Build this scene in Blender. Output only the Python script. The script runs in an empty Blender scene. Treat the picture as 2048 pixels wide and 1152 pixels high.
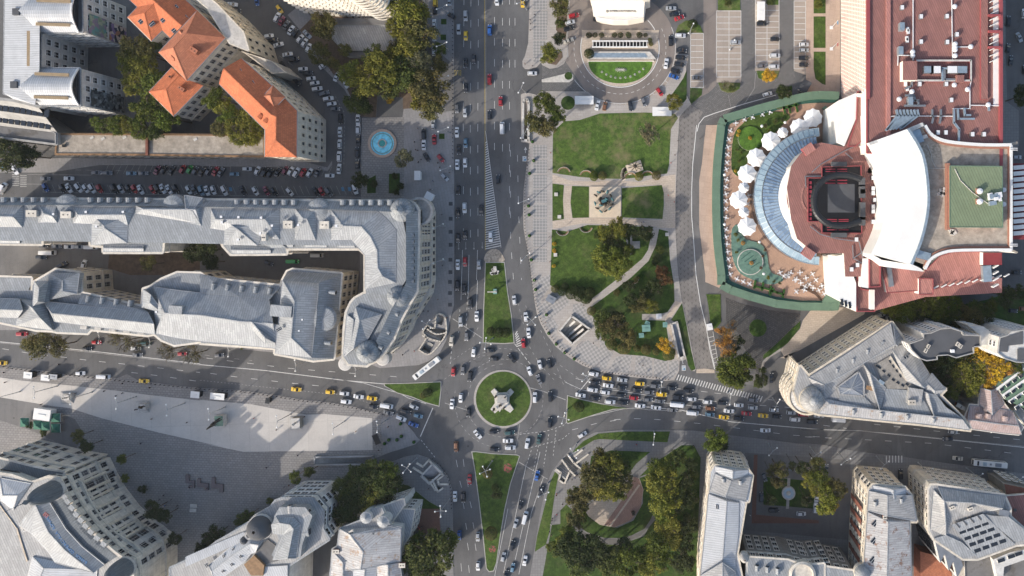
import bpy, bmesh, math, random
from mathutils import Vector, Matrix, geometry
random.seed(7)
SC = bpy.context.scene
COL = SC.collection
# ---------------------------------------------------------------- survey frame
# The site plan was measured on a grid of 0.217 m; the origin is the spot under the camera.
S, H, NX, NY = 0.217, 320.0, 1308.0, 450.0
def P(x, y, h=0.0):
    k = S*(H-h)/H
    return Vector(((x-NX)*k, (NY-y)*k, h))
# ---------------------------------------------------------------- camera
cd = bpy.data.cameras.new('camera'); cam = bpy.data.objects.new('camera', cd); COL.objects.link(cam)
cam.location = (0, 0, H); cam.rotation_euler = (0, 0, 0)
cd.sensor_width = 36; cd.lens = 36*H/(2048*S)
cd.shift_x = (1024-NX)/2048; cd.shift_y = -(576-NY)/2048
cd.clip_start = 1; cd.clip_end = 5000
SC.camera = cam
# ---------------------------------------------------------------- light
SUN_E = math.radians(26); SD = Vector((0.765, 0.644, 0)).normalized()
w = bpy.data.worlds.new('World'); SC.world = w; w.use_nodes = True
nt = w.node_tree; bg = nt.nodes['Background']
sky = nt.nodes.new('ShaderNodeTexSky'); sky.sky_type = 'NISHITA'; sky.sun_disc = False
sky.sun_elevation = SUN_E; sky.sun_rotation = math.atan2(-SD.x, -SD.y) % (2*math.pi)
sky.air_density = 1.0; sky.dust_density = 2.6; sky.ozone_density = .8
nt.links.new(sky.outputs[0], bg.inputs[0]); bg.inputs[1].default_value = 0.15
sl = bpy.data.lights.new('sun', 'SUN'); sl.energy = 2.7; sl.angle = math.radians(0.6); sl.color = (1, .93, .84)
so = bpy.data.objects.new('sun', sl); COL.objects.link(so)
so.rotation_euler = Vector((SD.x*math.cos(SUN_E), SD.y*math.cos(SUN_E), -math.sin(SUN_E))).to_track_quat('-Z', 'Y').to_euler()
SC.view_settings.view_transform = 'Standard'; SC.view_settings.look = 'None'
SC.view_settings.gamma = 1; SC.view_settings.exposure = 0.78
# ---------------------------------------------------------------- node helper
MATS = {}
class NT:
    def __init__(s, name, rough=.8, metal=0, spec=.3):
        m = bpy.data.materials.new(name); m.use_nodes = True
        s.m = m; s.t = m.node_tree; s.b = s.t.nodes['Principled BSDF']
        s.b.inputs['Roughness'].default_value = rough; s.b.inputs['Metallic'].default_value = metal
        s.b.inputs['Specular IOR Level'].default_value = spec
        MATS[name] = m
    def n(s, ty, *ins, out=0, **kw):
        nd = s.t.nodes.new('ShaderNode'+ty)
        for k, v in kw.items():
            if k.startswith('i_'): s.set(nd.inputs[k[2:].replace('_', ' ')], v)
            else: setattr(nd, k, v)
        for i, v in enumerate(ins):
            if v is not None: s.set(nd.inputs[i], v)
        return nd.outputs[out]
    def set(s, inp, v):
        if isinstance(v, bpy.types.NodeSocket): s.t.links.new(v, inp)
        else:
            if isinstance(v, tuple) and len(v) == 3 and inp.type == 'RGBA': v = (*v, 1)
            inp.default_value = v
    def ma(s, op, a, b=0.0, c=None):
        return s.n('Math', a, b, c, operation=op) if c is not None else s.n('Math', a, b, operation=op)
    def vm(s, op, a, b=None, out=0):
        return s.n('VectorMath', a, b, operation=op, out=out)
    def pos(s): return s.n('NewGeometry', out=0)
    def obj(s): return s.n('TexCoord', out=3)
    def sep(s, v):
        nd = s.t.nodes.new('ShaderNodeSeparateXYZ'); s.t.links.new(v, nd.inputs[0]); return nd.outputs
    def comb(s, x, y, z=0.0): return s.n('CombineXYZ', x, y, z)
    def noise(s, v, sc, det=4, rough=.6): return s.n('TexNoise', v, i_Scale=sc, i_Detail=float(det), i_Roughness=rough)
    def ramp(s, f, a, b, x=0.0, y=1.0):   # map range with smooth clamp
        return s.n('MapRange', f, a, b, x, y)
    def mix(s, f, a, b, mode='MIX'):
        nd = s.t.nodes.new('ShaderNodeMix'); nd.data_type = 'RGBA'; nd.blend_type = mode
        s.set(nd.inputs[0], f); s.set(nd.inputs[6], a); s.set(nd.inputs[7], b); return nd.outputs[2]
    def rot(s, v, deg):
        return s.n('VectorRotate', v, rotation_type='Z_AXIS', i_Angle=math.radians(deg))
    def out(s, col, bump=None, bs=.3, bd=.1):
        s.set(s.b.inputs['Base Color'], col)
        if bump is not None:
            b = s.n('Bump', i_Strength=bs, i_Distance=bd, i_Height=bump); s.set(s.b.inputs['Normal'], b)
        return s.m
def mul(c, k): return tuple(x*k for x in c)
def plain(name, c, rough=.8, metal=0, var=.25, sc=.5, stain=None, spec=.3, local=False):
    t = NT(name, rough, metal, spec); p = t.obj() if local else t.pos()
    n1 = t.noise(p, sc, 6); n2 = t.noise(p, sc*9, 4)
    col = t.mix(t.ramp(n1, .3, .7), mul(c, 1-var), mul(c, 1+var*.6))
    col = t.mix(t.ramp(n2, .35, .75, 0, var*1.2), col, mul(c, .55))
    if stain: col = t.mix(t.ramp(t.noise(p, sc*.6, 8, .7), .52, .6, 0, .8), col, stain)
    return t.out(col, n2, .15)
def ridged(t, x, period, width):
    """1 on thin lines every period metres"""
    f = t.ma('FRACT', t.ma('DIVIDE', x, period)); return t.ma('LESS_THAN', f, width/period)
def slope_uv(t):
    g = t.t.nodes.new('ShaderNodeNewGeometry'); nrm = g.outputs['True Normal']; p = g.outputs['Position']
    tn = t.vm('NORMALIZE', t.vm('ADD', t.vm('CROSS_PRODUCT', nrm, (0., 0., 1.)), (.0007, .0003, 0.)))
    u = t.vm('DOT_PRODUCT', p, tn, out=1); bt = t.vm('CROSS_PRODUCT', tn, nrm); v = t.vm('DOT_PRODUCT', p, bt, out=1)
    return u, v, p
def seam(name, c, period=.95, rough=.62, metal=.08, rust=None, cross=3.0, pv=1.0):
    t = NT(name, rough, metal); u, v, p = slope_uv(t)
    l1 = ridged(t, u, period, .16)
    row = t.ma('FLOOR', t.ma('DIVIDE', u, period)); l2 = ridged(t, t.ma('ADD', v, t.ma('MULTIPLY', row, cross*.37)), cross, .14)
    pan = t.n('TexWhiteNoise', t.comb(row, t.ma('FLOOR', t.ma('DIVIDE', t.ma('ADD', v, t.ma('MULTIPLY', row, cross*.37)), cross))), out=0)
    col = t.mix(pan, mul(c, 1-.16*pv), mul(c, 1+.1*pv))
    col = t.mix(t.ramp(t.noise(p, .25, 6), .35, .7, 0, .55), col, mul(c, .68))
    if rust: col = t.mix(t.ramp(t.noise(p, .35, 9, .75), .54, .6, 0, .85), col, rust)
    col = t.mix(t.ma('MULTIPLY', t.ma('MAXIMUM', l1, t.ma('MULTIPLY', l2, .6)), .55), col, mul(c, .35))
    return t.out(col, l1, .5, .08)
def tile(name, c, dark):
    t = NT(name, .85); u, v, p = slope_uv(t)
    l1 = ridged(t, u, .55, .16); l2 = ridged(t, v, .7, .1)
    wn = t.n('TexWhiteNoise', t.comb(t.ma('FLOOR', t.ma('DIVIDE', u, .55)), t.ma('FLOOR', t.ma('DIVIDE', v, .7))), out=0)
    col = t.mix(wn, mul(c, .82), mul(c, 1.12)); col = t.mix(t.ramp(t.noise(p, .3, 7), .4, .75, 0, .5), col, dark)
    col = t.mix(t.ma('MULTIPLY', t.ma('MAXIMUM', l1, l2), .38), col, mul(dark, .6))
    return t.out(col, l1, .6, .08)
def stone(name, c, course=.55, floor=3.6, dirt=.45):
    t = NT(name, .9); g = t.t.nodes.new('ShaderNodeNewGeometry'); p = g.outputs['Position']; z = t.sep(p)[2]
    l = ridged(t, z, course, .06); f = ridged(t, z, floor, .35)
    col = t.mix(t.ramp(t.noise(p, .4, 8, .7), .3, .7), mul(c, .72), mul(c, 1.15))
    streak = t.noise(t.vm('MULTIPLY', p, (1., 1., .12)), 1.3, 6)
    col = t.mix(t.ramp(streak, .48, .72, 0, dirt), col, mul(c, .38))
    col = t.mix(t.ma('MULTIPLY', l, .35), col, mul(c, .4)); col = t.mix(t.ma('MULTIPLY', f, .3), col, mul(c, 1.35))
    return t.out(col, l, .3)
# ---------------------------------------------------------------- materials
def asphalt(name, c, var=.3):
    t = NT(name, .92); p = t.pos()
    n1 = t.noise(p, .035, 7, .65); n2 = t.noise(p, 2.5, 4); n3 = t.noise(t.vm('MULTIPLY', p, (1., .12, 1.)), .5, 5)
    col = t.mix(t.ramp(n1, .35, .65), mul(c, 1-var), mul(c, 1+var))
    col = t.mix(t.ramp(n3, .45, .7, 0, .35), col, mul(c, .6)); col = t.mix(t.ramp(n2, .4, .8, 0, .3), col, mul(c, 1.5))
    vo = t.n('TexVoronoi', t.vm('MULTIPLY', p, (1., .7, 1.)), i_Scale=.06, feature='F1', out=1)
    col = t.mix(t.ramp(t.sep(vo)[0], .8, .82, 0, .22), col, mul(c, .62))
    ed = t.n('TexVoronoi', t.vm('ADD', p, t.vm('MULTIPLY', t.n('TexNoise', p, i_Scale=.3, out=1), (6., 6., 0.))), i_Scale=.05, feature='DISTANCE_TO_EDGE'); col = t.mix(t.ramp(ed, .004, .0, 0, .45), col, mul(c, .4))
    spot = t.n('TexVoronoi', p, i_Scale=.045); col = t.mix(t.ramp(spot, .035, .03, 0, .6), col, mul(c, .35))
    return t.out(col, n2, .2)
asphalt('asphalt', (.112, .11, .109), .26)
asphalt('asphalt_warm', (.2, .172, .152), .2)
asphalt('asphalt_old', (.15, .144, .138), .25)
def grass(name, a, b, soil, amt):
    t = NT(name, .95); p = t.pos()
    col = t.mix(t.ramp(t.noise(p, .11, 7, .7), .35, .65), a, b)
    col = t.mix(t.ramp(t.noise(p, 3.2, 5, .7), .35, .7), col, mul(a, .45)); col = t.mix(t.ramp(t.noise(p, .45, 7, .75), .45, .62, 0, .6), col, mul(b, 1.35)); col = t.mix(t.ramp(t.noise(t.vm('ADD', p, (9., 3., 0.)), .3, 8, .8), .52, .66, 0, .5), col, mul(a, .5))
    col = t.mix(t.ramp(t.noise(t.vm('ADD', p, (31., 7., 0.)), .085, 8, .72), .56-amt*.12, .66, 0, min(1, amt*1.3)), col, soil)
    return t.out(col, t.noise(p, 5., 4), .8, .2)
grass('grass', (.045, .085, .014), (.072, .115, .02), (.15, .135, .07), .25)
grass('grass_bare', (.055, .105, .018), (.085, .135, .024), (.2, .165, .09), .6)
grass('grass_fresh', (.07, .15, .02), (.095, .19, .026), (.1, .16, .03), .15)
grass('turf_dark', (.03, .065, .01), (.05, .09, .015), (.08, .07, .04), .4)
def slabs(name, c, sx, sy, deg=0, line=.12, la=.5, var=.2, lc=.45, brick=.5):
    t = NT(name, .88); p = t.rot(t.pos(), deg)
    br = t.t.nodes.new('ShaderNodeTexBrick'); t.set(br.inputs['Vector'], p); br.offset = brick
    for k, v in (('Color1', mul(c, 1-var)), ('Color2', mul(c, 1+var)), ('Mortar', mul(c, lc)), ('Scale', 1.0), ('Mortar Size', line/2), ('Mortar Smooth', .1), ('Brick Width', sx), ('Row Height', sy)): t.set(br.inputs[k], v)
    col = t.mix(la, mul(c, 1), br.outputs[0])
    col = t.mix(t.ramp(t.noise(p, .09, 8, .7), .42, .72, 0, .5), col, mul(c, .6))
    col = t.mix(t.ramp(t.noise(p, 1.6, 5), .4, .8, 0, .3), col, mul(c, 1.3))
    return t.out(col, br.outputs[1], .2)
slabs('paving_light', (.36, .33, .30), 2.2, 1.1, 0, .07, .6, .12)
slabs('paving_cream', (.47, .39, .31), 1.6, .8, 5, .1, .6, .12)
slabs('paving_grey', (.2, .195, .19), 1.2, 1.2, 0, .1, .6, .12, brick=0)
slabs('paving_side', (.26, .25, .245), 2.6, 1.3, 80, .1, .5, .12)
slabs('plaza_white', (.5, .465, .42), 8.5, 40, -2, .12, .7, .05, .6, 0)
slabs('cobble', (.155, .15, .145), .9, .55, 12, .18, .8, .25)
slabs('cobble_dark', (.085, .082, .08), 1.0, .7, 30, .2, .9, .3)
slabs('plaza_grey', (.245, .232, .22), 1.5, 1.0, 2, .22, .85, .12, .6)
slabs('brick_pink', (.3, .19, .15), 1.1, .5, 90, .08, .6, .15)
slabs('tile_pink', (.44, .335, .265), 2.4, 2.4, 8, .06, .6, .1, brick=0)
slabs('terrace_deck', (.4, .26, .185), 2.0, .55, 60, .06, .6, .12)
slabs('bay_concrete', (.33, .28, .235), 6, 6, 0, .08, .5, .12, brick=0)
slabs('red_strip', (.19, .1, .075), .9, .4, 45, .07, .6, .15)
def checker(name, a, b, s, deg):
    t = NT(name, .85); p = t.rot(t.pos(), deg)
    col = t.n('TexChecker', p, a, b, float(1/s)); col = t.mix(t.ramp(t.noise(p, .3, 7), .4, .75, 0, .4), col, mul(b, 1.3))
    return t.out(col)
checker('checker', (.34, .322, .3), (.215, .21, .203), .95, 45)
checker('checker_tilt', (.36, .34, .315), (.235, .228, .22), 1.05, 12)
def scallop(name, c):
    t = NT(name, .9); xy = t.sep(t.pos()); R, hx, vy = 1.75, 3.3, 1.15
    best = 0.0
    row0 = t.ma('FLOOR', t.ma('DIVIDE', xy[1], vy))
    line = None
    for k in (0, 1, 2):           # arcs of three overlapping rows; the first disc hit wins
        row = t.ma('SUBTRACT', row0, float(k)); off = t.ma('MULTIPLY', t.ma('MODULO', t.ma('ABSOLUTE', row), 2.0), hx/2)
        fx = t.ma('SUBTRACT', t.ma('FLOORED_MODULO', t.ma('ADD', xy[0], off), hx), hx/2)
        fy = t.ma('SUBTRACT', xy[1], t.ma('MULTIPLY', row, vy))
        d = t.ma('SQRT', t.ma('ADD', t.ma('MULTIPLY', fx, fx), t.ma('MULTIPLY', fy, fy)))
        l = t.ma('MULTIPLY', t.ma('GREATER_THAN', d, R-.2), t.ma('LESS_THAN', d, R))
        inside = t.ma('LESS_THAN', d, R)
        if line is None: line = l; cov = inside
        else:
            line = t.ma('ADD', line, t.ma('MULTIPLY', l, t.ma('SUBTRACT', 1.0, cov))); cov = t.ma('MAXIMUM', cov, inside)
    p = t.pos(); col = t.mix(t.ramp(t.noise(p, .15, 7), .35, .7), mul(c, .8), mul(c, 1.15))
    col = t.mix(t.ma('MULTIPLY', line, .7), col, mul(c, .35))
    return t.out(col)
scallop('scallop_setts', (.2, .185, .17))
# buildings
seam('metal_light', (.345, .355, .36)); seam('metal_blue_and_shade', (.285, .3, .31)); seam('metal_rust', (.44, .43, .42), rust=(.2, .095, .05))  # blue seam metal also paints the bluish shade on university roof skirts and gaps
seam('metal_white', (.47, .48, .49), .9, .6, .05, cross=30, pv=.4); seam('metal_pink', (.42, .33, .31), rust=(.3, .2, .17))
seam('metal_grey', (.36, .355, .345)); seam('metal_worn', (.45, .44, .43), rust=(.3, .2, .13), rough=.6)
seam('roof_red', (.285, .135, .115), .8, .75, .0, cross=9, pv=.8); seam('roof_red_light', (.42, .19, .16), .8, .7, 0, cross=6)
seam('roof_green', (.19, .235, .14), 1.0, .6, 0, cross=60, pv=.3); plain('roof_white', (.68, .67, .64), .6, 0, .09, .06); seam('slate', (.13, .15, .165), .9, .6, .05, cross=2)
tile('tile_orange', (.52, .165, .075), (.3, .09, .045)); tile('tile_dull', (.44, .17, .095), (.28, .1, .06))
stone('stone', (.6, .55, .47)); stone('stone_grey', (.46, .44, .41)); stone('stone_cream', (.6, .53, .42)); stone('stone_dark', (.27, .25, .22))
stone('plaster_white', (.56, .545, .51), 3.5, 3.5, .2); stone('concrete', (.34, .33, .31), 3.2, 3.2, .3); stone('brick_red', (.23, .09, .06))
plain('white_paint', (.7, .69, .66), .6, 0, .06); plain('cream_wall', (.78, .72, .62), .8, 0, .08); plain('road_paint', (.6, .59, .56), .7, 0, .25, 1.2)
plain('road_paint_worn', (.38, .37, .35), .8, 0, .4, 1.5); plain('paint_green', (.03, .13, .09), .8, 0, .3, 1.5); plain('paint_blue', (.1, .23, .36), .8, 0, .2)
plain('yellow_paint', (.45, .33, .08), .8, 0, .3, 1.5)
plain('kerb', (.4, .38, .35), .85, 0, .2); plain('roof_flat', (.17, .165, .16), .9, 0, .25, .15, (.1, .09, .08)); plain('roof_gravel', (.4, .345, .28), .95, 0, .42, .45)
plain('gravel_fine', (.42, .36, .29), .95, 0, .5, 1.1, (.2, .17, .13)); plain('roof_tar', (.085, .088, .095), .85, 0, .15, .2)
plain('red_trim', (.27, .065, .07), .6, 0, .1); plain('maroon', (.2, .035, .04), .7, 0, .15); plain('brick_side', (.33, .16, .11), .85, 0, .12)
plain('green_wall', (.12, .19, .13), .6, 0, .15, .3); plain('green_dark', (.035, .1, .075), .4, 0, .2); plain('green_pool', (.13, .22, .17), .3, 0, .3, .8)
plain('black', (.012, .012, .013), .5, 0, .2); plain('dark_metal', (.035, .037, .04), .45, .4, .2); plain('grey_metal', (.3, .31, .32), .4, .6, .15)
plain('duct', (.42, .5, .54), .35, .6, .2, .8); plain('pole_grey', (.42, .43, .43), .45, .5, .1, 1); plain('white_pvc', (.66, .66, .66), .4, 0, .04)
plain('wood_dark', (.1, .06, .04), .8, 0, .3, 1); plain('wood', (.28, .17, .09), .8, 0, .3, 1); plain('soil', (.14, .1, .07), .95, 0, .35, .6)
plain('marble_cream', (.6, .5, .38), .7, 0, .12, .8); plain('bronze', (.07, .06, .045), .4, .6, .4, 2); plain('verdigris', (.1, .24, .25), .5, .4, .5, 2)
plain('stone_white', (.55, .52, .47), .8, 0, .3, .8); plain('water_blue', (.24, .74, .9), .08, 0, .4, .8, spec=.6); plain('cyan_sign', (.05, .35, .33), .5, 0, .1)
plain('bark', (.11, .085, .065), .95, 0, .3, 3, local=True); plain('twig', (.16, .14, .11), .95, 0, .3, 3, local=True); plain('teal_paint', (.16, .3, .27), .6, 0, .15)
plain('hedge_green', (.03, .09, .015), .95, 0, .5, 3, local=True); plain('lamp_white', (.75, .75, .73), .3, 0, .02); plain('letter_blue', (.02, .12, .28), .5, 0, .05)
plain('tyre', (.015, .015, .015), .8, 0, .1); plain('cloth_white', (.85, .85, .84), .8, 0, .04, 2); plain('sand_deck', (.55, .3, .2), .85, 0, .12, .5)
plain('brown_band', (.3, .22, .13), .7, 0, .2, 1); plain('seat_mauve', (.15, .125, .125), .8, 0, .15); plain('navy_glass', (.03, .05, .08), .15, 0, .3, .3, spec=.6); plain('seat_red', (.3, .04, .06), .7, 0, .1)
def glassy(name, c, rough=.12):
    t = NT(name, rough, 0, .6); return t.out(c)
glassy('glass', (.018, .022, .028)); glassy('glass_green', (.03, .1, .085))
def window_glass(name, a, b):
    t = NT(name, .12, 0, .6); r = t.n('ObjectInfo', out=5)
    return t.out(t.mix(t.ramp(r, .25, .9), a, b))
window_glass('window_glass', (.012, .014, .018), (.075, .075, .08))
def glassroof(name, c0, c1):
    t = NT(name, .15, .0, .8); p = t.pos(); n = t.noise(p, .25, 4)
    vo = t.n('TexVoronoi', p, i_Scale=.45, out=1); return t.out(t.mix(t.ramp(t.sep(vo)[0], .2, .9), c0, c1))
glassroof('glass_roof', (.2, .28, .34), (.27, .35, .4)); glassroof('glass_roof_deep', (.1, .155, .24), (.17, .24, .33)); glassroof('court_glass', (.13, .15, .18), (.19, .21, .24)); plain('pale_pink', (.6, .42, .37), .8, 0, .1)
def objcol(name, rough=.3, spec=.5, coat=.5):
    t = NT(name, rough, 0, spec); t.b.inputs['Coat Weight'].default_value = coat
    o = t.n('ObjectInfo', out=1); n = t.noise(t.obj(), 1.2, 3)
    return t.out(t.mix(t.ramp(n, .3, .8, 0, .25), o, t.mix(1.0, o, (.6, .58, .55), 'MULTIPLY')))
objcol('car_paint'); objcol('cloth', .9, .2, 0)
def leaf(name):
    t = NT(name, .75, 0, .2); g = t.t.nodes.new('ShaderNodeNewGeometry'); o = t.n('ObjectInfo', out=1); ob = t.obj()
    r = g.outputs['Random Per Island']
    c = t.mix(r, t.mix(1.0, o, (.45, .5, .5), 'MULTIPLY'), t.mix(1.0, o, (1.5, 1.4, 1.1), 'MULTIPLY'))
    c = t.mix(t.ramp(t.noise(ob, 1.9, 3), .42, .66, 0, .6), c, t.mix(1.0, o, (1.4, 1.15, .8), 'MULTIPLY'))
    t.out(c); tr = t.n('BsdfTranslucent', c); mx = t.n('MixShader', .3, t.b.outputs[0], tr)
    t.t.links.new(mx, t.t.nodes['Material Output'].inputs[0])
leaf('leaf')
def mural(name, cols, sc):
    t = NT(name, .9); p = t.pos(); d = t.noise(p, .5, 3)
    vo = t.n('TexVoronoi', t.vm('ADD', p, t.n('TexNoise', p, i_Scale=.6, out=1)), i_Scale=sc, out=1); f = t.sep(vo)[0]
    c = cols[0]
    for i, q in enumerate(cols[1:]): c = t.mix(t.ma('GREATER_THAN', f, (i+1)/len(cols)), c, q)
    return t.out(c)
mural('mural_green', [(.12, .18, .18), (.16, .22, .15), (.2, .16, .22), (.1, .24, .22), (.25, .3, .22)], .7)
mural('mural_multi', [(.5, .4, .36), (.05, .05, .09), (.35, .18, .12), (.22, .16, .3), (.55, .5, .45), (.03, .03, .04)], .6)
mural('mural_grey', [(.05, .06, .06), (.13, .15, .15), (.25, .28, .28), (.02, .025, .03), (.1, .12, .13)], .9)
def flowers(name):
    t = NT(name, .9); v = t.n('TexVoronoi', t.pos(), i_Scale=1.6, out=1); f = t.sep(v)[0]
    return t.out(t.mix(t.ma('GREATER_THAN', f, .6), (.07, .08, .03), (.25, .07, .06)))
flowers('flowers')
# ---------------------------------------------------------------- geometry helpers
class MB:
    """collects faces, builds one mesh object"""
    def __init__(s): s.v = []; s.f = []; s.mi = []; s.mats = []
    def mat(s, m):
        if m not in s.mats: s.mats.append(m)
        return s.mats.index(m)
    def face(s, pts, m):
        b = len(s.v); s.v += [tuple(p) for p in pts]; s.f.append(tuple(range(b, b+len(pts)))); s.mi.append(s.mat(m))
    def box(s, c, d, m, rz=0, taper=1.0, top=None):
        x, y, z = d[0]/2, d[1]/2, d[2]/2; M = Matrix.Rotation(rz, 3, 'Z'); c = Vector(c)
        q = [M @ Vector((i*x*(taper if k > 0 else 1), j*y*(taper if k > 0 else 1), k*z))+c for k in (-1, 1) for i, j in ((-1, -1), (1, -1), (1, 1), (-1, 1))]
        for a, f in enumerate(((3, 2, 1, 0), (4, 5, 6, 7), (0, 1, 5, 4), (1, 2, 6, 5), (2, 3, 7, 6), (3, 0, 4, 7))):
            s.face([q[i] for i in f], top if (top and a == 1) else m)
    def prism(s, pts, z0, z1, m, top=None, bottom=False):
        """pts: list of world xy (any concave polygon)"""
        pts = ccw([Vector((p[0], p[1])) for p in pts]); n = len(pts)
        for i in range(n):
            a, b = pts[i], pts[(i+1) % n]; s.face([(a.x, a.y, z0), (b.x, b.y, z0), (b.x, b.y, z1), (a.x, a.y, z1)], m)
        s.cap([pts], z1, top or m)
    def cap(s, loops, z, m):
        tr = geometry.tessellate_polygon([[Vector((p[0], p[1], 0)) for p in l] for l in loops]); al = [p for l in loops for p in l]
        for t in tr:
            q = [al[i] for i in t]; ar = (q[1][0]-q[0][0])*(q[2][1]-q[0][1])-(q[2][0]-q[0][0])*(q[1][1]-q[0][1])
            if abs(ar) < 1e-7: continue
            if ar < 0: q = q[::-1]
            s.face([(a[0], a[1], z) for a in q], m)
    def bar(s, a, b, w, h, m):
        """box beam from a to b (3D)"""
        a, b = Vector(a), Vector(b); d = (b-a); L = d.length
        if L < 1e-5: return
        d.normalize(); up = Vector((0, 0, 1)) if abs(d.z) < .95 else Vector((0, 1, 0)); sd = d.cross(up).normalized()*w/2; up = sd.cross(d).normalized()*h/2
        q = [p+i*sd+j*up for p in (a, b) for i, j in ((-1, -1), (1, -1), (1, 1), (-1, 1))]
        for f in ((0, 3, 2, 1), (4, 5, 6, 7), (0, 1, 5, 4), (1, 2, 6, 5), (2, 3, 7, 6), (3, 0, 4, 7)): s.face([q[i] for i in f], m)
    def cyl(s, c, r0, r1, z0, z1, m, n=10, top=None):
        a = [(c[0]+r0*math.cos(t), c[1]+r0*math.sin(t), z0) for t in [2*math.pi*i/n for i in range(n)]]
        b = [(c[0]+r1*math.cos(t), c[1]+r1*math.sin(t), z1) for t in [2*math.pi*i/n for i in range(n)]]
        for i in range(n): j = (i+1) % n; s.face([a[i], a[j], b[j], b[i]], m)
        if r1 > .001: s.face(b, top or m)
    def lathe(s, c, prof, m, n=16, mats=None):
        for k in range(len(prof)-1):
            (r0, z0), (r1, z1) = prof[k], prof[k+1]; mm = mats[k] if mats else m
            for i in range(n):
                t0, t1 = 2*math.pi*i/n, 2*math.pi*(i+1)/n
                q = [(c[0]+r*math.cos(t), c[1]+r*math.sin(t), z) for r, z, t in ((r0, z0, t0), (r0, z0, t1), (r1, z1, t1), (r1, z1, t0))]
                if r0 < 1e-4: q = [q[0], q[2], q[3]]
                elif r1 < 1e-4: q = q[:3]
                s.face(q, mm)
    def tube(s, pts, r, m, n=6):
        for a, b in zip(pts, pts[1:]):
            a, b = Vector(a), Vector(b); d = (b-a)
            if d.length < 1e-6: continue
            d.normalize(); u = d.orthogonal().normalized(); v = d.cross(u)
            R = [(u*math.cos(2*math.pi*i/n)+v*math.sin(2*math.pi*i/n)) for i in range(n)]
            for i in range(n): j = (i+1) % n; s.face([a+R[i]*r, a+R[j]*r, b+R[j]*r, b+R[i]*r], m)
    def build(s, name, parent=None, smooth=False, loc=None, merge=False):
        me = bpy.data.meshes.new(name); me.from_pydata(s.v, [], s.f)
        for m in s.mats: me.materials.append(MATS[m])
        me.polygons.foreach_set('material_index', s.mi)
        if merge:
            bm = bmesh.new(); bm.from_mesh(me); bmesh.ops.remove_doubles(bm, verts=bm.verts, dist=1e-4); bm.to_mesh(me); bm.free()
        if smooth: me.polygons.foreach_set('use_smooth', [True]*len(me.polygons))
        me.update(); o = bpy.data.objects.new(name, me); COL.objects.link(o)
        if loc is not None: o.location = loc
        if parent: o.parent = parent
        return o
def area2(p): return sum(p[i][0]*p[(i+1) % len(p)][1]-p[(i+1) % len(p)][0]*p[i][1] for i in range(len(p)))
def ccw(p): return list(p) if area2(p) > 0 else list(p)[::-1]
def tag(o, label, cat, group=None, kind=None):
    if label: o['label'] = label
    if cat: o['category'] = cat
    if group: o['group'] = group
    if kind: o['kind'] = kind
    return o
def empty(name, loc=(0, 0, 0), rz=0):
    o = bpy.data.objects.new(name, None); COL.objects.link(o); o.location = loc; o.rotation_euler = (0, 0, rz); o.empty_display_size = .5; return o
def copy_tree(o, parent=None):
    c = o.copy(); COL.objects.link(c)
    if parent: c.parent = parent
    for ch in o.children: copy_tree(ch, c)
    return c
def T(s, ox=0, oy=0, k=1.0):
    """'x,y x,y ...' -> list of plan points (crop offset and magnification)"""
    return [(ox+float(a.split(',')[0])/k, oy+float(a.split(',')[1])/k) for a in s.split()]
def sm(pts, n=4, closed=True):
    out = []; L = len(pts)
    rng = range(L) if closed else range(L-1)
    for i in rng:
        g = (lambda j: pts[j % L]) if closed else (lambda j: pts[max(0, min(L-1, j))])
        p0, p1, p2, p3 = g(i-1), g(i), g(i+1), g(i+2)
        for k in range(n):
            t = k/n
            out.append(tuple(.5*(2*p1[c]+(p2[c]-p0[c])*t+(2*p0[c]-5*p1[c]+4*p2[c]-p3[c])*t*t+(3*p1[c]-p0[c]-3*p2[c]+p3[c])*t**3) for c in (0, 1)))
    if not closed: out.append(pts[-1])
    return out
def arc(cx, cy, r, a0, a1, n=24, ry=None):
    """degrees, screen sense: 0 = right, 90 = up"""
    ry = ry or r
    return [(cx+r*math.cos(math.radians(a0+(a1-a0)*i/n)), cy-ry*math.sin(math.radians(a0+(a1-a0)*i/n))) for i in range(n+1)]
def W(pts, h=0): return [P(x, y, h) for x, y in pts]
def inpoly(x, y, poly):
    c = False; n = len(poly)
    for i in range(n):
        (x0, y0), (x1, y1) = poly[i], poly[i-1]
        if (y0 > y) != (y1 > y) and x < (x1-x0)*(y-y0)/(y1-y0)+x0: c = not c
    return c
def slab(name, pts, z1, m, side='kerb', z0=0.0, holes=(), kind='structure'):
    mb = MB(); w = ccw([Vector(p[:2]) for p in W(pts)]); n = len(w)
    if z1-z0 > .02:
        for i in range(n):
            a, b = w[i], w[(i+1) % n]; mb.face([(a.x, a.y, z0), (b.x, b.y, z0), (b.x, b.y, z1), (a.x, a.y, z1)], side)
    mb.cap([w]+[[Vector(p[:2]) for p in W(h)] for h in holes], z1, m)
    o = mb.build(name); o['kind'] = kind; return o
def strip(mb, a, b, wpx, z, m):
    """thin painted rectangle between two plan points"""
    A, B = P(*a), P(*b); d = (B-A)
    if d.length < .01: return
    n = Vector((-d.y, d.x, 0)).normalized()*wpx*S/2
    mb.face([(p.x, p.y, z) for p in (A+n*-1, B+n*-1, B+n, A+n)], m)
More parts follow.
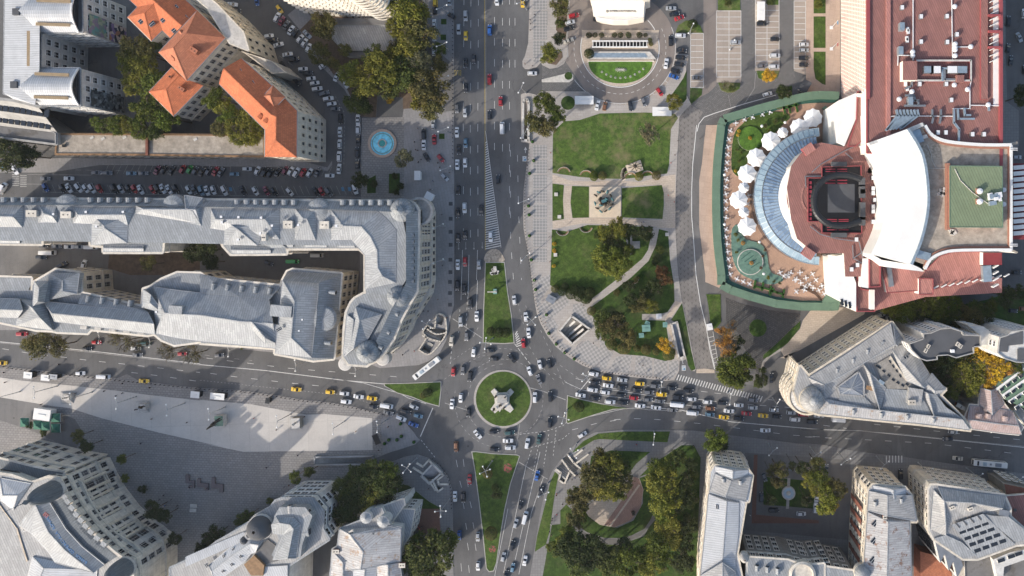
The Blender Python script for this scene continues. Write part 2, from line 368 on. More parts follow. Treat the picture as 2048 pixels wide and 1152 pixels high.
def line(mb, pts, wpx, z, m, dash=None):
    pts = [Vector(p) for p in pts]; seg = [(pts[i+1]-pts[i]).length for i in range(len(pts)-1)]
    if not dash:
        for a, b in zip(pts, pts[1:]):
            d = (b-a).normalized()*wpx*.4; strip(mb, a-d*0, b+d*.5, wpx, z, m)
        return
    tot = sum(seg); s = dash[2] if len(dash) > 2 else 0
    def at(t):
        for i, L in enumerate(seg):
            if t <= L or i == len(seg)-1: return pts[i]+(pts[i+1]-pts[i])*(min(t, L)/L)
            t -= L
    while s < tot:
        strip(mb, at(s), at(min(tot, s+dash[0])), wpx, z, m); s += dash[0]+dash[1]
ORD = ['first', 'second', 'third', 'fourth', 'fifth', 'sixth', 'seventh', 'eighth', 'ninth', 'tenth', 'eleventh', 'twelfth', 'thirteenth', 'fourteenth', 'fifteenth', 'sixteenth', 'seventeenth', 'eighteenth', 'nineteenth', 'twentieth', 'twenty-first', 'twenty-second', 'twenty-third', 'twenty-fourth', 'twenty-fifth', 'twenty-sixth', 'twenty-seventh', 'twenty-eighth', 'twenty-ninth', 'thirtieth'] + ['%dth' % i for i in range(31, 90)]
PEND = []       # (object, x, y, description, zone, axis)
def pend(o, x, y, desc, zone, axis='x'): PEND.append((o, x, y, desc, zone, axis))
def plural(d):
    return d+('es' if d.endswith(('s', 'sh', 'ch')) else 's')
def flush_labels():
    g = {}
    for r in PEND: g.setdefault((r[3], r[4]), []).append(r)
    for (desc, zone), rs in g.items():
        ax = rs[0][5]; rs.sort(key=lambda r: r[1] if ax == 'x' else r[2]); n = len(rs)
        for i, r in enumerate(rs):
            pl = plural(desc)
            e = ('left' if ax == 'x' else 'top'); e2 = ('right' if ax == 'x' else 'bottom')
            if n == 1: l = 'the only %s %s' % (desc, zone)
            elif i == 0: l = '%smost of the %s %s' % (e, pl, zone)
            elif i == n-1: l = '%smost of the %s %s' % (e2, pl, zone)
            else: l = '%s from the %s among the %s %s' % (ORD[i], e, pl, zone)
            r[0]['label'] = ' '.join(l.split()[:16])
# ================================================================ GROUND
A2 = lambda s: T(s, 400, 0, 3.84);  A3 = lambda s: T(s, 800, 0, 3.84);  A4 = lambda s: T(s, 1200, 0, 3.84); A1 = lambda s: T(s, 0, 0, 3.84)
B1 = lambda s: T(s, 0, 250, 3.84);  B2 = lambda s: T(s, 400, 250, 3.84); B3 = lambda s: T(s, 800, 250, 3.84); B4 = lambda s: T(s, 1200, 250, 3.84)
C1 = lambda s: T(s, 0, 530, 3.84);  C2 = lambda s: T(s, 400, 530, 3.84); C3 = lambda s: T(s, 800, 530, 3.84); C4 = lambda s: T(s, 1200, 530, 3.84)
K5 = 3.4286
A5 = lambda s: T(s, 1600, 0, K5); B5 = lambda s: T(s, 1600, 250, K5); C5 = lambda s: T(s, 1600, 560, K5)
D1 = lambda s: T(s, 0, 816, K5); D2 = lambda s: T(s, 400, 816, K5); D3 = lambda s: T(s, 800, 816, K5); D4 = lambda s: T(s, 1200, 816, K5); D5 = lambda s: T(s, 1600, 816, K5)
# sunk stairways and ramps: openings through ground and pavement
PITS = dict(
 east=C3('1225,505 1320,390 1460,490 1325,605'),
 uni1=C3('180,515 210,470 350,500 318,585'), uni2=C3('160,652 205,590 262,602 225,676'), uni3=C3('272,445 290,392 335,405 322,462'),
 south=D3('150,462 228,378 290,440 205,515'), south2=D3('212,524 232,518 280,545 262,570'),
 se=D3('1080,415 1150,312 1235,405 1125,520'),
 ramp_plaza=D2('792,334 1190,325 1190,380 792,386'),
 ramp_north=A3('948,790 960,768 980,768 990,790 990,1080 946,1080'),
 ramp_park=C4('548,450 592,438 650,700 607,715'))
GH = 900
g = MB()
def ground_fill(r, hs):
    """split the sheet until each piece has at most one opening"""
    x0, y0, x1, y1 = r
    if len(hs) <= 1:
        g.cap([[(x0, y0), (x1, y0), (x1, y1), (x0, y1)]]+hs, 0, 'asphalt'); return
    for ax in (0, 1):
        bb = sorted((min(p[ax] for p in h), max(p[ax] for p in h), i) for i, h in enumerate(hs))
        for k in range(len(bb)-1):
            hi = max(q[1] for q in bb[:k+1])
            if hi < bb[k+1][0]:
                c = (hi+bb[k+1][0])/2; A = [hs[q[2]] for q in bb[:k+1]]; B = [hs[q[2]] for q in bb[k+1:]]
                if ax == 0: ground_fill((x0, y0, c, y1), A); ground_fill((c, y0, x1, y1), B)
                else: ground_fill((x0, y0, x1, c), A); ground_fill((x0, c, x1, y1), B)
                return
    raise Exception('openings overlap')
ground_fill((-GH, -GH, GH, GH), [[p[:2] for p in W(q)] for q in PITS.values()])
o = g.build('ground'); o['kind'] = 'structure'
def pit_stairs(name, key, depth, m_floor, ztop, label, cat, steps=0, axis=(0, 1), group=None):
    """walls and a stepped or sloping floor inside an opening"""
    q = ccw([Vector(p[:2]) for p in W(PITS[key])]); root = empty(name, (q[0].x, q[0].y, 0)); L = root.location
    rel = [p-Vector((L.x, L.y)) for p in q]; mb = MB(); n = len(rel)
    for i in range(n):
        a, b = rel[i], rel[(i+1) % n]; mb.face([(b.x, b.y, -depth), (a.x, a.y, -depth), (a.x, a.y, ztop), (b.x, b.y, ztop)], 'concrete')
    mb.cap([rel], -depth, 'black'); mb.build('side_wall', root)
    fl = MB(); a0, a1 = axis; lo = (rel[a0]+rel[(a0+1) % n])/2; hi = (rel[a1]+rel[(a1+1) % n])/2
    wd = (rel[a0]-rel[(a0+1) % n]).length*.94; dv = hi-lo; N = max(2, steps); rz = math.atan2(dv.y, dv.x)
    for k in range(N):
        c = lo+dv*((k+.5)/N); z = -depth+(depth+ztop-.25)*(k+1)/N
        fl.box((c.x, c.y, z-.3), (dv.length/N*.98, wd, .6), m_floor, rz)
    fl.build('steps' if steps < 60 else 'ramp_surface', root)
    tag(root, label, cat, group); return root
# ---- pavements
E_SIDE = [(1060,-12)]+A3('985,330 960,430 940,470 942,510 960,530 985,532 1050,515 1083,480 1092,500 1150,528 1210,520 1260,490 1285,440')+[(1136,60),(1140,40),(1138,20),(1142,-12)]
slab('pavement', E_SIDE, .12, 'paving_light')
slab('pavement', A3('1088,610 1120,603 1255,570 1300,550 1330,575 1330,610 1300,632 1090,632'), .14, 'stone_white')
P2 = A3('930,760 928,728 950,715 990,713 1050,730 1085,700 1440,703')+[(1190,195),(1215,208),(1262,210),(1300,195),(1330,172),(1347,150),(1356,118)]+[(1372,118),(1373,190)]+A4('700,800 650,850 610,900 600,1080')+B4('585,450 580,600 580,800 590,1000')+C4('600,60 625,250 660,420 690,560 737,800 725,815 700,812 660,725 612,735 608,810 570,885 500,890 200,855 0,820')+C3('1450,790 1400,770 1300,710 1200,630 1130,540 1080,450 1050,370 1030,250 1010,100')+B3('1000,1080 980,960 950,800 945,640 950,500 975,300 995,140')+A3('930,1090')
slab('pavement', P2, .12, 'paving_light', holes=[PITS['east'], PITS['ramp_north'], PITS['ramp_park']])
ch = [(1066,286),(1096,286),(1095,520),(1094,530),(1104,560),(1104,585),(1120,600),(1172,612),(1200,645),(1212,690),(1240,712),(1300,716),(1352,722),(1356,746),(1330,756),(1255,747),(1190,735),(1150,712),(1120,690),(1102,665),(1083,636),(1072,590),(1064,520),(1062,470),(1062,400)]
for x0, x1, y0, y1 in [(1066,1094,-10,20),(1066,1095,22,50),(1066,1094,51,79),(1066,1092,81,124)]+[(1066,1094,a,a+26.5) for a in (290,320,350,379,409,438,467,497)]:
    slab('pavement', [(x0,y0),(x1,y0),(x1,y1),(x0,y1)], .126, 'checker', z0=.125)
for s in ('1050,110 1150,75 1165,150 1090,250 1050,340', '1060,350 1150,222 1290,235 1300,290 1180,400 1100,420', '1330,300 1400,290 1500,400 1470,480 1390,440 1325,365', '1110,430 1180,410 1215,470 1200,520 1150,510', '1210,580 1320,630 1270,690 1215,640', '1345,640 1440,575 1536,640 1536,740 1480,775 1330,700 1290,690'):
    slab('pavement', C3(s), .126, 'checker_tilt', z0=.125)
for s in ('0,470 30,560 60,650 100,680 45,790 0,800', '130,700 250,690 235,760 220,830 60,805', '275,700 400,695 400,850 270,838', '415,700 520,735 515,868 415,860', '530,740 600,730 600,810 555,870 530,868'):
    slab('pavement', C4(s), .126, 'checker_tilt', z0=.125)
for s in ('1170,378 1300,425 1536,438 1536,470 1380,466 1170,448', '1170,738 1350,712 1536,715 1536,760 1400,755 1175,800'):
    slab('path', B3(s), .13, 'paving_cream', z0=.12)
slab('path', B4('0,428 160,425 300,440 480,395 580,380 578,790 440,790 440,780 0,762 0,715 445,730 480,722 495,600 490,520 470,462 300,465 0,472'), .13, 'paving_cream', z0=.12)
slab('path', B3('1262,465 1330,465 1310,540 1310,640 1325,716 1260,720 1250,610'), .132, 'paving_cream', z0=.12)
slab('path', C4('520,375 580,275 625,290 530,430 560,560 590,700 610,735 570,600 530,520 490,440'), .13, 'paving_cream', z0=.12)
# lawns of the park
slab('lawn', [(1106,268),(1108,262),(1128,243),(1160,240),(1200,227),(1290,225),(1350,228),(1356,236),(1342,258),(1338,330),(1334,347),(1300,351),(1250,358),(1200,357),(1160,354),(1105,346)], .17, 'grass_bare')
slab('lawn', [(1105,367),(1128,370),(1126,400),(1128,438),(1105,442)], .17, 'grass')
slab('lawn', [(1144,372),(1178,373),(1178,435),(1145,436),(1141,405)], .17, 'grass')
slab('lawn', B4('167,485 300,475 475,462 490,520 490,620 480,722 167,710'), .17, 'grass_bare')
slab('lawn', [(1104,459),(1135,463),(1175,450),(1306,454),(1296,500),(1284,518),(1255,542),(1200,585),(1172,606),(1150,590),(1115,578),(1100,570),(1103,500)], .17, 'grass')
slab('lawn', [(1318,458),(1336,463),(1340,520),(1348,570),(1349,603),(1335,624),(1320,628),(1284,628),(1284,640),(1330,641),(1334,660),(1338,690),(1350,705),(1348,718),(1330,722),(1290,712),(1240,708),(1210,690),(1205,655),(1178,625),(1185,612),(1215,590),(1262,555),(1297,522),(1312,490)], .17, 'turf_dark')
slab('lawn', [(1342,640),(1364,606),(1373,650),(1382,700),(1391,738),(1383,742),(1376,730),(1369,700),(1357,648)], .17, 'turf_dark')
slab('lawn', arc(1136,206,14,0,350,18), .2, 'turf_dark'); slab('lawn', arc(1137,152,8,0,340,12), .22, 'turf_dark')
slab('lawn', A3('1110,460 1245,395 1250,440 1200,500 1140,490'), .2, 'soil'); slab('lawn', [(1115,0),(1134,0),(1134,60),(1130,85),(1112,60)], .2, 'soil', z0=.12)
# hotel forecourt
slab('road', arc(1240,96,112,-200,90,50)+[(1300,-10),(1140,-10)], .012, 'asphalt_warm')
slab('driveway', [(1084,128),(1100,140),(1115,139),(1132,125),(1150,150),(1171,182),(1084,182)], .02, 'cobble')
slab('parking_bays', arc(1240,96,111,-6,-122,40)+arc(1240,96,138,-122,-6,40), .02, 'bay_concrete')
slab('pavement', arc(1240,96,77,8,-188,40)+[(1164,88),(1164,60),(1318,60)], .14, 'paving_cream')
GARD = [(1177,122),(1305,122)]+arc(1241,124,64,0,-180,26, 43)
slab('lawn', GARD, .2, 'grass_fresh', z0=.14)
slab('lawn', A4('580,250 600,195 660,158 720,160 770,200 792,253'), .17, 'grass_bare')
slab('lawn', A4('665,540 665,760 640,790 545,735 600,660 640,600'), .17, 'turf_dark'); slab('lawn', A4('693,675 785,680 780,730 700,800 690,780'), .17, 'turf_dark')
slab('parking_lot', [(1381,67),(1407,67),(1407,177),(1381,177)], .02, 'bay_concrete'); slab('parking_lot', [(1433,20),(1482,20),(1482,165),(1433,165)], .02, 'bay_concrete')
slab('parking_lot', [(1510,-10),(1559,-10),(1559,142),(1510,142)], .02, 'bay_concrete'); slab('parking_lot', [(1588,-10),(1612,-10),(1612,150),(1588,142)], .02, 'bay_concrete')
slab('parking_lot', [(1407,-10),(1433,-10),(1433,170),(1418,185),(1390,200),(1381,190),(1381,177),(1407,177)], .014, 'asphalt_warm')
slab('parking_lot', [(1482,-10),(1510,-10),(1510,142),(1559,142),(1559,-10),(1588,-10),(1588,142),(1600,190),(1540,210),(1440,232),(1395,250),(1360,270),(1378,215),(1420,190),(1433,168),(1482,165)], .01, 'cobble')
slab('lawn', A4('905,-20 1075,-20 1078,80 905,80'), .17, 'grass_bare'); slab('lawn', A4('905,635 1078,635 1070,680 1030,710 980,715 930,695'), .17, 'grass_bare')
slab('lawn', A4('1285,-20 1370,-20 1370,38 1285,38'), .17, 'grass_bare'); slab('lawn', A4('1200,545 1378,545 1360,600 1280,630 1215,600'), .17, 'grass_bare')
slab('pavement', [(1612,-10),(1680,-10),(1680,192),(1612,192)], .12, 'tile_pink')
for a, b in ((-10,27),(33,96)): slab('lawn', [(1627,a),(1651,a),(1651,b),(1627,b)], .17, 'grass')
slab('lawn', A5('93,355 175,355 175,583 150,575 105,540 93,470'), .17, 'grass')
slab('lawn', A4('1350,700 1475,655 1475,740 1380,760'), .17, 'turf_dark')
# fish-scale promenade beside the theatre
SC_L = A4('690,800 650,850 612,905 603,1080')+B4('587,450 583,600 583,800 593,1000')+C4('603,60 627,250 662,420 692,560 740,805')
SC_R = A4('790,860 760,930 742,1000')+B4('740,0 710,300 703,500 703,700 720,900 735,1150')+C4('770,300 815,480 840,640 878,805')
slab('promenade', SC_L+SC_R[::-1], .03, 'scallop_setts')
slab('path', B4('742,0 812,0 800,100 780,300 770,420 760,780 785,1000 805,1150')+C4('805,130 935,185 900,215 840,210 820,230 830,440 865,500 905,700 920,780 880,800 815,480 770,300')+B4('738,1150 722,900 706,700 706,500 712,300'), .02, 'asphalt_old')
slab('pavement', B4('815,0 925,0 900,300 890,600 900,900 930,1150')+C4('935,185 880,160 808,130')+B4('808,1150 788,1000 762,780 762,420 782,300 802,100'), .14, 'tile_pink')
slab('lawn', C4('815,225 925,225 930,440 880,500 845,430 830,300'), .17, 'grass'); slab('pavement', C4('740,800 800,795 878,805 880,830 740,830'), .1, 'paving_cream')
COURT = C4('965,250 1100,300 1300,345 1536,375 1536,440 1420,590 1300,700 1245,730 1215,850 1150,720 1090,600 1060,520 970,440')
slab('pavement', COURT, .06, 'cobble_dark'); slab('lawn', C4(' '.join('%d,%d' % (1212+68*math.cos(a*.35), 484-68*math.sin(a*.35)) for a in range(18))), .2, 'turf_dark')
slab('lawn', C4('1536,430 1536,480 1440,600 1300,700 1250,720 1255,690 1370,590 1480,480'), .25, 'turf_dark')
slab('pavement', [(1650,612)]+C5('450,200 440,235 0,480')+[(1560,716)]+C4('1420,715 1385,650 1440,600 1536,490')+[(1606,640),(1620,622)], .1, 'paving_cream')
slab('pavement', C4('1225,840 1250,740 1300,690 1385,640 1395,655 1310,705 1265,750 1250,800'), .14, 'paving_light')
slab('pavement', C4('880,800 1200,840 1260,830 1300,920 1290,1000 1200,930 880,870'), .05, 'asphalt_old')
# roundabout and medians
slab('traffic_island', arc(1006,798,58.5,0,353,50), .16, 'paving_light'); slab('lawn', arc(1006.5,797.5,54.5,0,353,50), .22, 'grass', z0=.1)
def median(pts, inset=1.6, m='grass'):
    c = (sum(p[0] for p in pts)/len(pts), sum(p[1] for p in pts)/len(pts)); slab('traffic_island', pts, .15, 'kerb')
    w = [Vector(p) for p in pts]; n = len(w); out = []; sg = 1 if area2(pts) > 0 else -1
    for i in range(n):
        a, b, d = w[i-1], w[i], w[(i+1) % n]; e1 = (b-a).normalized(); e2 = (d-b).normalized()
        n1 = Vector((-e1.y, e1.x))*sg; n2 = Vector((-e2.y, e2.x))*sg; bi = (n1+n2); bi = bi/max(.3, bi.length_squared/2)
        out.append(tuple(b+bi*inset*1.0))
    slab('lawn', out, .2, m, z0=.1)
NM = B3('653,1052 805,1052')+C3('828,200 858,380 880,600 800,606 636,600 640,350 650,80')
median(NM); slab('traffic_island', sm(B3('655,1050 658,990 700,955 745,955 780,985 800,1050'), 3), .14, 'gravel_fine')
median(C3('-125,908 60,905 318,893 318,960 303,1088 200,1060 90,1015 -20,985 -120,930'))
median(C3('1284,998 1400,1030 1545,1062 1760,1100 1640,1110 1500,1150 1290,1220 1276,1210 1280,1080'))
median(D3('490,298 520,296 640,310 800,318 824,328 800,400 760,520 720,700 690,880 665,1060 645,1118 610,1125 590,1100 570,900 540,640 512,430'))
for cx, cy, r in ((1015,936,9.5),(985.5,1097,7.5)): slab('flower_bed', arc(cx,cy,r,0,340,18), .26, 'flowers')
# north-west corner pavements and fountain square
slab('pavement', [(858,-12),(908,-12),(908,330),(909,392),(908,610),(904,625),(898,650),(893,680),(880,705),(858,722),(838,730),(800,733),(760,736),(740,728),(700,722)]+[(560,705),(560,690),(640,695),(700,700),(720,560),(720,400),(725,396),(725,238),(805,236),(808,215),(845,215),(850,100)], .12, 'paving_side', holes=[PITS['uni1'], PITS['uni2'], PITS['uni3']])
slab('pavement', [(0,646),(0,660),(180,660),(400,690),(560,706),(560,690),(400,672),(150,645)], .1, 'paving_side')
slab('road', A3('175,880 415,850 412,520 405,490 345,440 240,330 200,240 170,200'), .125, 'asphalt_old', z0=.12)
slab('road', [(844,-10),(851,-10),(851,200),(844,200)], .126, 'asphalt_old', z0=.12)
slab('plaza', [(724,236),(808,234),(808,402),(722,402),(722,345)], .135, 'plaza_grey', z0=.1)
slab('lawn', [(675,-10),(846,-10),(846,215),(806,218),(806,195),(755,190),(752,235),(722,233),(712,215),(690,170),(668,150),(640,110),(620,90),(600,60),(640,20)], .13, 'soil')
slab('lawn', B2('1282,420 1352,385 1352,522 1285,525'), .2, 'turf_dark'); slab('lawn', B2('1452,375 1536,370 1536,500 1490,527 1450,525'), .2, 'turf_dark')
slab('pavement', T('0,318 130,316 330,318 585,318 655,335 664,322 664,330 655,342 585,333 480,333 360,330 200,330 100,345 0,345'), .1, 'paving_side')
slab('pavement', [(575,30),(600,10),(660,70),(668,125),(690,160),(715,210),(712,225),(690,180),(650,140),(620,110),(600,60)], .09, 'paving_side')
slab('courtyard', [(0,430),(740,430),(740,610),(0,610)], .05, 'asphalt_old')
slab('lawn', B1('840,980 1536,980 1536,1152 1000,1152 830,1100'), .08, 'soil')
slab('courtyard', [(60,-10),(330,-10),(330,300),(60,300)], .05, 'asphalt_old')
# south-west square
PL = C1('-20,860 150,885 540,925 900,965 1160,1000 1536,1040')+C2('0,1035 400,1070 820,1150')+D2('850,40 1180,70 1185,288 300,300 0,238')+D1('1536,268 1100,170 700,70 480,0')+C1('420,1085 0,1015')
slab('plaza', [(-15,735),(0,735)]+C1('70,782 330,810 540,845 755,860 900,870 975,838 1060,885 1300,920 1536,945')+C2('300,960 520,990 800,1035 1000,1055 1190,1090 1410,1150')+D2('1110,0 1330,60 1410,110 1480,190 1510,220 1480,245 1340,290 1200,345 1195,390')+[(735,940),(600,990),(500,1060),(430,1152),(430,1200),(-15,1200)], .1, 'plaza_grey', holes=[PITS['ramp_plaza']])
slab('plaza', PL, .13, 'plaza_white', z0=.09)
slab('plaza', sm([(300,905),(330,890),(400,905),(400,990),(330,1030)],3), .115, 'plaza_grey', z0=.1)
slab('pavement', [(762,838),(795,826),(812,846),(828,865),(838,880),(832,888),(796,900),(766,908)], .13, 'paving_side', z0=.1)
slab('pavement', [(0,775),(60,800),(150,838),(170,870),(150,900),(60,860),(0,840)], .12, 'asphalt_old', z0=.1)
# south pavement left of the boulevard
SP = D3('-60,370 30,335 120,318 200,345 270,395 330,470 358,560 362,700 368,1190 280,1190 280,800 200,680 100,690 -200,700 -300,420')
slab('pavement', SP, .12, 'paving_grey', holes=[PITS['south'], PITS['south2']])
slab('lawn', D3('-10,520 60,530 200,640 290,690 200,690 -20,690'), .2, 'turf_dark'); slab('lawn', D3('-300,420 -60,400 -20,540 -20,690 -300,700'), .2, 'soil', z0=.1)
slab('terrace', D3('100,690 270,690 280,890 170,880 100,820'), .2, 'red_strip')
# south-east park
SEP = D3('1000,1190 1018,1000 940,950 910,1190 890,1190')
SE = D3('885,1190 925,950 960,730 1000,540 1040,440 1090,370 1180,270 1240,215 1340,165 1536,150')+D4('165,150 480,152 640,155 870,185 1536,265')+D5('0,240 180,255 350,290 520,315 700,335 900,365 1536,450')+[(2100,960),(2100,1200),(1060,1200)]
slab('pavement', SE, .12, 'paving_grey', holes=[PITS['se']])
slab('lawn', D3('1180,300 1260,225 1360,175 1536,160')+D4('165,160 480,160 462,235 0,212')+D3('1330,220 1200,300'), .18, 'grass')
slab('lawn', D3('1090,440 1065,430 1030,510 1000,640 940,880 925,985 1000,935 1025,850 1060,600'), .18, 'grass')
slab('lawn', D3('1140,660 1100,700 1100,830 1170,790')+D3('1190,800 1180,700'), .18, 'grass')
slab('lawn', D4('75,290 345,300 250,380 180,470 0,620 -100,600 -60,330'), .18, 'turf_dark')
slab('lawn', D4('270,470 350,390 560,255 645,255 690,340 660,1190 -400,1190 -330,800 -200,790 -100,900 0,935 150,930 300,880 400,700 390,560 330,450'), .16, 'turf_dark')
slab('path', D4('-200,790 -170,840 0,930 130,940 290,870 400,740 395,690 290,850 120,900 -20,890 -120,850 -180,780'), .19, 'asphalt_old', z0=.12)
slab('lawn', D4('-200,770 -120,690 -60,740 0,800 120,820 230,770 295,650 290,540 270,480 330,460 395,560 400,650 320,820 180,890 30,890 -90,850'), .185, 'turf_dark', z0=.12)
slab('plaza', D4('230,470 270,480 298,560 280,680 210,770 100,818 0,800 -80,740 -110,690 60,560'), .2, 'paving_cream', z0=.12)
slab('plaza', D4('235,470 268,485 295,560 280,680 210,770 100,815 30,800 200,560'), .21, 'brick_pink', z0=.12); slab('plaza', D4('62,810 75,812 275,530 265,522'), .215, 'paving_cream', z0=.12)
slab('courtyard', [(1490,905),(1700,920),(1700,1080),(1490,1060)], .14, 'asphalt_old'); slab('courtyard', D4('1040,760 1055,320 1080,320 1070,730 1500,770 1500,790 1040,790'), .15, 'red_strip')
slab('lawn', D4('1120,470 1460,500 1470,690 1120,660'), .2, 'turf_dark', z0=.12); slab('path', D4('1285,480 1305,480 1295,690 1275,690'), .21, 'paving_light', z0=.12)
slab('path', D4(' '.join('%d,%d' % (1292+46*math.cos(a*.4), 578-46*math.sin(a*.4)) for a in range(16))), .215, 'paving_light', z0=.12)
# right edge: service street and gardens
slab('road', [(2003,-10),(2100,-10),(2100,640),(1960,640),(2010,600),(2010,300)], .01, 'asphalt'); slab('pavement', [(1770,640),(1970,600),(2100,560),(2100,860),(1850,830)], .08, 'turf_dark')
slab('pavement', A5('1390,0 1410,0 1410,400 1420,700 1500,760 1500,1000 1390,1100'), .1, 'paving_grey')
# ---------------------------------------------------------------- road markings
mk = MB(); RP, RW = 'road_paint', 'road_paint_worn'
Z = .006
for x, ofs in ((928,5),(942,8),(957,6)): line(mk, [(x,-10),(x-1.5,250),(x-1,480)], .8, Z, RP, (15,27,ofs))
for x, ofs, y1 in ((989,2,300),(1005,4,330),(1019,4,430),(1030,4,150)): line(mk, [(x,-10),(x,y1)], .8, Z, RP, (15,27,ofs))
line(mk, [(1021,300),(1021,480),(1027,560)], .8, Z, RP, (13,28,0)); line(mk, [(1035,310),(1037,420),(1043,560)], .8, Z, RP, (13,28,0))
line(mk, [(969.5,-10),(970,262),(970.5,500)], 1.1, Z, 'yellow_paint'); line(mk, [(971.5,-10),(972,262)], .6, Z, RW)
line(mk, [(971,262),(1002,495)], .9, Z, RP)
for i in range(46):
    y = 285+i*4.7; xr = 971+(y-262)*31/233.
    if y < 500: strip(mk, (971,y+1.2), (xr,y-1.6-(xr-971)*.12), 1.7, Z, RP)
for a, b in (((925,500),(922,600)),((938,510),(936,610)),((955,500),(953,560)),((955,560),(952,640))): line(mk, [a,b], .8, Z, RP)
for a, b in ((C3('460,340')[0],C3('450,520')[0]),(C3('520,200')[0],C3('505,560')[0]),(C3('400,620')[0],C3('385,760')[0])): line(mk, [a,b], .8, Z, RP, (5,6))
line(mk, C3('405,412 630,560'), 1.4, Z, RW); line(mk, C3('345,1060 530,1120'), 1.2, Z, RW); line(mk, C3('985,940 1100,970 1270,1035'), 1.4, Z, RW); line(mk, C3('880,605 1000,760'), 1.0, Z, RP, (7,4)); line(mk, D3('815,370 1010,487'), 1.2, Z, RW); line(mk, D3('225,0 140,195'), 1.6, Z, RP); line(mk, D3('145,220 245,345'), 1., Z, RP, (4,4)); line(mk, D3('822,110 790,310'), .8, Z, RW)
for s in ('885,520 940,620','905,540 945,640'): pass
for i in range(7): x, y = C3('%d,%d' % (885+i*2, 520+i*15))[0]; strip(mk, (x,y+4), (x+4+i*1.0,y-3+i*.6), 1.6, Z, RP)
for r, a0, a1, d in ((80,150,20,(5,5)),(80,20,-60,(5,5)),(101,120,60,(5,6)),(76,-60,-170,(6,5)),(98,-100,-160,(5,6)),(97,170,200,(5,6)),(70,175,90,(7,9))):
    line(mk, arc(1006,798,r,a0,a1,14), .7, Z, RW, d)
# approach lanes
for s in ('930,280 1000,430 1130,640','880,110 890,190','940,150 960,210'): pass
for s, d in (('905,290 950,460 1000,640 1080,770 1200,900',(5,8)),('965,310 1010,440',(5,8)),('1080,500 1180,720 1260,930',(6,8)),('1230,770 1370,870 1536,925',(6,7)),('1180,830 1350,950',(6,7)),('540,280 490,600',(6,9)),('600,480 560,560',(6,9)),('690,690 620,700 500,760 330,885',(5,5)),('540,640 390,740',(4,5)),('955,410 830,480 760,700',(0.1,50))): line(mk, C3(s), .7, Z, RW, d)
for s, d in (('385,355 395,405',None),('433,350 440,402',None),('410,500 422,545',None),('458,490 468,540',None),('432,645 440,690',None),('480,640 490,685',None),('450,790 458,835',None),('500,785 508,830',None),('462,925 470,975',None),('515,930 522,978',None),('418,1065 422,1120',None),('470,1078 475,1130',None),
             ('866,385 710,1130',None),('960,300 900,560 790,1040',None),('985,470 900,720 815,1140',None),('900,290 870,380',(4,4)),('955,230 910,450',(4,4)),('1020,180 985,400',(4,4)),('1070,150 1050,330',(4,4)),('820,180 1000,160 1120,120 1140,100',(4,4)),('900,270 1110,215 1160,175',(4,4)),('650,1152 655,1120 700,900 740,690',None)):
    line(mk, D3(s), .75, Z, RP, d)
# west avenue
line(mk, C1('0,590 300,620 780,670 1536,760')+C2('0,765 500,810 1100,885 1430,915'), 1.3, Z, RP); line(mk, C1('0,598 780,680 1536,768'), .8, Z, RW)
line(mk, C2('1100,885 1250,905 1420,955 1536,985')+C3('60,1020 200,1065'), .9, Z, RP)
for s in ('0,640 300,690 530,712 700,735 900,755 1536,825','990,823 1200,848 1536,895'): line(mk, C1(s), .8, Z, RP, (13,26,5))
line(mk, C2('50,715 320,748 700,795 1536,860')+C3('0,845 60,850'), .8, Z, RP, (13,28)); line(mk, C2('80,832 300,862 640,900 800,918 1000,935'), .8, Z, RP, (13,28)); line(mk, C2('0,885 500,938 720,960 950,985 1130,1000 1300,1060 1536,1120'), .7, Z, RW, (3,4))
line(mk, C1('1000,620 1300,655')+C2('100,700 400,735'), .7, Z, RW, (10,20))
# east avenue
line(mk, C3('1390,840 1536,870')+C4('100,900 700,960 1250,1030 1536,1055'), .7, Z, RP, (13,14)); line(mk, C3('1350,870 1536,925')+C4('0,935 400,990 1000,1060 1536,1100'), .7, Z, RP, (13,12))
line(mk, C3('1270,900 1400,960 1536,985')+C4('0,1000 500,1060 900,1100'), .7, Z, RP); line(mk, C4('0,945 430,1010'), .8, Z, RP); line(mk, C3('1460,870 1360,990'), 1.3, Z, RP)
line(mk, D4('240,-15 560,15 900,95 1536,150')+D5('0,145 400,155 800,195 1536,270'), 1.2, Z, RP); line(mk, D5('300,150 700,178 1100,222 1536,262'), .7, Z, RW)
line(mk, D4('90,80 240,72 410,80 570,95 700,108 1000,145 1300,185 1536,200')+D5('0,196 400,215 900,242 1536,320'), .8, Z, RP, (13,27,2)); 
line(mk, D5('480,108 640,125 840,148 1150,182 1536,220'), .8, Z, RP, (13,27,8)); line(mk, D5('160,118 320,140'), .8, Z, RP, (13,27))
line(mk, D3('1180,150 1350,105 1536,75'), .8, Z, RP, (12,27));  line(mk, D3('1250,70 1536,5')+D4('250,0 330,12 560,22'), .6, Z, RP)
for i in range(34):      # zebra crossing by the promenade
    x, y = C4('%d,%d' % (575+i*20, 860+i*5.2))[0]; strip(mk, (x-1.5,y+5), (x+3,y-6), 2., Z+.045+.004*0, RP)
for i in range(6): x, y = D5('%d,350' % (592+i*21))[0]; strip(mk, (x,y-7), (x,y+7), 2.2, .126, RP)
for i in range(7): x, y = B1('120,%d' % (380+i*14))[0]; strip(mk, (x-7,y), (x+7,y), 1.6, Z, RW); strip(mk, (x+9,y+2), (x+22,y+2), 1.6, Z, RW)
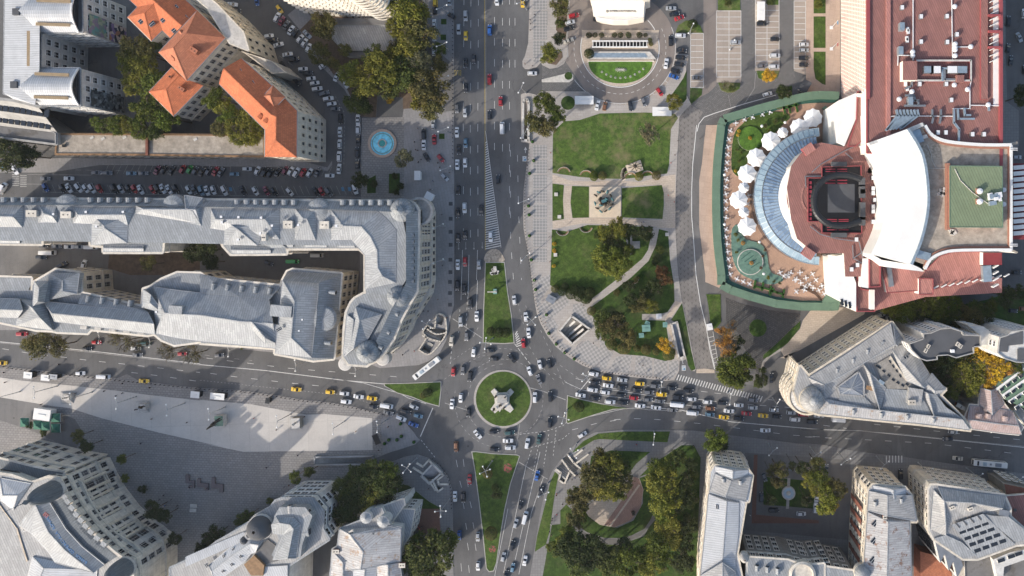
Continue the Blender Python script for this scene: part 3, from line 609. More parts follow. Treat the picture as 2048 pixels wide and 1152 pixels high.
# north street parking lines
line(mk, B1('785,300 1380,315'), .7, .105, RW); line(mk, B1('130,452 340,455 330,515 1536,540'), .7, Z, RW); line(mk, B2('0,312 235,318')+B2('230,400'), .6, .105, RW); line(mk, B2('420,318 960,332'), .7, .105, RW); line(mk, B2('0,540 1240,555'), .7, Z, RW); line(mk, B1('210,380 700,385'), .6, Z, RW); line(mk, B1('580,345 1380,360'), .5, Z, RW, (12,8))
for i in range(12): x = 835+i*49; line(mk, B1('%d,308 %d,375' % (x, x-32)), .6, .106, RW)
for i in range(29): x = 400+i*47; line(mk, B1('%d,458 %d,520' % (x, x+28)), .6, Z, RW)
for i in range(24): x = 60+i*47; line(mk, B2('%d,468 %d,535' % (x, x+30)), .6, Z, RW)
for x in (235, 1097, 1148): q = B2('%d,478 %d,478 %d,508 %d,508' % (x-14, x+8, x+14, x-8)); mk.cap([[p[:2] for p in W(q)]], Z+.006, 'paint_blue')
for i in range(14): x = 440+i*46; line(mk, B2('%d,322 %d,392' % (x+20, x-10)), .5, .106, RW)
line(mk, A2('85,0 500,350 750,530'), .6, Z, RW, (12,10)); line(mk, A2('1040,740 1105,860')+B2('1110,20 1105,300'), .7, Z, RW, (4,4))
# hotel loop and parking bays
CR = .13
line(mk, arc(1240,96,111,22,-145,60), 1.1, .03, RP); line(mk, arc(1240,96,92,25,-195,60), .8, .03, RP, (6,6)); line(mk, arc(1240,96,78.5,45,-200,50), 1.4, .03, 'white_paint'); line(mk, A3('1290,440 1285,300 1300,150'), 1., .03, RP)
for a in range(-120, 0, 6): 
    if not (-95 < a < -200): line(mk, [arc(1240,96,112,a,a,1)[0], arc(1240,96,137,a,a,1)[0]], .9, .03, RP)
def bays(x0, x1, ys, mid=None):
    for y in ys: line(mk, [(x0,y),(x1,y)], 1., .03, RP)
    for x in (x0, x1)+((mid,) if mid else ()): line(mk, [(x,ys[0]),(x,ys[-1])], 1., .03, RP)
bays(1381, 1407, [67+i*12 for i in range(10)]); bays(1433, 1482, [22+i*12 for i in range(12)], 1458); bays(1511, 1558, [-2+i*11.3 for i in range(13)], 1534); bays(1588, 1611, [2+i*11.3 for i in range(13)])
line(mk, A4('985,730 1005,820'), .5, .03, RW); line(mk, A4('1195,560 1185,680 1110,795'), .8, .03, RW)
line(mk, A4('745,1010 760,950 800,900 880,870 1100,800 1350,730'), 1.3, .035, 'white_paint'); line(mk, B4('742,0 712,300 704,500 704,700 720,900 737,1150')+C4('772,300 817,480 842,640 880,800'), 1.2, .035, 'white_paint')
for i in range(8): a = C4('%d,%d %d,%d' % (828+i*8, 560+i*32, 872+i*6, 548+i*32)); line(mk, a, .9, .026, RP)
line(mk, C4('822,520 885,800'), 1.2, .04, RP); line(mk, C4('867,510 912,780'), .8, .026, RP)
for s in ('450,900 450,960','505,900 505,960','568,900 568,960','632,900 632,950'):
    a, b = B3(s); strip(mk, a, (b[0], b[1]-2), .9, Z, RW); mk.face([tuple(P(x, y, Z)) for x, y in ((b[0]-2,b[1]-4),(b[0],b[1]),(b[0]+2,b[1]-4))][::1], RW)
a, b = B3('964,215 964,180'); strip(mk, a, b, 1.2, .126, RP); mk.face([tuple(P(x, y, .126)) for x, y in ((b[0]-3,b[1]+3),(b[0]+3,b[1]+3),(b[0],b[1]-3))], RP)
for cx, cy, w in ((1049,317.5,8),(1367.5,736,8)):   # parking signs painted on the pavement
    for dx, c, z in ((w/2, 'road_paint', .128), (w/2-.8, 'paint_blue', .133)): mk.face([tuple(P(x, y, z)) for x, y in ((cx-dx,cy+dx*1.3),(cx+dx,cy+dx*1.3),(cx+dx,cy-dx*1.3),(cx-dx,cy-dx*1.3))], c)
a, b = C4('638,760 630,722'); strip(mk, a, b, 1.2, .128, RP); mk.face([tuple(P(x, y, .128)) for x, y in ((b[0]-3,b[1]+3),(b[0]+3,b[1]+3),(b[0],b[1]-3))], RP)
# cycle track with green surface
for i in range(1): pass
o = mk.build('road_markings'); o['kind'] = 'structure'
def text(name, body, loc, size, rz, m, parent=None, depth=.02, bold=0, align='CENTER'):
    c = bpy.data.curves.new(name, 'FONT'); c.body = body; c.size = size; c.extrude = depth; c.offset = bold; c.align_x = align; c.align_y = 'CENTER'; c.resolution_u = 2
    t = bpy.data.objects.new(name, c); t.data.materials.append(MATS[m])
    dg = bpy.context.evaluated_depsgraph_get(); COL.objects.link(t); dg.update(); me = bpy.data.meshes.new_from_object(t.evaluated_get(dg)); bpy.data.objects.remove(t)
    o = bpy.data.objects.new(name, me); COL.objects.link(o); o.location = loc; o.rotation_euler = (0, 0, rz); o.parent = parent; return o
t = text('road_lettering', 'BUS', P(915.5,145,.01), 2.3, math.pi, 'yellow_paint', depth=.002); t['kind'] = 'structure'; t.scale = (.8, 1.5, 1)
for cx, cy in ((1049,317.5),(1367.5,736)): t = text('road_lettering', 'P', P(cx,cy,.138), 2.6, 0, 'road_paint', depth=.002, bold=.04); t['kind'] = 'structure'
# stairs, escalators, ramps
er = pit_stairs('subway_stairs', 'east', 5, 'stone_dark', .5, 'wide subway stairway sunk into the chequered paving east of the boulevard', 'stairs', 16, (0, 2))
for sx in ('1245,520 1345,430', '1285,550 1395,455', '1310,575 1410,490'):
    a, b = [P(x, y) for x, y in C3(sx)]; mb = MB(); mb.bar((a.x-er.location.x, a.y-er.location.y, -2.6), (b.x-er.location.x, b.y-er.location.y, .3), .9, .5, 'stone_white'); mb.build('escalator_balustrade', er)
pit_stairs('subway_stairs', 'uni1', 4, 'concrete', .5, 'curved subway stair opening in front of the corner domes, the larger one', 'stairs', 10, (1, 3))
pit_stairs('subway_stairs', 'uni2', 4, 'concrete', .5, 'small subway stair opening nearest the long white bus', 'stairs', 12, (3, 1)); pit_stairs('subway_stairs', 'uni3', 3, 'concrete', .5, 'narrow subway stair opening topmost by the corner domed building', 'stairs', 8, (0, 2))
pit_stairs('escalator', 'south', 4, 'grey_metal', .5, 'steel escalator pair sunk into the south-west pavement corner', 'escalator', 14, (0, 2)); pit_stairs('subway_stairs', 'south2', 3, 'concrete', .5, 'narrow stair slot beside the steel escalators', 'stairs', 8, (0, 2))
pit_stairs('subway_stairs', 'se', 4, 'concrete', .5, 'subway stairs at the corner of the south-east park', 'stairs', 12, (1, 3))
pit_stairs('car_ramp', 'ramp_plaza', 4, 'concrete', .9, 'underground car park ramp at the lower edge of the white square', 'ramp', 80, (1, 3)); pit_stairs('car_ramp', 'ramp_north', 4, 'paving_cream', .9, 'long narrow ramp with rounded white wall beside the boulevard', 'ramp', 80, (0, 3)); pit_stairs('car_ramp', 'ramp_park', 3.5, 'grey_metal', .8, 'slatted underground parking ramp between park and fish-scale promenade', 'ramp', 80, (0, 2))
def wallline(name, pts, w, h, m, label, cat, z0=.1, closed=False, group=None):
    mb = MB(); q = [P(x, y) for x, y in pts]; c = q[0].copy()
    if closed: q.append(q[0])
    for a, b in zip(q, q[1:]):
        d = (b-a); L = d.length
        if L < .01: continue
        m_ = (a+b)/2-c; mb.bar((a.x-c.x, a.y-c.y, z0+h/2), (b.x-c.x+d.x/L*w*.4, b.y-c.y+d.y/L*w*.4, z0+h/2), w, h, m)
    o = mb.build(name, loc=(c.x, c.y, 0)); return tag(o, label, cat, group)
for key, lab, hh in (('east', 'pale stone parapet round the wide stairway in the chequered paving', 1.0), ('ramp_north', 'rounded white wall round the narrow ramp beside the boulevard', .9), ('ramp_park', 'white wall framing the slatted ramp beside the promenade', .9), ('ramp_plaza', 'grey metal edged wall round the ramp below the white square', .9),('south','grey parapet round the steel escalators',1.0)):
    wallline('parapet_wall', PITS[key], .75 if key != 'ramp_north' else 1.0, hh, 'stone_white' if key != 'ramp_plaza' else 'grey_metal', lab, 'wall', closed=True)
for s, lab in (('150,645 205,560 180,515 210,465 230,470 270,480 285,380 345,395 360,500 340,560 270,650 215,685 150,650','curved sandstone wall round the stair openings by the domed corner building'),('175,540 250,570 315,585','lower curved beam wall crossing the stair opening by the domed building'),('210,490 280,530 350,520','upper curved beam wall crossing the stair opening by the domed building')):
    wallline('parapet_wall', sm(C3(s), 3, False), .55, .7, 'stone', lab, 'wall')
for s, lab in (('1070,415 1105,440 1090,490 1120,510','wall stub at left end of the south-east park stairs'),('1110,350 1160,420 1200,460','diagonal stone beam lowest across the south-east park stairs'),('1150,315 1190,370 1238,412','diagonal stone beam highest across the south-east park stairs'),('1210,375 1290,315','short stone wall at the right of the park stairs'),('1195,330 1250,285','short stone wall nearest the lawn above the park stairs'),('1130,515 1160,440','stone beam beside the lowest park steps')):
    wallline('parapet_wall', D3(s), .7, .7, 'stone', lab, 'wall')
for s, lab in (('90,405 160,450','short thick wall left of the steel escalators'),('205,500 245,560','thick wall between escalators and narrow stair slot'),('300,545 262,570 225,490','wall round the narrow stair slot by the escalators'),('115,375 160,400 200,355 300,460 260,490 270,520 330,520','angular wall round the planted bed by the escalators')):
    wallline('parapet_wall', D3(s), .7, .7, 'stone', lab, 'wall')
# ================================================================ BUILDING KIT
WM = {}
def window_mesh(w, h, style):
    k = (round(w, 2), round(h, 2), style)
    if k in WM: return WM[k]
    mb = MB(); fr = {'stone': 'stone_grey', 'white': 'white_paint', 'cream': 'cream_wall', 'dark': 'dark_metal', 'arch': 'stone_cream', 'metal': 'metal_light'}[style]; t = .16 if w < 2.5 else .2
    gl = 'window_glass'
    if style == 'arch':
        r = w/2; zc = h/2-r; top = [(r*math.cos(math.pi*i/6), zc+r*math.sin(math.pi*i/6)) for i in range(7)]; pts = [(w/2, -h/2)]+top+[(-w/2, -h/2)]
        mb.face([(x, -.04, z) for x, z in pts][::-1], gl)
        for (x0, z0), (x1, z1) in zip(pts, pts[1:]): mb.bar((x0, -.1, z0), (x1, -.1, z1), .28, .28, fr)
    else:
        mb.box((0, -.02, 0), (w, .06, h), gl)
        for s in (-1, 1): mb.box((s*(w/2+t/2), -.06, 0), (t, .2, h+2*t), fr); mb.box((0, -.06, s*(h/2+t/2)), (w, .2, t), fr)
        if w > .9: mb.box((0, -.05, 0), (.09, .08, h), fr)
        if h > 1.9: mb.box((0, -.05, h*.2), (w, .08, .08), fr)
    mb.box((0, -.14, -h/2-t-.06), (w+.5, .34, .12), fr)
    o = mb.build('window'); COL.objects.unlink(o); WM[k] = o.data; return o.data
class Bld:
    def __init__(s, name, label, ref, cat='building', group=None):
        s.root = empty(name, P(*ref)); s.o = s.root.location.copy(); s.o.z = 0; s.root.location.z = 0; tag(s.root, label, cat, group); s.win = []; s.C = Vector((0, 0))
    def put(s, mb, name, smooth=False, merge=False):
        mb.v = [(v[0]-s.o.x, v[1]-s.o.y, v[2]) for v in mb.v]; return mb.build(name, s.root, smooth, merge=merge)
    def wall(s, pts, h, m, top=None, z0=0, name='wall', cornice=None, cm='stone', parapet=0, roofpart=True):
        q = ccw([Vector(p[:2]) for p in W(pts, h)]); mb = MB(); n = len(q)
        for i in range(n):
            a, b = q[i], q[(i+1) % n]; mb.face([(a.x, a.y, z0), (b.x, b.y, z0), (b.x, b.y, h), (a.x, a.y, h)], m)
        s.put(mb, name)
        mb = MB(); mb.cap([q], h-.02 if parapet else h, top or m); s.put(mb, 'roof')
        for cz in (cornice or ()):
            z, hh, out = cz if isinstance(cz, tuple) else (cz, .5, .5); mb = MB()
            for i in range(n):
                a, b, = q[i], q[(i+1) % n]; d = (b-a)
                if d.length < .3: continue
                rz = math.atan2(d.y, d.x); nn = Vector((d.y, -d.x)).normalized(); c = (a+b)/2+nn*(out/2-.05); mb.box((c.x, c.y, z-hh/2+.003*(i % 2)), (d.length+out*.7, out, hh), cm, rz)
            s.put(mb, 'cornice')
        if parapet:
            mb = MB()
            for i in range(n):
                a, b = q[i], q[(i+1) % n]; d = (b-a)
                if d.length < .3: continue
                nn = Vector((d.y, -d.x)).normalized(); c = (a+b)/2-nn*.2; mb.box((c.x, c.y, h+parapet/2-.05+.003*(i % 2)), (d.length-.02, .4, parapet+.1), cm, math.atan2(d.y, d.x))
            s.put(mb, 'parapet')
        return q
    def windows(s, pts, h, rows, sp, w, hh, style='stone', edges=None, minlen=2.5, vis=True, margin=.8):
        """rows: list of centre heights; one window every sp metres on each wall that faces the middle of the site"""
        q = ccw([Vector(p[:2]) for p in W(pts, h)]) if edges != 'open' else [Vector(p[:2]) for p in W(pts, h)]; n = len(q); w *= 1.2; hh *= 1.18; me = window_mesh(w, hh, style)
        for i in range(n-(1 if edges == 'open' else 0)):
            a, b = q[i], q[(i+1) % n]; d = b-a; L = d.length
            if L < minlen: continue
            nn = Vector((d.y, -d.x)).normalized()
            if vis and nn.dot((a+b)/2) > -1.5: continue
            k = max(1, int((L-2*margin+sp-w)/sp)); off = (L-(k-1)*sp)/2
            for j in range(k):
                c = a+d.normalized()*(off+j*sp)
                for z in rows:
                    M = Matrix.Translation((c.x-s.o.x, c.y-s.o.y, z)) @ Matrix.Rotation(math.atan2(d.y, d.x), 4, 'Z')
                    s.win.append((-nn.dot(c)/max(1, c.length)*w*hh*(c.length/100), M, me))
    def qs(s, A, hA, B, hB, m, name='roof', flip=False):
        if isinstance(hA, (int, float)): hA = [hA]*len(A)
        if isinstance(hB, (int, float)): hB = [hB]*len(B)
        a = [P(p[0], p[1], h) for p, h in zip(A, hA)]; b = [P(p[0], p[1], h) for p, h in zip(B, hB)]; mb = MB()
        for i in range(len(a)-1):
            s.up(mb, [a[i], a[i+1], b[i+1], b[i]], m)
        return s.put(mb, name)
    def up(s, mb, q, m):
        u = [p for i, p in enumerate(q) if (p-q[i-1]).length > 1e-3]
        if len(u) < 3: return
        if len(u) == 4:
            nn = (u[2]-u[0]).cross(u[3]-u[1]); t = [[u[0], u[1], u[2]], [u[0], u[2], u[3]]]
        else: nn = (u[1]-u[0]).cross(u[2]-u[0]); t = [u]
        for f in t:
            k = (f[1]-f[0]).cross(f[2]-f[0]); mb.face(f if k.z >= 0 else f[::-1], m)
    def rs(s, L, M_, R, h0, h1, m, skirt=2.5, sm_='metal_light', h2=None, ends=(1, 1), name='roof', m2=None):
        """pitched roof: eave line L, ridge line M, eave line R (plan points); triangular hips at both ends"""
        h2 = h0 if h2 is None else h2; m2 = m2 or m
        l = [P(*p, h0) for p in L]; c = [P(*p, h1) for p in M_]; r = [P(*p, h2) for p in R]; mb = MB()
        for i in range(len(l)-1):
            s.up(mb, [l[i], l[i+1], c[i+1], c[i]], m); s.up(mb, [c[i], c[i+1], r[i+1], r[i]], m2)
        s.up(mb, [l[0], c[0], r[0]], m); s.up(mb, [l[-1], c[-1], r[-1]], m)
        rim = l+r[::-1]
        if skirt:
            for i in range(len(rim)):
                a, b = rim[i], rim[(i+1) % len(rim)]; mb.face([(a.x, a.y, a.z-skirt), (b.x, b.y, b.z-skirt), tuple(b), tuple(a)], sm_)
        o = s.put(mb, name)
        # ridge capping and eave gutter
        mb = MB(); 
        for a, b in zip(c, c[1:]): mb.bar(a+Vector((0, 0, .04)), b+Vector((0, 0, .04)), .35, .14, m if m.startswith('tile') else 'metal_light')
        for k, e in ((0, l), (0, r), (-1, l), (-1, r)): mb.bar(c[k]+Vector((0, 0, .03)), e[k]+Vector((0, 0, .03)), .28, .12, m if m.startswith('tile') else 'metal_light')
        s.put(mb, 'ridge_cap')
        for e in (l, r):
            mb = MB()
            for a, b in zip(e, e[1:]): mb.bar(a-Vector((0, 0, .1)), b-Vector((0, 0, .1)), .35, .25, 'grey_metal')
            s.put(mb, 'gutter')
        return o
    def box(s, name, x, y, h, d, m, rz=0, top=None, seen='top'):
        """box standing at height h; (x, y) is the plan point of its top centre"""
        p = P(x, y, h+d[2]); mb = MB(); mb.box((p.x, p.y, h+d[2]/2-.02), (d[0], d[1], d[2]+.04), m, math.radians(rz), top=top); return s.put(mb, name)
    def dormer(s, x, y, h, rz, w=1.6, d=2.2, hh=1.8, m='metal_blue_and_shade', curved=True):
        p = P(x, y, h+hh); r = math.radians(rz); mb = MB(); ex = Vector((math.cos(r), math.sin(r), 0)); ey = Vector((-math.sin(r), math.cos(r), 0)); c = Vector((p.x, p.y, h))
        prof = [(-w/2, 0), (-w/2, hh*.65), (-w*.3, hh*.93), (0, hh), (w*.3, hh*.93), (w/2, hh*.65), (w/2, 0)] if curved else [(-w/2, 0), (-w/2, hh*.6), (0, hh), (w/2, hh*.6), (w/2, 0)]
        f = [c+ey*a+ex*(d/2)+Vector((0, 0, z)) for a, z in prof]; k = [c+ey*a-ex*(d/2)+Vector((0, 0, z)) for a, z in prof]
        for i in range(len(prof)-1): mb.face([f[i], f[i+1], k[i+1], k[i]], m)
        mb.face(f, m); g = [c+ey*a*.7+ex*(d/2+.03)+Vector((0, 0, z*.82+.15)) for a, z in prof]; mb.face(g, 'glass'); mb.face(k[::-1], m)
        return s.put(mb, 'dormer')
    def chimney(s, x, y, h, d=(1.6, 1.0, 2), m='brick_red', rz=0):
        p = P(x, y, h+d[2]); mb = MB(); r = math.radians(rz); mb.box((p.x, p.y, h+d[2]/2), d, m, r); mb.box((p.x, p.y, h+d[2]+.08), (d[0]+.25, d[1]+.25, .16), 'stone' if not m.startswith('tile') else m, r)
        for i in (-1, 1): mb.box((p.x+math.cos(r)*i*d[0]*.22, p.y+math.sin(r)*i*d[0]*.22, h+d[2]+.2), (.4, .4, .12), 'black', r)
        return s.put(mb, 'chimney')
    def vent(s, x, y, h, sz=.8, m='white_pvc'):
        p = P(x, y, h+.6); mb = MB(); mb.box((p.x, p.y, h+.25), (sz*.8, sz*.8, .7), 'grey_metal'); mb.box((p.x, p.y, h+.68), (sz, sz, .18), m); return s.put(mb, 'roof_vent')
    def skylight(s, x, y, h, w=1.2, l=1.8, rz=0, slope=0):
        p = P(x, y, h+.2); mb = MB(); r = math.radians(rz); mb.box((p.x, p.y, h+.05), (w+.3, l+.3, .3), 'grey_metal', r); mb.box((p.x, p.y, h+.21), (w, l, .06), 'glass', r); mb.box((p.x, p.y, h+.25), (.1, l, .06), 'white_paint', r); return s.put(mb, 'skylight')
    def dome(s, x, y, h, r, hh, m='metal_blue_and_shade', ry=None, lantern=True, rz=0, drum=0, spire=0, dm='stone', lr=.2):
        """x, y: plan point of the dome's foot centre at height h"""
        p = P(x, y, h); mb = MB(); prof = ([(r*1.05, h-.01), (r*1.05, h+drum)] if drum else [])+[(r*math.cos(t)**.8, h+drum+hh*math.sin(t)) for t in [math.pi/2*i/8 for i in range(8)]]; prof.append((max(.3, r*.12), h+drum+hh))
        mb.lathe((p.x, p.y), prof, m, 28, mats=([dm]*2 if drum else [])+[m]*9)
        for i in range(14 if m != 'roof_tar' else 0):
            t = 6.283*i/14; pts = [Vector((p.x+q*math.cos(t), p.y+q*math.sin(t), z+.03)) for q, z in prof[(2 if drum else 0):]]; 
            for a, b in zip(pts, pts[1:]): mb.bar(a, b, .14, .1, m)
        o = s.put(mb, 'dome')
        if lantern:
            mb = MB(); z = h+drum+hh; rl = max(.5, r*lr); k = [(rl, z-.2), (rl*1.3, z+.15), (rl*.85, z+.3), (rl*.85, z+1.6), (rl*1.25, z+1.75), (rl*.9, z+2.3), (rl*.3, z+3.0), (.12, z+3.6), (.05, z+4.6+spire)]; mb.lathe((p.x, p.y), k, m, 12); s.put(mb, 'lantern')
        return o
    def finish(s):
        s.win.sort(key=lambda w: -w[0])
        for sc, M, me in s.win[:99]:
            o = bpy.data.objects.new('window', me); COL.objects.link(o); o.parent = s.root; o.matrix_local = M
        rest = s.win[99:]
        if rest:
            v = []; f = []; mi = []; mats = []
            for sc, M, me in rest:
                b = len(v); v += [tuple(M @ x.co) for x in me.vertices]
                mm = [m.name for m in me.materials]
                for m in mm:
                    if m not in mats: mats.append(m)
                for p in me.polygons: f.append(tuple(b+i for i in p.vertices)); mi.append(mats.index(mm[p.material_index]))
            mb = MB(); mb.v, mb.f, mb.mi, mb.mats = v, f, mi, mats; o = mb.build('window', s.root); o['kind'] = 'stuff'
        return s.root
# ================================================================ BUILDINGS, WEST HALF
# ---- long university range with the domed corner
u = Bld('university_building', 'long grey metal roofed university range curving round to twin small domes at the boulevard corner', (830, 560))
OUT = [(-60,398),(815,403),(828,408),(836,420),(836,480),(835,530),(833,582),(818,608),(801,640),(787,676),(766,707),(733,731),(697,728),(687,714),(689,660),(693,626),(702,606),(710,597),(731,586),(731,508),(719,497),(573,497),(573,507),(462,508),(447,492),(439,473),(402,455),(392,468),(349,471),(327,471),(324,504),(207,504),(207,492),(181,490),(181,470),(125,474),(83,474),(83,488),(-60,486)]
u.wall(OUT, 24, 'stone', 'metal_blue_and_shade', cornice=[(24, .6, .9), (20, .4, .5), (6.5, .5, .7)])
base = [(843,408),(856,412),(862,424),(862,560),(858,588),(838,620),(815,655),(798,690),(775,712),(742,728),(700,722),(760,640),(820,560),(828,420)]
u.wall(base, 7, 'stone', 'stone_grey', cornice=[(7, .4, .5)], name='ground_floor')
EF = OUT[3:12]
for rows, hh, stl in (([4.5-1.2], 2.6, 'arch'), ([10, 14.2], 2.3, 'stone'), ([18], 1.9, 'stone'), ([22], 1.5, 'stone')): u.windows(EF, 24, rows, 3.1, 1.35, hh, stl, edges=None if 0 else 'open') if 0 else None
EFr = EF[::-1]
for rows, w, hh, stl in (([10, 14.2], 1.4, 2.3, 'stone'), ([18.2], 1.4, 1.9, 'stone'), ([22.2], 1.2, 1.3, 'stone')): u.windows(EFr, 24, rows, 3.0, w, hh, stl, 'open')
u.windows([(742,728),(775,712),(798,690),(815,655),(838,620),(858,588),(862,560),(862,424),(856,412)], 7, [3.4], 3.0, 1.5, 3.2, 'arch', 'open')
# pilasters on the boulevard facade
mb = MB(); q = [Vector(p[:2]) for p in W(EFr, 24)]
for a, b in zip(q, q[1:]):
    d = b-a; k = int(d.length/3.0)
    for j in range(k+1): c = a+d*(j/max(1, k)); mb.box((c.x, c.y, 15), (.5, .5, 16), 'stone_cream', math.atan2(d.y, d.x))
u.put(mb, 'pilasters')
# north slope with dormers
N0 = [(-60,400),(815,405)]; N1 = [(-60,412),(100,411),(450,412),(700,420),(790,424)]
u.qs([(-60,399),(100,399),(450,401),(700,403),(815,404)], 24, [(-60,411),(100,410),(450,414),(700,420),(792,424)], 27.5, 'metal_blue_and_shade')  # north skirt: its bluish shade sits in the metal colour
for x in list(range(4,100,20))+list(range(178,300,19)): u.dormer(x, 400, 24.2, 90, 2.2, 2.0, 2.4)
for x in list(range(472,600,19))+list(range(684,780,19)): u.dormer(x, 405, 24.2, 90, 2.4, 2.2, 2.4)
PL0 = [(-60,411),(100,410),(450,414),(700,420),(792,424),(806,440),(812,470),(812,560),(800,580),(770,590),(735,585),(735,505),(715,492),(-60,480)]
q = [Vector(p[:2]) for p in W(PL0, 26.2)]; mb = MB(); mb.cap([ccw(q)], 26.2, 'metal_blue_and_shade')
for i in range(len(q)):
    a, b = q[i], q[(i+1) % len(q)]; mb.face([(a.x, a.y, 24), (b.x, b.y, 24), (b.x, b.y, 26.2), (a.x, a.y, 26.2)], 'metal_blue_and_shade')
u.put(mb, 'upper_roof')
def R1(f, L, M_, R, h0=26.3, h1=30, m='metal_light', b=u, **k): b.rs(f(L), f(M_), f(R), h0, h0+(h1-h0)*.62, m, **k)
R1(B1, '-60,612 178,615', '-60,700 100,705', '-60,785 170,785'); R1(B1, '297,610 440,610', '335,680 400,700', '295,750 438,750', 26.3, 29)
R1(B1, '395,765 570,770', '395,785 570,790', '395,805 570,808', 25.5, 26.2); R1(B1, '560,627 1040,625', '598,690 960,690', '560,755 980,770', 26.3, 29.5)
R1(B1, '700,860 705,920', '800,775 890,700', '975,905 975,770', 26.3, 29.8) if 0 else R1(B1, '705,690 700,920', '800,775 800,790', '980,700 975,905', 26.3, 30.5)
R1(B1, '795,920 1100,925', '795,945 1100,948', '795,972 1100,972', 24.2, 25.2); R1(B1, '1040,620 1536,625', '1100,648 1500,650', '1040,680 1536,760', 26.3, 29); R1(B1, '1040,740 1250,760', '1110,760 1200,790', '1110,838 1250,845', 24.3, 26.5, 'metal_blue_and_shade')
R1(B1, '-60,785 265,790', '-60,820 180,820', '-60,860 268,858', 25, 26.5); R1(B1, '-60,865 150,865', '-60,885 150,888', '-60,908 150,908', 24.2, 25)
R1(B2, '85,645 612,645', '120,725 500,725', '80,795 610,880', 26.3, 30); R1(B2, '190,730 182,920', '270,790 290,800', '500,765 440,925', 26.3, 30.5); R1(B2, '235,935 540,940', '240,960 540,962', '240,988 540,988', 24.2, 25.2)
R1(B2, '-120,540 20,560', '-110,640 -60,660', '-110,760 20,790', 26, 29, 'metal_blue_and_shade'); R1(B2, '445,895 610,880', '500,910 600,900', '545,945 660,940', 24.5, 27, 'metal_blue_and_shade')
R1(B2, '733,645 893,645', '793,720 820,720', '728,885 888,885', 26.3, 30); R1(B2, '612,890 712,890', '615,915 712,915', '612,940 712,940', 24.2, 25); R1(B2, '800,905 970,905', '800,920 970,920', '800,940 970,940', 24.2, 25); R1(B2, '1060,905 1180,905', '1060,920 1180,920', '1060,942 1190,942', 24.2, 25)
R1(B2, '1010,660 1360,663 1440,730 1505,810 1503,1000 1503,1152 1503,1212', '1100,775 1238,780 1310,860 1360,965 1362,1050 1366,1100 1400,1160', '1008,885 1165,885 1225,950 1268,1000 1268,1080 1268,1152 1268,1260', 26.3, 30)
# south tip
R1(C2, '1195,320 1110,700', '1225,430 1180,640', '1395,378 1285,575', 25, 29, skirt=1.2); R1(C2, '1130,385 1100,690', '1180,420 1160,600', '1225,430 1250,560', 24.5, 27, skirt=.6)
for s, h, sz in (('660,668',27.6,.9),('945,668',27.6,.9),('740,780',28.5,.8),('410,685',28,.8)): x, y = B1(s)[0]; u.vent(x, y, h, sz)
for s, h in (('163,705',28.5),('296,708',28.7),('470,712',28.6),('168,748',28.5),('553,773',28.5),('463,832',28),('292,880',28),('755,768',29),('1048,776',29)): x, y = B2(s)[0]; u.vent(x, y, h, .9)
for s, m in (('675,765','brick_side'),('955,768','brick_side')): x, y = B2(s)[0]; u.chimney(x, y, 26.2, (3.4, 2.8, 1.8), 'stone_grey')
for s in ('240,680','505,690'): x, y = B1(s)[0]; u.chimney(x, y, 26.2, (4.0, 2.4, 1.8), 'stone_grey')
x, y = B2('490,865')[0]; u.chimney(x, y, 27, (1.4, 2.4, 2.2), 'stone_white')
for cr, s in ((B1,'1330,560'),(B2,'905,590'),(B1,'500,560')):
    x, y = cr(s)[0]; p = P(x, y, 26); mb = MB(); mb.lathe((p.x, p.y-3.2), [(4.8, 24), (4.8, 25.2), (4.2, 26.2), (2.4, 26.8), (.05, 27.0)], 'metal_blue_and_shade', 20); u.put(mb, 'curved_gable')
# mansard windows along the boulevard
for y in [470+i*13.2 for i in range(8)]: u.dormer(823, y, 24.3, 0, 1.8, 1.8, 1.9)
u.qs([(836,420),(836,480),(835,530),(833,582),(818,608),(801,640),(787,676),(766,707)], 24, [(812,430),(812,480),(812,530),(812,565),(800,590),(783,618),(768,650),(752,682)], 28, 'metal_blue_and_shade')  # boulevard mansard skirt, shade toned into the metal
for x, y, r in ((806,600,30),(792,628,30),(775,665,35),(760,695,35)): u.dormer(x, y, 24.6, -25, 1.8, 1.8, 1.9)
# corner domes
for x, y, r, hh in ((806,421,4.7,2.6),(798,592,4.3,2.4),(738,703,4.5,2.6)):
    u.dome(x, y, 24.3, r, hh, 'metal_blue_and_shade', drum=1.2, spire=1.0, dm='metal_blue_and_shade', lr=.34)
mb = MB(); p = P(842,408,22); mb.lathe((p.x-1, p.y-3), [(5.6, 18), (5.8, 22), (4.9, 22), (4.9, 20), (.1, 20)], 'stone_grey', 24); u.put(mb, 'rounded_bay')
for s in ('765,718','690,728'): 
    x, y = T(s)[0]; p = P(x, y, 18); mb = MB(); mb.lathe((p.x, p.y), [(2.6, 14), (2.8, 18), (2.2, 18.2), (.1, 18.4)], 'stone_grey', 16); u.put(mb, 'balcony')
u.finish()
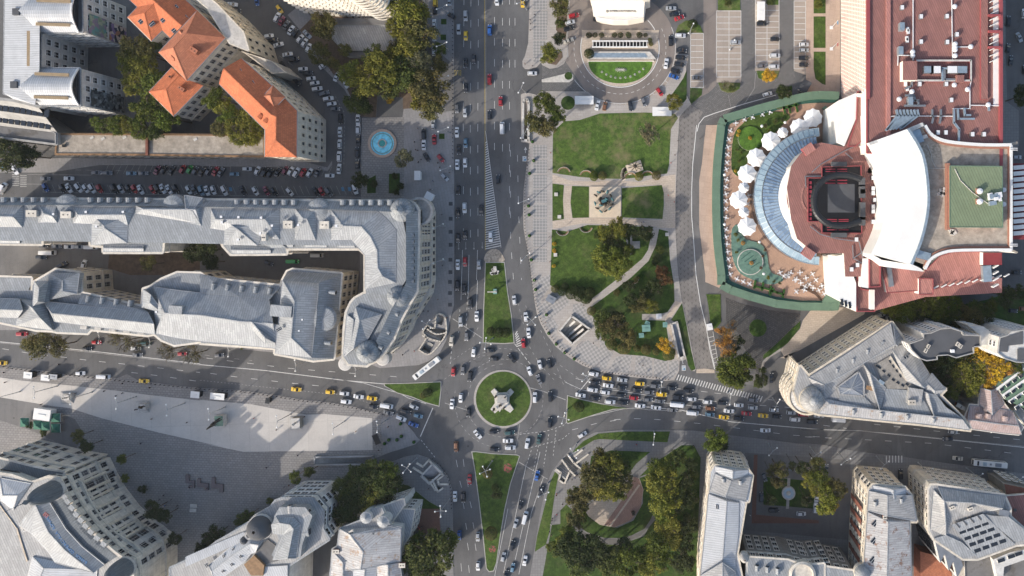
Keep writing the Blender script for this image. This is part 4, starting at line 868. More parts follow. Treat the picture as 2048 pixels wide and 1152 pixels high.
# ---- south university wing
v = Bld('university_building', 'grey metal roofed university wing between the west avenue and the shaded courtyard', (400, 640))
VO = C1('-100,90 240,100 235,190 265,130 385,60 425,35 615,60 625,215 1090,320 1100,185 1160,165 1240,110 1360,60 1536,65')+C2('60,105 620,160 635,115 670,50 710,35 1085,68 1025,720 870,735 575,680 580,640 0,600')+C1('1536,590 1340,615 1240,575 1185,530 1130,540 700,495 670,525 440,515 400,505 280,500 120,465 0,440 -100,440')
v.wall(VO, 18, 'stone_cream', 'metal_blue_and_shade', cornice=[(18, .6, .8), (6, .4, .4)]); v.windows(VO, 18, [3.5, 8.5, 13.5], 3.4, 1.4, 2.4)
R2 = lambda f, L, M_, R, h0=20, h1=25, m='metal_light', **k: v.rs(f(L), f(M_), f(R), h0, h0+(h1-h0)*.62, m, **k)
R2(C1, '330,280 1135,362', '400,372 1180,450', '420,435 1190,532'); R2(C1, '-60,255 150,262', '-60,340 175,348', '-60,400 135,408'); R2(C1, '145,262 120,465', '250,330 300,400', '340,280 405,500', 19, 25.5)
R2(C1, '265,125 250,320', '300,180 290,280', '375,120 345,285', 22, 28); R2(C1, '380,62 370,270', '480,120 480,200', '610,62 590,220', 20, 23, 'metal_blue_and_shade')
v.rs(C1('1180,170 1400,200 1536,215')+C2('300,240 530,270'), C1('1265,368 1400,378 1536,385')+C2('300,432 560,450'), C1('1190,525 1350,560 1536,585')+C2('0,600 500,612')[:0]+C2('300,612 580,640'), 20, 24, 'metal_light')
R2(C2, '635,118 578,680', '725,275 700,560', '913,140 858,712', 22.5, 28); R2(C1, '1100,188 1090,325', '1160,230 1150,290', '1260,370 1250,372', 20, 25.5); R2(C2, '330,430 500,605', '400,440 500,560', '690,470 580,600', 22, 26.5)
v.qs(C2('1085,68 1075,200 1060,400 1025,720'), 18, C2('913,140 905,280 890,460 858,712'), 24.5, 'metal_blue_and_shade'); v.qs(C2('670,50 1085,68'), 18, C2('635,118 913,140'), 24.3, 'metal_blue_and_shade')  # steep mansard bands of the wing, bluish shade put into their colour
for s, rz in (('1010,210',-5),('975,600',-5),('930,215',-5),('915,360',-5),('905,470',-5),('890,620',-5)): x, y = C2(s)[0]; v.dormer(x, y, 20.3, rz, 1.8, 2.6, 2.2)
x, y = C2('970,410')[0]; p = P(x, y, 22); mb = MB(); mb.lathe((p.x-1, p.y), [(5.2, 18), (5.2, 22), (4.4, 22.6), (.1, 23)], 'metal_blue_and_shade', 24); v.put(mb, 'curved_gable')
v.qs(C1('1536,65')+C2('300,135 620,165'), 18, C1('1536,215')+C2('300,240 530,270'), 20.3, 'metal_blue_and_shade')
for i in range(6): x, y = C2('%d,%d' % (95+i*108, 165+i*9))[0]; v.dormer(x, y, 18.4, 80, 1.7, 2.6, 2.0)
for i in range(5): x, y = C1('%d,%d' % (665+i*108, 262+i*11))[0]; v.dormer(x, y, 18.4, 80, 1.7, 2.6, 2.0)
v.qs(C1('625,215 1090,320'), 18, C1('600,300 1135,362'), 20.2, 'metal_blue_and_shade')
for i in range(5): x, y = C1('%d,%d' % (640+i*110, 480+i*9))[0]; v.box('pedestal', x, y, 18, (2.6, 1.4, 1.2), 'stone_white', -5)
for i in range(5): x, y = C2('%d,%d' % (70+i*108, 580+i*10))[0]; v.box('pedestal', x, y, 18, (2.6, 1.4, 1.2), 'stone_white', -5)
x, y = C2('620,355')[0]; v.box('roof_house', x, y, 24, (8.5, 4.5, 2.4), 'metal_light', -5); x, y = C1('1345,345')[0]; v.box('roof_house', x, y, 22.5, (5.4, 3.2, 2.2), 'metal_light', -5)
x, y = C2('605,495')[0]; v.skylight(x, y, 25, 1, 2, -60)
for s in ('785,420','760,505'): x, y = C2(s)[0]; v.vent(x, y, 26.6, .6)
for s in ('1200,360',): x, y = C1(s)[0]; v.vent(x, y, 23.5, .8)
v.finish()
# ---- tile-roofed palace
o = Bld('palace', 'stone palace with bright orange tiled hip roofs beside the diagonal street', (600, 250))
def tiled(f, L, M_, R, h0, h1, m='tile_orange', wall=True, style='stone', rows=(4, 9, 14), wm='stone', sp=3.2):
    l, c, r = f(L), f(M_), f(R); o.rs(l, c, r, h0, h1, m, skirt=.4, sm_='stone_grey')
    if wall:
        ou = l+r[::-1]; cx = sum(p[0] for p in ou)/len(ou); cy = sum(p[1] for p in ou)/len(ou); ou = [(p[0]+(cx-p[0])*.02, p[1]+(cy-p[1])*.02) for p in ou]
        o.wall(ou, h0-.4, wm, 'stone_grey', cornice=[(h0-.5, .5, .4), (6, .4, .4)]); o.windows(ou, h0-.4, rows, sp, 1.3, 2.2, style)
    return l, c, r
tiled(A1, '980,132 1075,30', '1108,100 1190,20', '1163,315 1245,235', 20, 24); tiled(A1, '1290,-120 1420,-5 1520,85', '1060,-110 1190,15 1395,198', '930,-60 1100,95 1305,290', 20, 24.5)
tiled(A1, '1218,403 1515,80', '1330,365 1432,255', '1435,618 1731,290', 25, 31, 'tile_dull', rows=(5, 10, 15, 20)); tiled(A1, '1143,705 1315,520', '1275,685 1370,580', '1333,892 1560,660', 18, 22)
tiled(A2, '320,450 555,660 745,850 743,1208', '182,527 545,880 585,898 583,1078', '148,645 500,995 500,1000 498,1205', 27, 31, style='arch', rows=(4.5, 10, 15.5, 21), sp=3.4)
tiled(A2, '480,740 560,655', '535,732 545,740', '572,832 655,745', 29, 33, 'tile_dull', wall=False)
for s, h in (('500,920',28.5),('455,890',28.5)): x, y = A2(s)[0]; o.dormer(x, y, h, 225, 1.6, 1.8, 1.5, 'tile_orange', False)
for s in ('1385,245','1325,440'): x, y = A1(s)[0]; o.dormer(x, y, 27, 135, 1.6, 1.8, 1.4, 'tile_dull', False)
for s, h, z in (('1345,60',22.2,-45),('1420,140',22.2,-45),('1255,150',22.5,-50),('1340,230',22.5,-50),('1085,160',22,-50),('1165,182',22,-50),('1170,55',23,-45)): x, y = A1(s)[0]; o.skylight(x, y, h, 1.4, 2.2, z)
for s in ('290,565','385,655','465,745'): x, y = A2(s)[0]; o.skylight(x, y, 28.6, 3.6, 2.0, 32)
for s in ('232,618','328,705','420,798'): x, y = A2(s)[0]; o.skylight(x, y, 28.9, 1.6, 2.4, 40)
for s, h, d in (('1485,385',27,(3.2,1.6,2)),('1390,680',20,(2.6,1.2,1.6)),('1305,590',20,(1.0,.8,1.2))): x, y = A1(s)[0]; o.chimney(x, y, h, d, 'tile_dull', -35)
# lower terraces and stone walls
o.wall(A2('-60,420 210,300 300,390 180,520 0,600'), 12, 'stone', 'concrete', name='terrace_block', parapet=.8); o.wall(A2('325,395 560,470 665,560 560,570 430,470'), 14, 'stone_grey', 'stone_grey', name='terrace_block', parapet=.8)
FB = A2('-60,-120 120,30 330,250 370,385 230,330 60,60 -60,-40'); o.wall(FB, 24, 'stone_cream', 'stone_grey', name='facade_block', cornice=[(24, .5, .6)]); o.windows(FB, 24, [4, 9.5, 15, 20], 3.4, 1.3, 2.4, 'arch')
o.finish()
# ---- long flat-roofed gallery
b = Bld('long_gallery', 'long low building with flat speckled gravel roof and brown edge by the shaded street', (300, 300)); Q = B1('440,70 1120,72 1536,76')+B2('495,80 495,242 0,236')+B1('1120,228 430,224')
b.wall(Q, 12, 'stone_cream', 'roof_gravel', cornice=[(12.2, .5, .5)], cm='wood', parapet=.4); b.windows(Q, 12, [3.2, 8], 4, 1.6, 2.6)
b.box('fire_wall', 293, 289, 12, (1.0, 9, 1.0), 'brick_red')
x, y = B2('285,140')[0]; b.vent(x, y, 12, 1.6); x, y = B1('490,160')[0]; b.vent(x, y, 12, 1.2, 'black')
for s in ('790,105','955,95','705,98','1500,110'): x, y = B1(s)[0]; b.box('roof_patch', x, y, 12, (1.6, 1.0, .15), 'stone_white', 30)
b.finish()
# ---- white barrel-vaulted faculty
f = Bld('vaulted_building', 'building with white metal barrel vault roofs and painted murals on its end walls', (160, 100))
FO = A1('38,-90 625,-90 632,245 310,250 305,525 612,525 615,812 270,805 28,718')
q = f.wall(FO, 25, 'plaster_white', 'roof_tar', cornice=[(25, .5, .5)], cm='metal_light'); f.windows(FO, 25, [3.5, 8, 12.5, 17, 21], 4.2, 1.8, 1.9, 'white')
f.qs(A1('38,-90 38,0 28,715 100,760'), 25.5, A1('305,-90 305,0 303,525 270,805'), 27.5, 'metal_white')
for y0, y1 in ((-90, 248), (527, 806)):
    ym = (y0+y1)/2; rows = []; mb = MB(); K = 12
    for i in range(K+1):
        t = i/K; y = y0+(y1-y0)*t; z = 25.3+4.0*math.sin(math.pi*t); xe = 600-55*math.sin(math.pi*t); xs = 140+165*abs(2*t-1)
        rows.append((P(*A1('%f,%f' % (xs, y))[0], z), P(*A1('%f,%f' % (xe, y))[0], z)))
    for a, b_ in zip(rows, rows[1:]): f.up(mb, [a[0], a[1], b_[1], b_[0]], 'metal_white')
    f.put(mb, 'vault_roof'); mb = MB(); mb.face([r[1] for r in rows], 'glass'); f.put(mb, 'glazed_end')
    mb = MB()
    for a, b_ in zip(rows, rows[1:]): mb.bar(a[1], b_[1], .7, .5, 'white_paint')
    f.put(mb, 'vault_rim')
for s, w, l in (('410,5',65,4),('405,187',62,5),('395,570',62,5),('390,748',62,5)): x, y = A1(s)[0]; f.box('roof_walkway', x, y, 28.2 if s != '410,5' else 29, (13.5, 1.2, .3), 'brown_band', -2)
x, y = A1('220,372')[0]; f.box('roof_walkway', x, y, 26.6, (1.5, 14, .35), 'brown_band')
for s in ('118,88','102,650'): x, y = A1(s)[0]; f.box('roof_hatch', x, y, 26, (2.6, 2.6, 1.0), 'roof_tar')
# murals on the east gable walls: each spans a strip of the wall between two heights
def wallrect(bb, name, xw, y0, y1, z0, z1, m, h=25):
    X = P(xw, 0, h).x+.42; Y0 = P(0, y0, h).y; Y1 = P(0, y1, h).y; mb = MB(); mb.face([(X, Y1, z0), (X, Y0, z0), (X, Y0, z1), (X, Y1, z1)], m); o_ = bb.put(mb, name); return o_
wallrect(f, 'mural', 164.7, 22, 62, 12.5, 22, 'mural_green')['label'] = 'upper blue-green leafy mural'
wallrect(f, 'mural', 164.9, 24, 63, 1, 11, 'mural_multi')['label'] = 'lower mural of black, white and purple shapes'
wallrect(f, 'mural', 160.3, 174, 208, 1, 20, 'mural_grey')['label'] = 'grey swirling mural on the lower gable'
f.finish()
s_ = Bld('faculty_wing', 'stepped concrete wing with gridded windows and flat grey roof strip at the left edge', (60, 260))
s_.wall(A1('-60,780 100,790 440,1025 440,1110 30,1060 -60,1040'), 14, 'concrete', 'roof_flat', cornice=[(14.3, .6, .5)], cm='concrete', parapet=.8); s_.qs(A1('-60,760 100,780 300,830'), 24, A1('-60,960 40,970 440,1020'), 14.3, 'concrete')
s_.wall(A1('-60,740 100,760 330,812 300,830 100,782 -60,765'), 24.3, 'concrete', 'concrete', name='upper_wall')
for i in range(9):
    for j in range(2):
        t = (j+.45)/2.1; a = (i*44-30, 768+i*6); b2 = (i*48-40, 955+i*7); x, y = A1('%f,%f' % (a[0]+(b2[0]-a[0])*t+30, a[1]+(b2[1]-a[1])*t+10))[0]; s_.box('slanted_window', x, y, 24-10*t-.2, (1.9, 3.4, .5), 'glass', -8, top='glass')
s_.windows(A1('430,1120 -60,1060 -60,1040 440,1100'), 14, [3, 7, 11], 3.5, 2, 1.8, 'dark'); s_.finish()
# ---- apartment tower at the top edge (south front visible)
t_ = Bld('apartment_tower', 'tall cream apartment tower with stacked balcony rows at the top edge', (700, 20))
G = T('530,-90 600,14 612,24 725,35 792,33 803,14 806,-90'); Wp = [P(x, y, 0) for x, y in G]; q = ccw([Vector(p[:2]) for p in Wp]); mb = MB(); n = len(q)
for i in range(n): a, b2 = q[i], q[(i+1) % n]; mb.face([(a.x, a.y, 0), (b2.x, b2.y, 0), (b2.x, b2.y, 50), (a.x, a.y, 50)], 'cream_wall')
t_.put(mb, 'wall'); mb = MB(); mb.cap([q], 50, 'roof_flat'); t_.put(mb, 'roof')
GP = [((p[0]-NX)*H/(H-50)+NX, (p[1]-NY)*H/(H-50)+NY) for p in G]
t_.windows(GP, 50, [3+3.3*i for i in range(14)], 4.4, 2.2, 1.3, 'white')
for k in range(14):
    z = 3.3*(k+1)-.6; mb = MB()
    for (x0, y0), (x1, y1) in zip(G[2:4], G[3:5]):
        a, b2 = P(x0, y0), P(x1, y1); d = b2-a
        for s0 in [i/9 for i in range(9)]: c = a+d*(s0+.05); mb.box((c.x, c.y-.55, z), (d.length/12, 1.1, 1.0), 'cream_wall', math.atan2(d.y, d.x))
    t_.put(mb, 'balcony_row')
    mb = MB(); c = P(790, 28); mb.lathe((c.x-3, c.y+2), [(6.5, z-.3), (6.5, z+.7), (6.2, z+.7), (6.2, z-.2), (.1, z-.2)], 'cream_wall', 24); t_.put(mb, 'round_balcony')
t_.finish()
# low slatted roof between the trees
l_ = Bld('low_hall', 'low rectangular hall with weathered grey ribbed roof among the trees', (725, 80)); Q = A2('1010,195 1480,195 1480,385 1100,385 1020,300')
l_.wall(Q, 5, 'concrete', 'metal_grey', cornice=[(5.1, .3, .3)], cm='concrete'); l_.wall(A2('1020,140 1480,140 1480,190 1010,190'), 6, 'concrete', 'roof_flat', name='side_wall'); l_.wall(A2('1105,390 1330,390 1330,440 1120,430'), 4, 'concrete', 'roof_flat', name='side_wall'); l_.finish()
# ---- bank building at bottom left
k = Bld('bank_building', 'curved stone bank with slate domes, tall columns and blue lettering on its roof', (250, 1000))
KO = D1('-60,450 80,470 215,520 330,480 400,490 450,600 520,720 620,850 760,980 810,1020 880,1060 905,1160 905,1400 -60,1400')
k.wall(KO, 28, 'stone', 'metal_grey', cornice=[(28, .8, 1.1), (24, .4, .5), (8, .5, .6)])
KC = D1('1075,1400 960,1160 900,950 780,870 680,770 600,640 545,530 520,440 440,440')[::1]
KF = D1('215,520 330,480 400,490 450,600 520,720 620,850 760,980 880,1060 905,1160')
for A_, hh in ((KF, 28),):
    k.windows(A_[::-1], hh, [5, 11, 15.5, 20, 25], 3.3, 1.6, 2.6, 'stone', 'open')
# lower colonnaded block
K2 = D1('440,455 545,520 600,640 680,770 780,870 905,945 960,1000 975,1160 975,1400 800,1400 750,1040 640,930 520,800 450,640 410,500')
k.wall(K2, 20, 'stone_grey', 'stone_grey', name='colonnade_block', cornice=[(20.2, .7, 1.3), (7, .6, .8)]); kf = D1('545,520 600,640 680,770 780,870 905,945')
k.windows(kf[::-1], 20, [4, 10.2, 15.6], 3.7, 2.0, 3.8, 'stone', 'open'); k.windows(D1('905,945 960,1000 975,1160 975,1400')[::-1], 20, [4, 10, 15.5], 3.7, 1.8, 2.8, 'stone', 'open')
q = [Vector(p[:2]) for p in W(kf, 20)]; tot = 0
for a, b2 in zip(q, q[1:]):
    d = b2-a; nseg = max(1, round(d.length/3.7)); nn = Vector((-d.y, d.x)).normalized()
    if nn.dot(a) > 0: nn = -nn
    for j in range(nseg): c = a+d*(j/nseg)+nn*1.1; mb = MB(); mb.cyl((c.x, c.y), .62, .5, 7.2, 19.6, 'stone_cream', 12); k.put(mb, 'column', True)
K3 = D1('-60,270 200,350 440,450 640,380 620,330 200,210 -60,150'); K3 = D1('-60,340 250,400 420,430 640,330 600,325 180,215 -60,180')
KW = D1('-60,335 60,362 215,402 330,425 440,442 400,490 215,520 -60,470'); k.wall(KW, 24, 'stone', 'slate', name='west_block', cornice=[(24.2, .6, .8), (19, .4, .6), (7, .5, .6)])
k.windows(D1('440,442 330,425 215,402 60,362 -60,335'), 24, [4, 9.5, 14, 21.3], 3.4, 1.7, 2.6, 'stone', 'open')
k.rs(D1('340,650 450,830 560,950 715,1075'), D1('240,660 330,850 450,980 640,1130'), D1('130,800 215,860 330,985 380,1060'), 29, 30.5, 'metal_light', skirt=1); k.qs(D1('340,650 450,830 560,950 715,1075'), 28.2, D1('430,600 520,740 640,880 800,1020'), 28.1, 'slate')
k.rs(D1('0,480 215,520'), D1('20,600 120,600'), D1('0,630 90,700'), 28.3, 30, 'metal_white'); k.rs(D1('225,1020 180,1200'), D1('300,1100 260,1200'), D1('665,1110 640,1400'), 28.3, 30, 'metal_white')
k.qs(D1('-20,640 120,830 190,1050'), 28.3, D1('-80,700 60,900 60,1150'), 24, 'roof_gravel')
k.rs(D1('130,800 240,690'), D1('190,760 230,740'), D1('150,850 270,820'), 28.3, 29.6, 'metal_grey')
for i in range(9):  # attic dormers above the cornice
    x, y = sm(D1('440,610 520,730 620,850 740,965'), 3, False)[i]; k.box('attic_dormer', x, y, 28, (1.8, 2.2, 1.6), 'stone', 45+i*1.5, top='metal_blue_and_shade')
k.dome(*D1('385,555')[0], 28, 3.9, 11, 'slate', drum=1.5, spire=7, dm='stone_grey'); k.dome(*D1('870,1085')[0], 28, 3.9, 9, 'slate', drum=1.5, spire=5, dm='stone_grey')
ltr = "BANCA COMERCIALA ROMANA"; pth = sm(D1('600,1062 500,985 415,890 340,770 312,738'), 8, False); pw = [P(x, y, 31.2) for x, y in pth]; seg = [0]
for a, b2 in zip(pw, pw[1:]): seg.append(seg[-1]+(b2-a).length)
def along(t):
    for i in range(len(seg)-1):
        if seg[i+1] >= t or i == len(seg)-2: f_ = (t-seg[i])/(seg[i+1]-seg[i]); return pw[i].lerp(pw[i+1], f_), math.atan2(pw[i+1].y-pw[i].y, pw[i+1].x-pw[i].x)
sg = Bld('roof_sign', 'blue letters with a red emblem standing along the curved bank roof', (140, 1070), 'sign')
for i, chh in enumerate(ltr):
    if chh == ' ': continue
    p, a = along(seg[-1]*(i+.5)/len(ltr)); text('letter', chh, (p.x-sg.o.x, p.y-sg.o.y, 31.3), 1.55, a, 'letter_blue', sg.root, .15, .02)
p = P(*D1('318,732')[0], 31.2)
mb = MB()
for i, (dx, dy) in enumerate(((0, 0), (1.1, -.9), (2.2, -1.8))): mb.box((p.x+dx*.5-.5, p.y+dy*.5+.5, 31.4), (.4, 1.6, .4), 'red_trim', -.7)
sg.put(mb, 'emblem'); k.finish()
# ---- white office with dark dome (bottom, left of centre)
w_ = Bld('corner_office', 'white office block with dark oval dome, ribbed blue roof and banded windows', (640, 1010))
WO = D2('0,1010 120,920 280,830 330,800 380,745 490,680 520,640 560,625 770,625 840,710 835,830 880,900 600,1080 590,1180 590,1400 -200,1400 -200,1100')
w_.wall(WO, 22, 'plaster_white', 'metal_grey', cornice=[(22.1, .7, .9), (17.5, .5, .5)], cm='metal_blue_and_shade')
W2 = D2('330,800 490,660 580,610 770,615 835,700 840,900 620,1060 600,1400 540,1400 500,900')
w_.windows(WO, 22, [3.5, 7.5, 11.5, 15.5, 19.8], 3.3, 2.2, 2.2, 'white', minlen=1.8, margin=.4)
w_.wall(D2('545,680 720,680 770,740 700,940 690,1020 540,1045 490,1010 540,900 500,800 510,740'), 26, 'metal_blue_and_shade', 'metal_blue_and_shade', name='attic'); w_.rs(D2('520,745 640,750 690,800 660,1030'), D2('545,790 615,800 640,830 600,1030'), D2('490,800 500,860 570,870 500,1040'), 26.2, 28, 'metal_blue_and_shade')
w_.dormer(*D2('612,700')[0], 24, 95, 2.4, 3, 2.2, 'metal_grey'); w_.dormer(*D2('725,730')[0], 24, 35, 2.4, 3, 2.2, 'metal_grey'); w_.dormer(*D2('715,860')[0], 23.5, 5, 3.4, 3, 2.6, 'metal_blue_and_shade')
w_.rs(D2('60,1080 200,960 340,880 440,900'), D2('80,1120 220,1010 340,930 400,940'), D2('100,1200 300,1060 350,1000 380,990'), 23, 24.5, 'metal_white'); w_.qs(D2('-100,1020 120,925 300,850'), 22.4, D2('-100,1090 150,980 340,885'), 23, 'metal_white')
for s in ('45,1080','165,1020','230,975','325,960','275,1015','215,1070','155,1115'): x, y = D2(s)[0]; w_.skylight(x, y, 23.6, .9, 1.6, 30)
w_.dome(*D2('425,810')[0], 22.2, 4.8, 5.2, 'roof_tar', drum=1.2, lantern=False, dm='plaster_white'); mb = MB(); p = P(*D2('340,870')[0], 24); mb.cyl((p.x, p.y), 1.9, 1.9, 22, 24.4, 'plaster_white', 16, 'metal_grey'); mb.cyl((p.x, p.y), 1.2, 1.0, 24.4, 24.8, 'white_paint', 16, 'roof_tar'); w_.put(mb, 'roof_turret')
p = P(*D2('298,912')[0], 24); mb = MB(); mb.lathe((p.x, p.y), [(1.6, 23), (1.5, 24), (.9, 24.9), (.05, 25.3)], 'roof_tar', 14); w_.put(mb, 'small_dome')
w_.wall(D2('300,1075 370,1010 440,1080 430,1150 350,1150'), 23.5, 'wood', 'wood', name='brick_attic'); w_.wall(D2('370,1005 460,900 530,950 560,1040 440,1075'), 22.4, 'concrete', 'roof_flat', name='roof_well'); w_.wall(D2('440,1090 600,1080 595,1400 430,1400'), 22.6, 'plaster_white', 'metal_white', name='rear_wing')
w_.finish()
# ---- small metal-roofed block by the south pavement
m_ = Bld('townhouse', 'pale ribbed metal roofed block with two small turrets beside the lower trees', (740, 1080))
MO = D2('960,830 1110,770 1180,700 1240,690 1300,810 1375,825 1370,1050 1220,1050 1210,1180 1200,1400 860,1400 900,1100 910,970 945,950')
m_.wall(MO, 17, 'plaster_white', 'metal_grey', cornice=[(17, .5, .6)], cm='metal_light'); M2 = D2('1375,825 1240,690 1395,625 1400,680 1470,700 1440,880 1360,1000')
m_.wall(D2('1180,700 1395,625 1402,660 1310,790 1375,825 1250,760'), 14, 'plaster_white', 'metal_grey', name='front_bay', cornice=[(14, .4, .5)]); m_.wall(D2('1290,790 1330,690 1470,698 1440,870 1350,1010 1375,825'), 12, 'plaster_white', 'metal_light', name='side_bay', cornice=[(12, .4, .5)]); m_.windows(D2('1290,790 1330,690 1470,698 1440,870 1350,1010 1375,825'), 12, [2.8, 6.2, 9.6], 3.2, 1.5, 1.8, 'white'); m_.windows(D2('1180,700 1395,625 1402,660 1310,790 1375,825 1250,760'), 14, [3, 6.5, 10.5], 3, 1.5, 1.8, 'white')
m_.rs(D2('960,830 945,960 900,1110'), D2('1030,870 1120,990 1100,1110'), D2('1300,812 1374,830 1370,1050'), 17.2, 20.5, 'metal_worn'); m_.rs(D2('905,980 900,1100 880,1300'), D2('980,1060 980,1100 980,1300'), D2('1120,1000 1050,1130 1050,1300'), 17.2, 19, 'metal_worn'); m_.rs(D2('1050,1060 1045,1300'), D2('1130,1110 1120,1300'), D2('1210,1060 1200,1300'), 17.2, 18.6, 'metal_white'); m_.rs(D2('1215,1060 1215,1300'), D2('1290,1080 1290,1300'), D2('1370,1060 1400,1300'), 17.2, 19, 'metal_worn')
m_.wall(D2('1350,1050 1520,900 1500,960 1400,1060'), 6, 'plaster_white', 'metal_white', name='porch')
for s in ('1138,752','1255,780'): x, y = D2(s)[0]; p = P(x, y, 19); mb = MB(); mb.cyl((p.x, p.y), 2.3, 2.3, 10, 18.8, 'plaster_white', 12, 'metal_light'); mb.lathe((p.x, p.y), [(2.5, 18.8), (2.5, 19.1), (2.1, 19.2), (.05, 20.2)], 'metal_light', 12); m_.put(mb, 'turret')
x, y = D2('1040,855')[0]; m_.chimney(x, y, 18, (1.6, 1.8, 1.6), 'stone_white', 30); x, y = D2('1185,862')[0]; m_.skylight(x, y, 19.6, .8, .8); x, y = D2('1385,1080')[0]; m_.chimney(x, y, 17, (2.4, 1.6, 1.4)); x, y = D2('930,985')[0]; m_.chimney(x, y, 17, (2.6, 1.4, 1.2))
m_.finish()
# ================================================================ BUILDINGS, EAST HALF
# ---- theatre: red roofed block with the honeycomb front
t = Bld('theatre', 'huge red roofed theatre with honeycomb side wall, round glass ring and sweeping white roof', (1800, 350))
TB = [(1735,-120),(2003,-120),(2003,300),(1985,305),(1735,305)]
t.wall(TB, 40, 'cream_wall', 'roof_red', cornice=[(40.3, .9, .5)], cm='red_trim')
# honeycomb of sun hoods on the west front
X = P(1735, 0, 40).x-.02; Y0 = P(0, -115, 40).y; Y1 = P(0, 182, 40).y; n = 0; cells = []
for r in range(16):
    for c in range(40):
        y = Y1+1+c*1.62+(r % 2)*.81; z = 2.2+r*2.35
        if y < Y0 and 2 < z < 39: cells.append((y, z))
hm = MB(); hm.face([(-.02, .4, -1.0), (-.02, -.4, -1.0), (-.02, -.4, .1), (-.02, .4, .1)], 'maroon'); hm.face([(0, -.74, .5), (-.5, -.5, .45), (-.5, .5, .45), (0, .74, .5)][::-1], 'pale_pink'); hm.face([(0, -.74, .5), (0, -.6, -.5), (-.5, -.5, .45)], 'white_paint'); hm.face([(0, .74, .5), (0, .6, -.5), (-.5, .5, .45)][::-1], 'white_paint'); hm.face([(-.5, .5, .45), (-.5, -.5, .45), (-.45, -.45, .2), (-.45, .45, .2)], 'white_paint')
ho = hm.build('sun_hood'); COL.objects.unlink(ho); cells.sort(key=lambda c: -c[1]); sv = []; sf = []; si = []
for i, (y, z) in enumerate(cells):
    if i < 99: q = bpy.data.objects.new('sun_hood', ho.data); COL.objects.link(q); q.parent = t.root; q.location = (X-t.o.x-.03, y-t.o.y, z)
    else:
        b = len(sv); sv += [(v.co.x+X-t.o.x-.03, v.co.y+y-t.o.y, v.co.z+z) for v in ho.data.vertices]
        for p in ho.data.polygons: sf.append(tuple(b+k for k in p.vertices)); si.append(p.material_index)
mb = MB(); mb.v, mb.f, mb.mi, mb.mats = sv, sf, si, [m.name for m in ho.data.materials]; o = mb.build('sun_hood', t.root); o['kind'] = 'stuff'
# roof bands, fins and curbs on the red roof
t.box('roof_step', 1777, 70, 40, (1.6, 90, .8), 'roof_red_light'); t.box('roof_step', 1969, 40, 40, (2.6, 60, 1.0), 'red_trim', top='roof_red')
t.box('roof_edge', 1737, 60, 40, (1.2, 52, .9), 'red_trim', top='red_trim')
mb = MB(); p0 = P(1995, 60, 40); mb.box((p0.x, p0.y, 40.1), (3.4, 58, .3), 'white_paint'); t.put(mb, 'side_gallery')
for i in range(16):
    y = -60+i*12; t.box('fin', 1989, y, 40.2, (3.0, .25, 1.6), 'white_paint', 25)
for y in (30, 62, 94): t.box('gallery_divider', 1990, y, 40.2, (4.6, .7, 2), 'red_trim')
t.box('roof_edge', 2003, 120, 40, (1.1, 100, 1.4), 'red_trim', top='red_trim')
for y, x0, x1 in ((121,1833,1942),(161,1833,1942)): t.box('curb_wall', (x0+x1)/2, y, 40, ((x1-x0)*.19, .7, 1.2), 'red_trim', top='stone_white')
t.box('curb_wall', 1942, 141, 40, (.7, 8, 1.2), 'red_trim', top='stone_white')
t.box('stair_house', 1820, 141, 40, (5.4, 7.2, 3.4), 'cream_wall', top='roof_red'); t.box('stair_house', 1921, 157, 40, (2.8, 2.6, 2.4), 'roof_red', top='roof_red')
for x, y in ((1858,139),(1872,139),(1905,139),(1925,139)): t.box('air_handler', x, y, 40, (3.6, 2.6, 2.0), 'grey_metal', top='white_pvc' if x in (1872,1905) else 'duct')
for s in ('702,50','832,112','1010,110','832,285','1012,287','1040,685','822,575','1005,575','1185,920','1264,920','948,908','1002,908','1078,235'): x, y = A5(s)[0]; t.box('roof_vent', x, y, 40, (1.25, 1.6, 1.5), 'grey_metal', top='white_pvc')
for s in ('702,180','693,345','760,690'): x, y = A5(s)[0]; t.box('fan_unit', x, y, 40, (1.8, 3.0, 2.2), 'duct')
for s in ('740,200','738,275','745,215','735,262','727,575','740,607','760,650'): x, y = A5(s)[0]; t.box('fan_unit', x, y, 40, (.9, 1.6, 1.0), 'white_pvc')
for i, s in enumerate(('1060,45','1063,302','1063,325','1063,342','1063,382','772,356','772,382','1170,320','1058,582','1148,613','680,680','767,628','1290,718')):
    x, y = A5(s)[0]; p = P(x, y, 41); mb = MB(); mb.cyl((p.x, p.y), .7, .7, 40, 41, 'grey_metal', 14); mb.lathe((p.x, p.y), [(.95, 41), (.95, 41.3), (.6, 41.7), (.05, 41.85)], 'white_pvc', 14); t.put(mb, 'round_vent')
def pipe(b, f, s, h, r, m='duct', name='duct', sq=True):
    pts = [P(x, y, h) for x, y in f(s)]; mb = MB()
    for a, c in zip(pts, pts[1:]):
        if sq: mb.bar(a, c+(c-a).normalized()*r, r*2, r*2, m)
    if not sq: mb.tube(pts, r, m, 6)
    b.put(mb, name)
for x0, x1 in ((660,592),(683,600),(708,620),(733,640),(757,660),(780,690),(803,700)): pipe(t, A5, '%d,752 %d,790 %d,%d' % (x0, x0+8, x1, 890-(x0-660)*.1), 41, .42)
for s in ('906,750 906,790 915,800 905,840','965,750 965,790 958,840','1055,750 1055,840 1090,885 1088,960','1080,750 1085,815 1190,815','1125,740 1130,790 1165,790','860,725 720,725','720,655 780,655 790,690','765,560 765,590 725,607','1290,715 1295,755','1055,470 975,470 975,550','990,480 990,545 1065,545','730,690 810,690 810,715'): pipe(t, A5, s, 41, .36, 'duct' if s[0] in '1' else 'grey_metal')
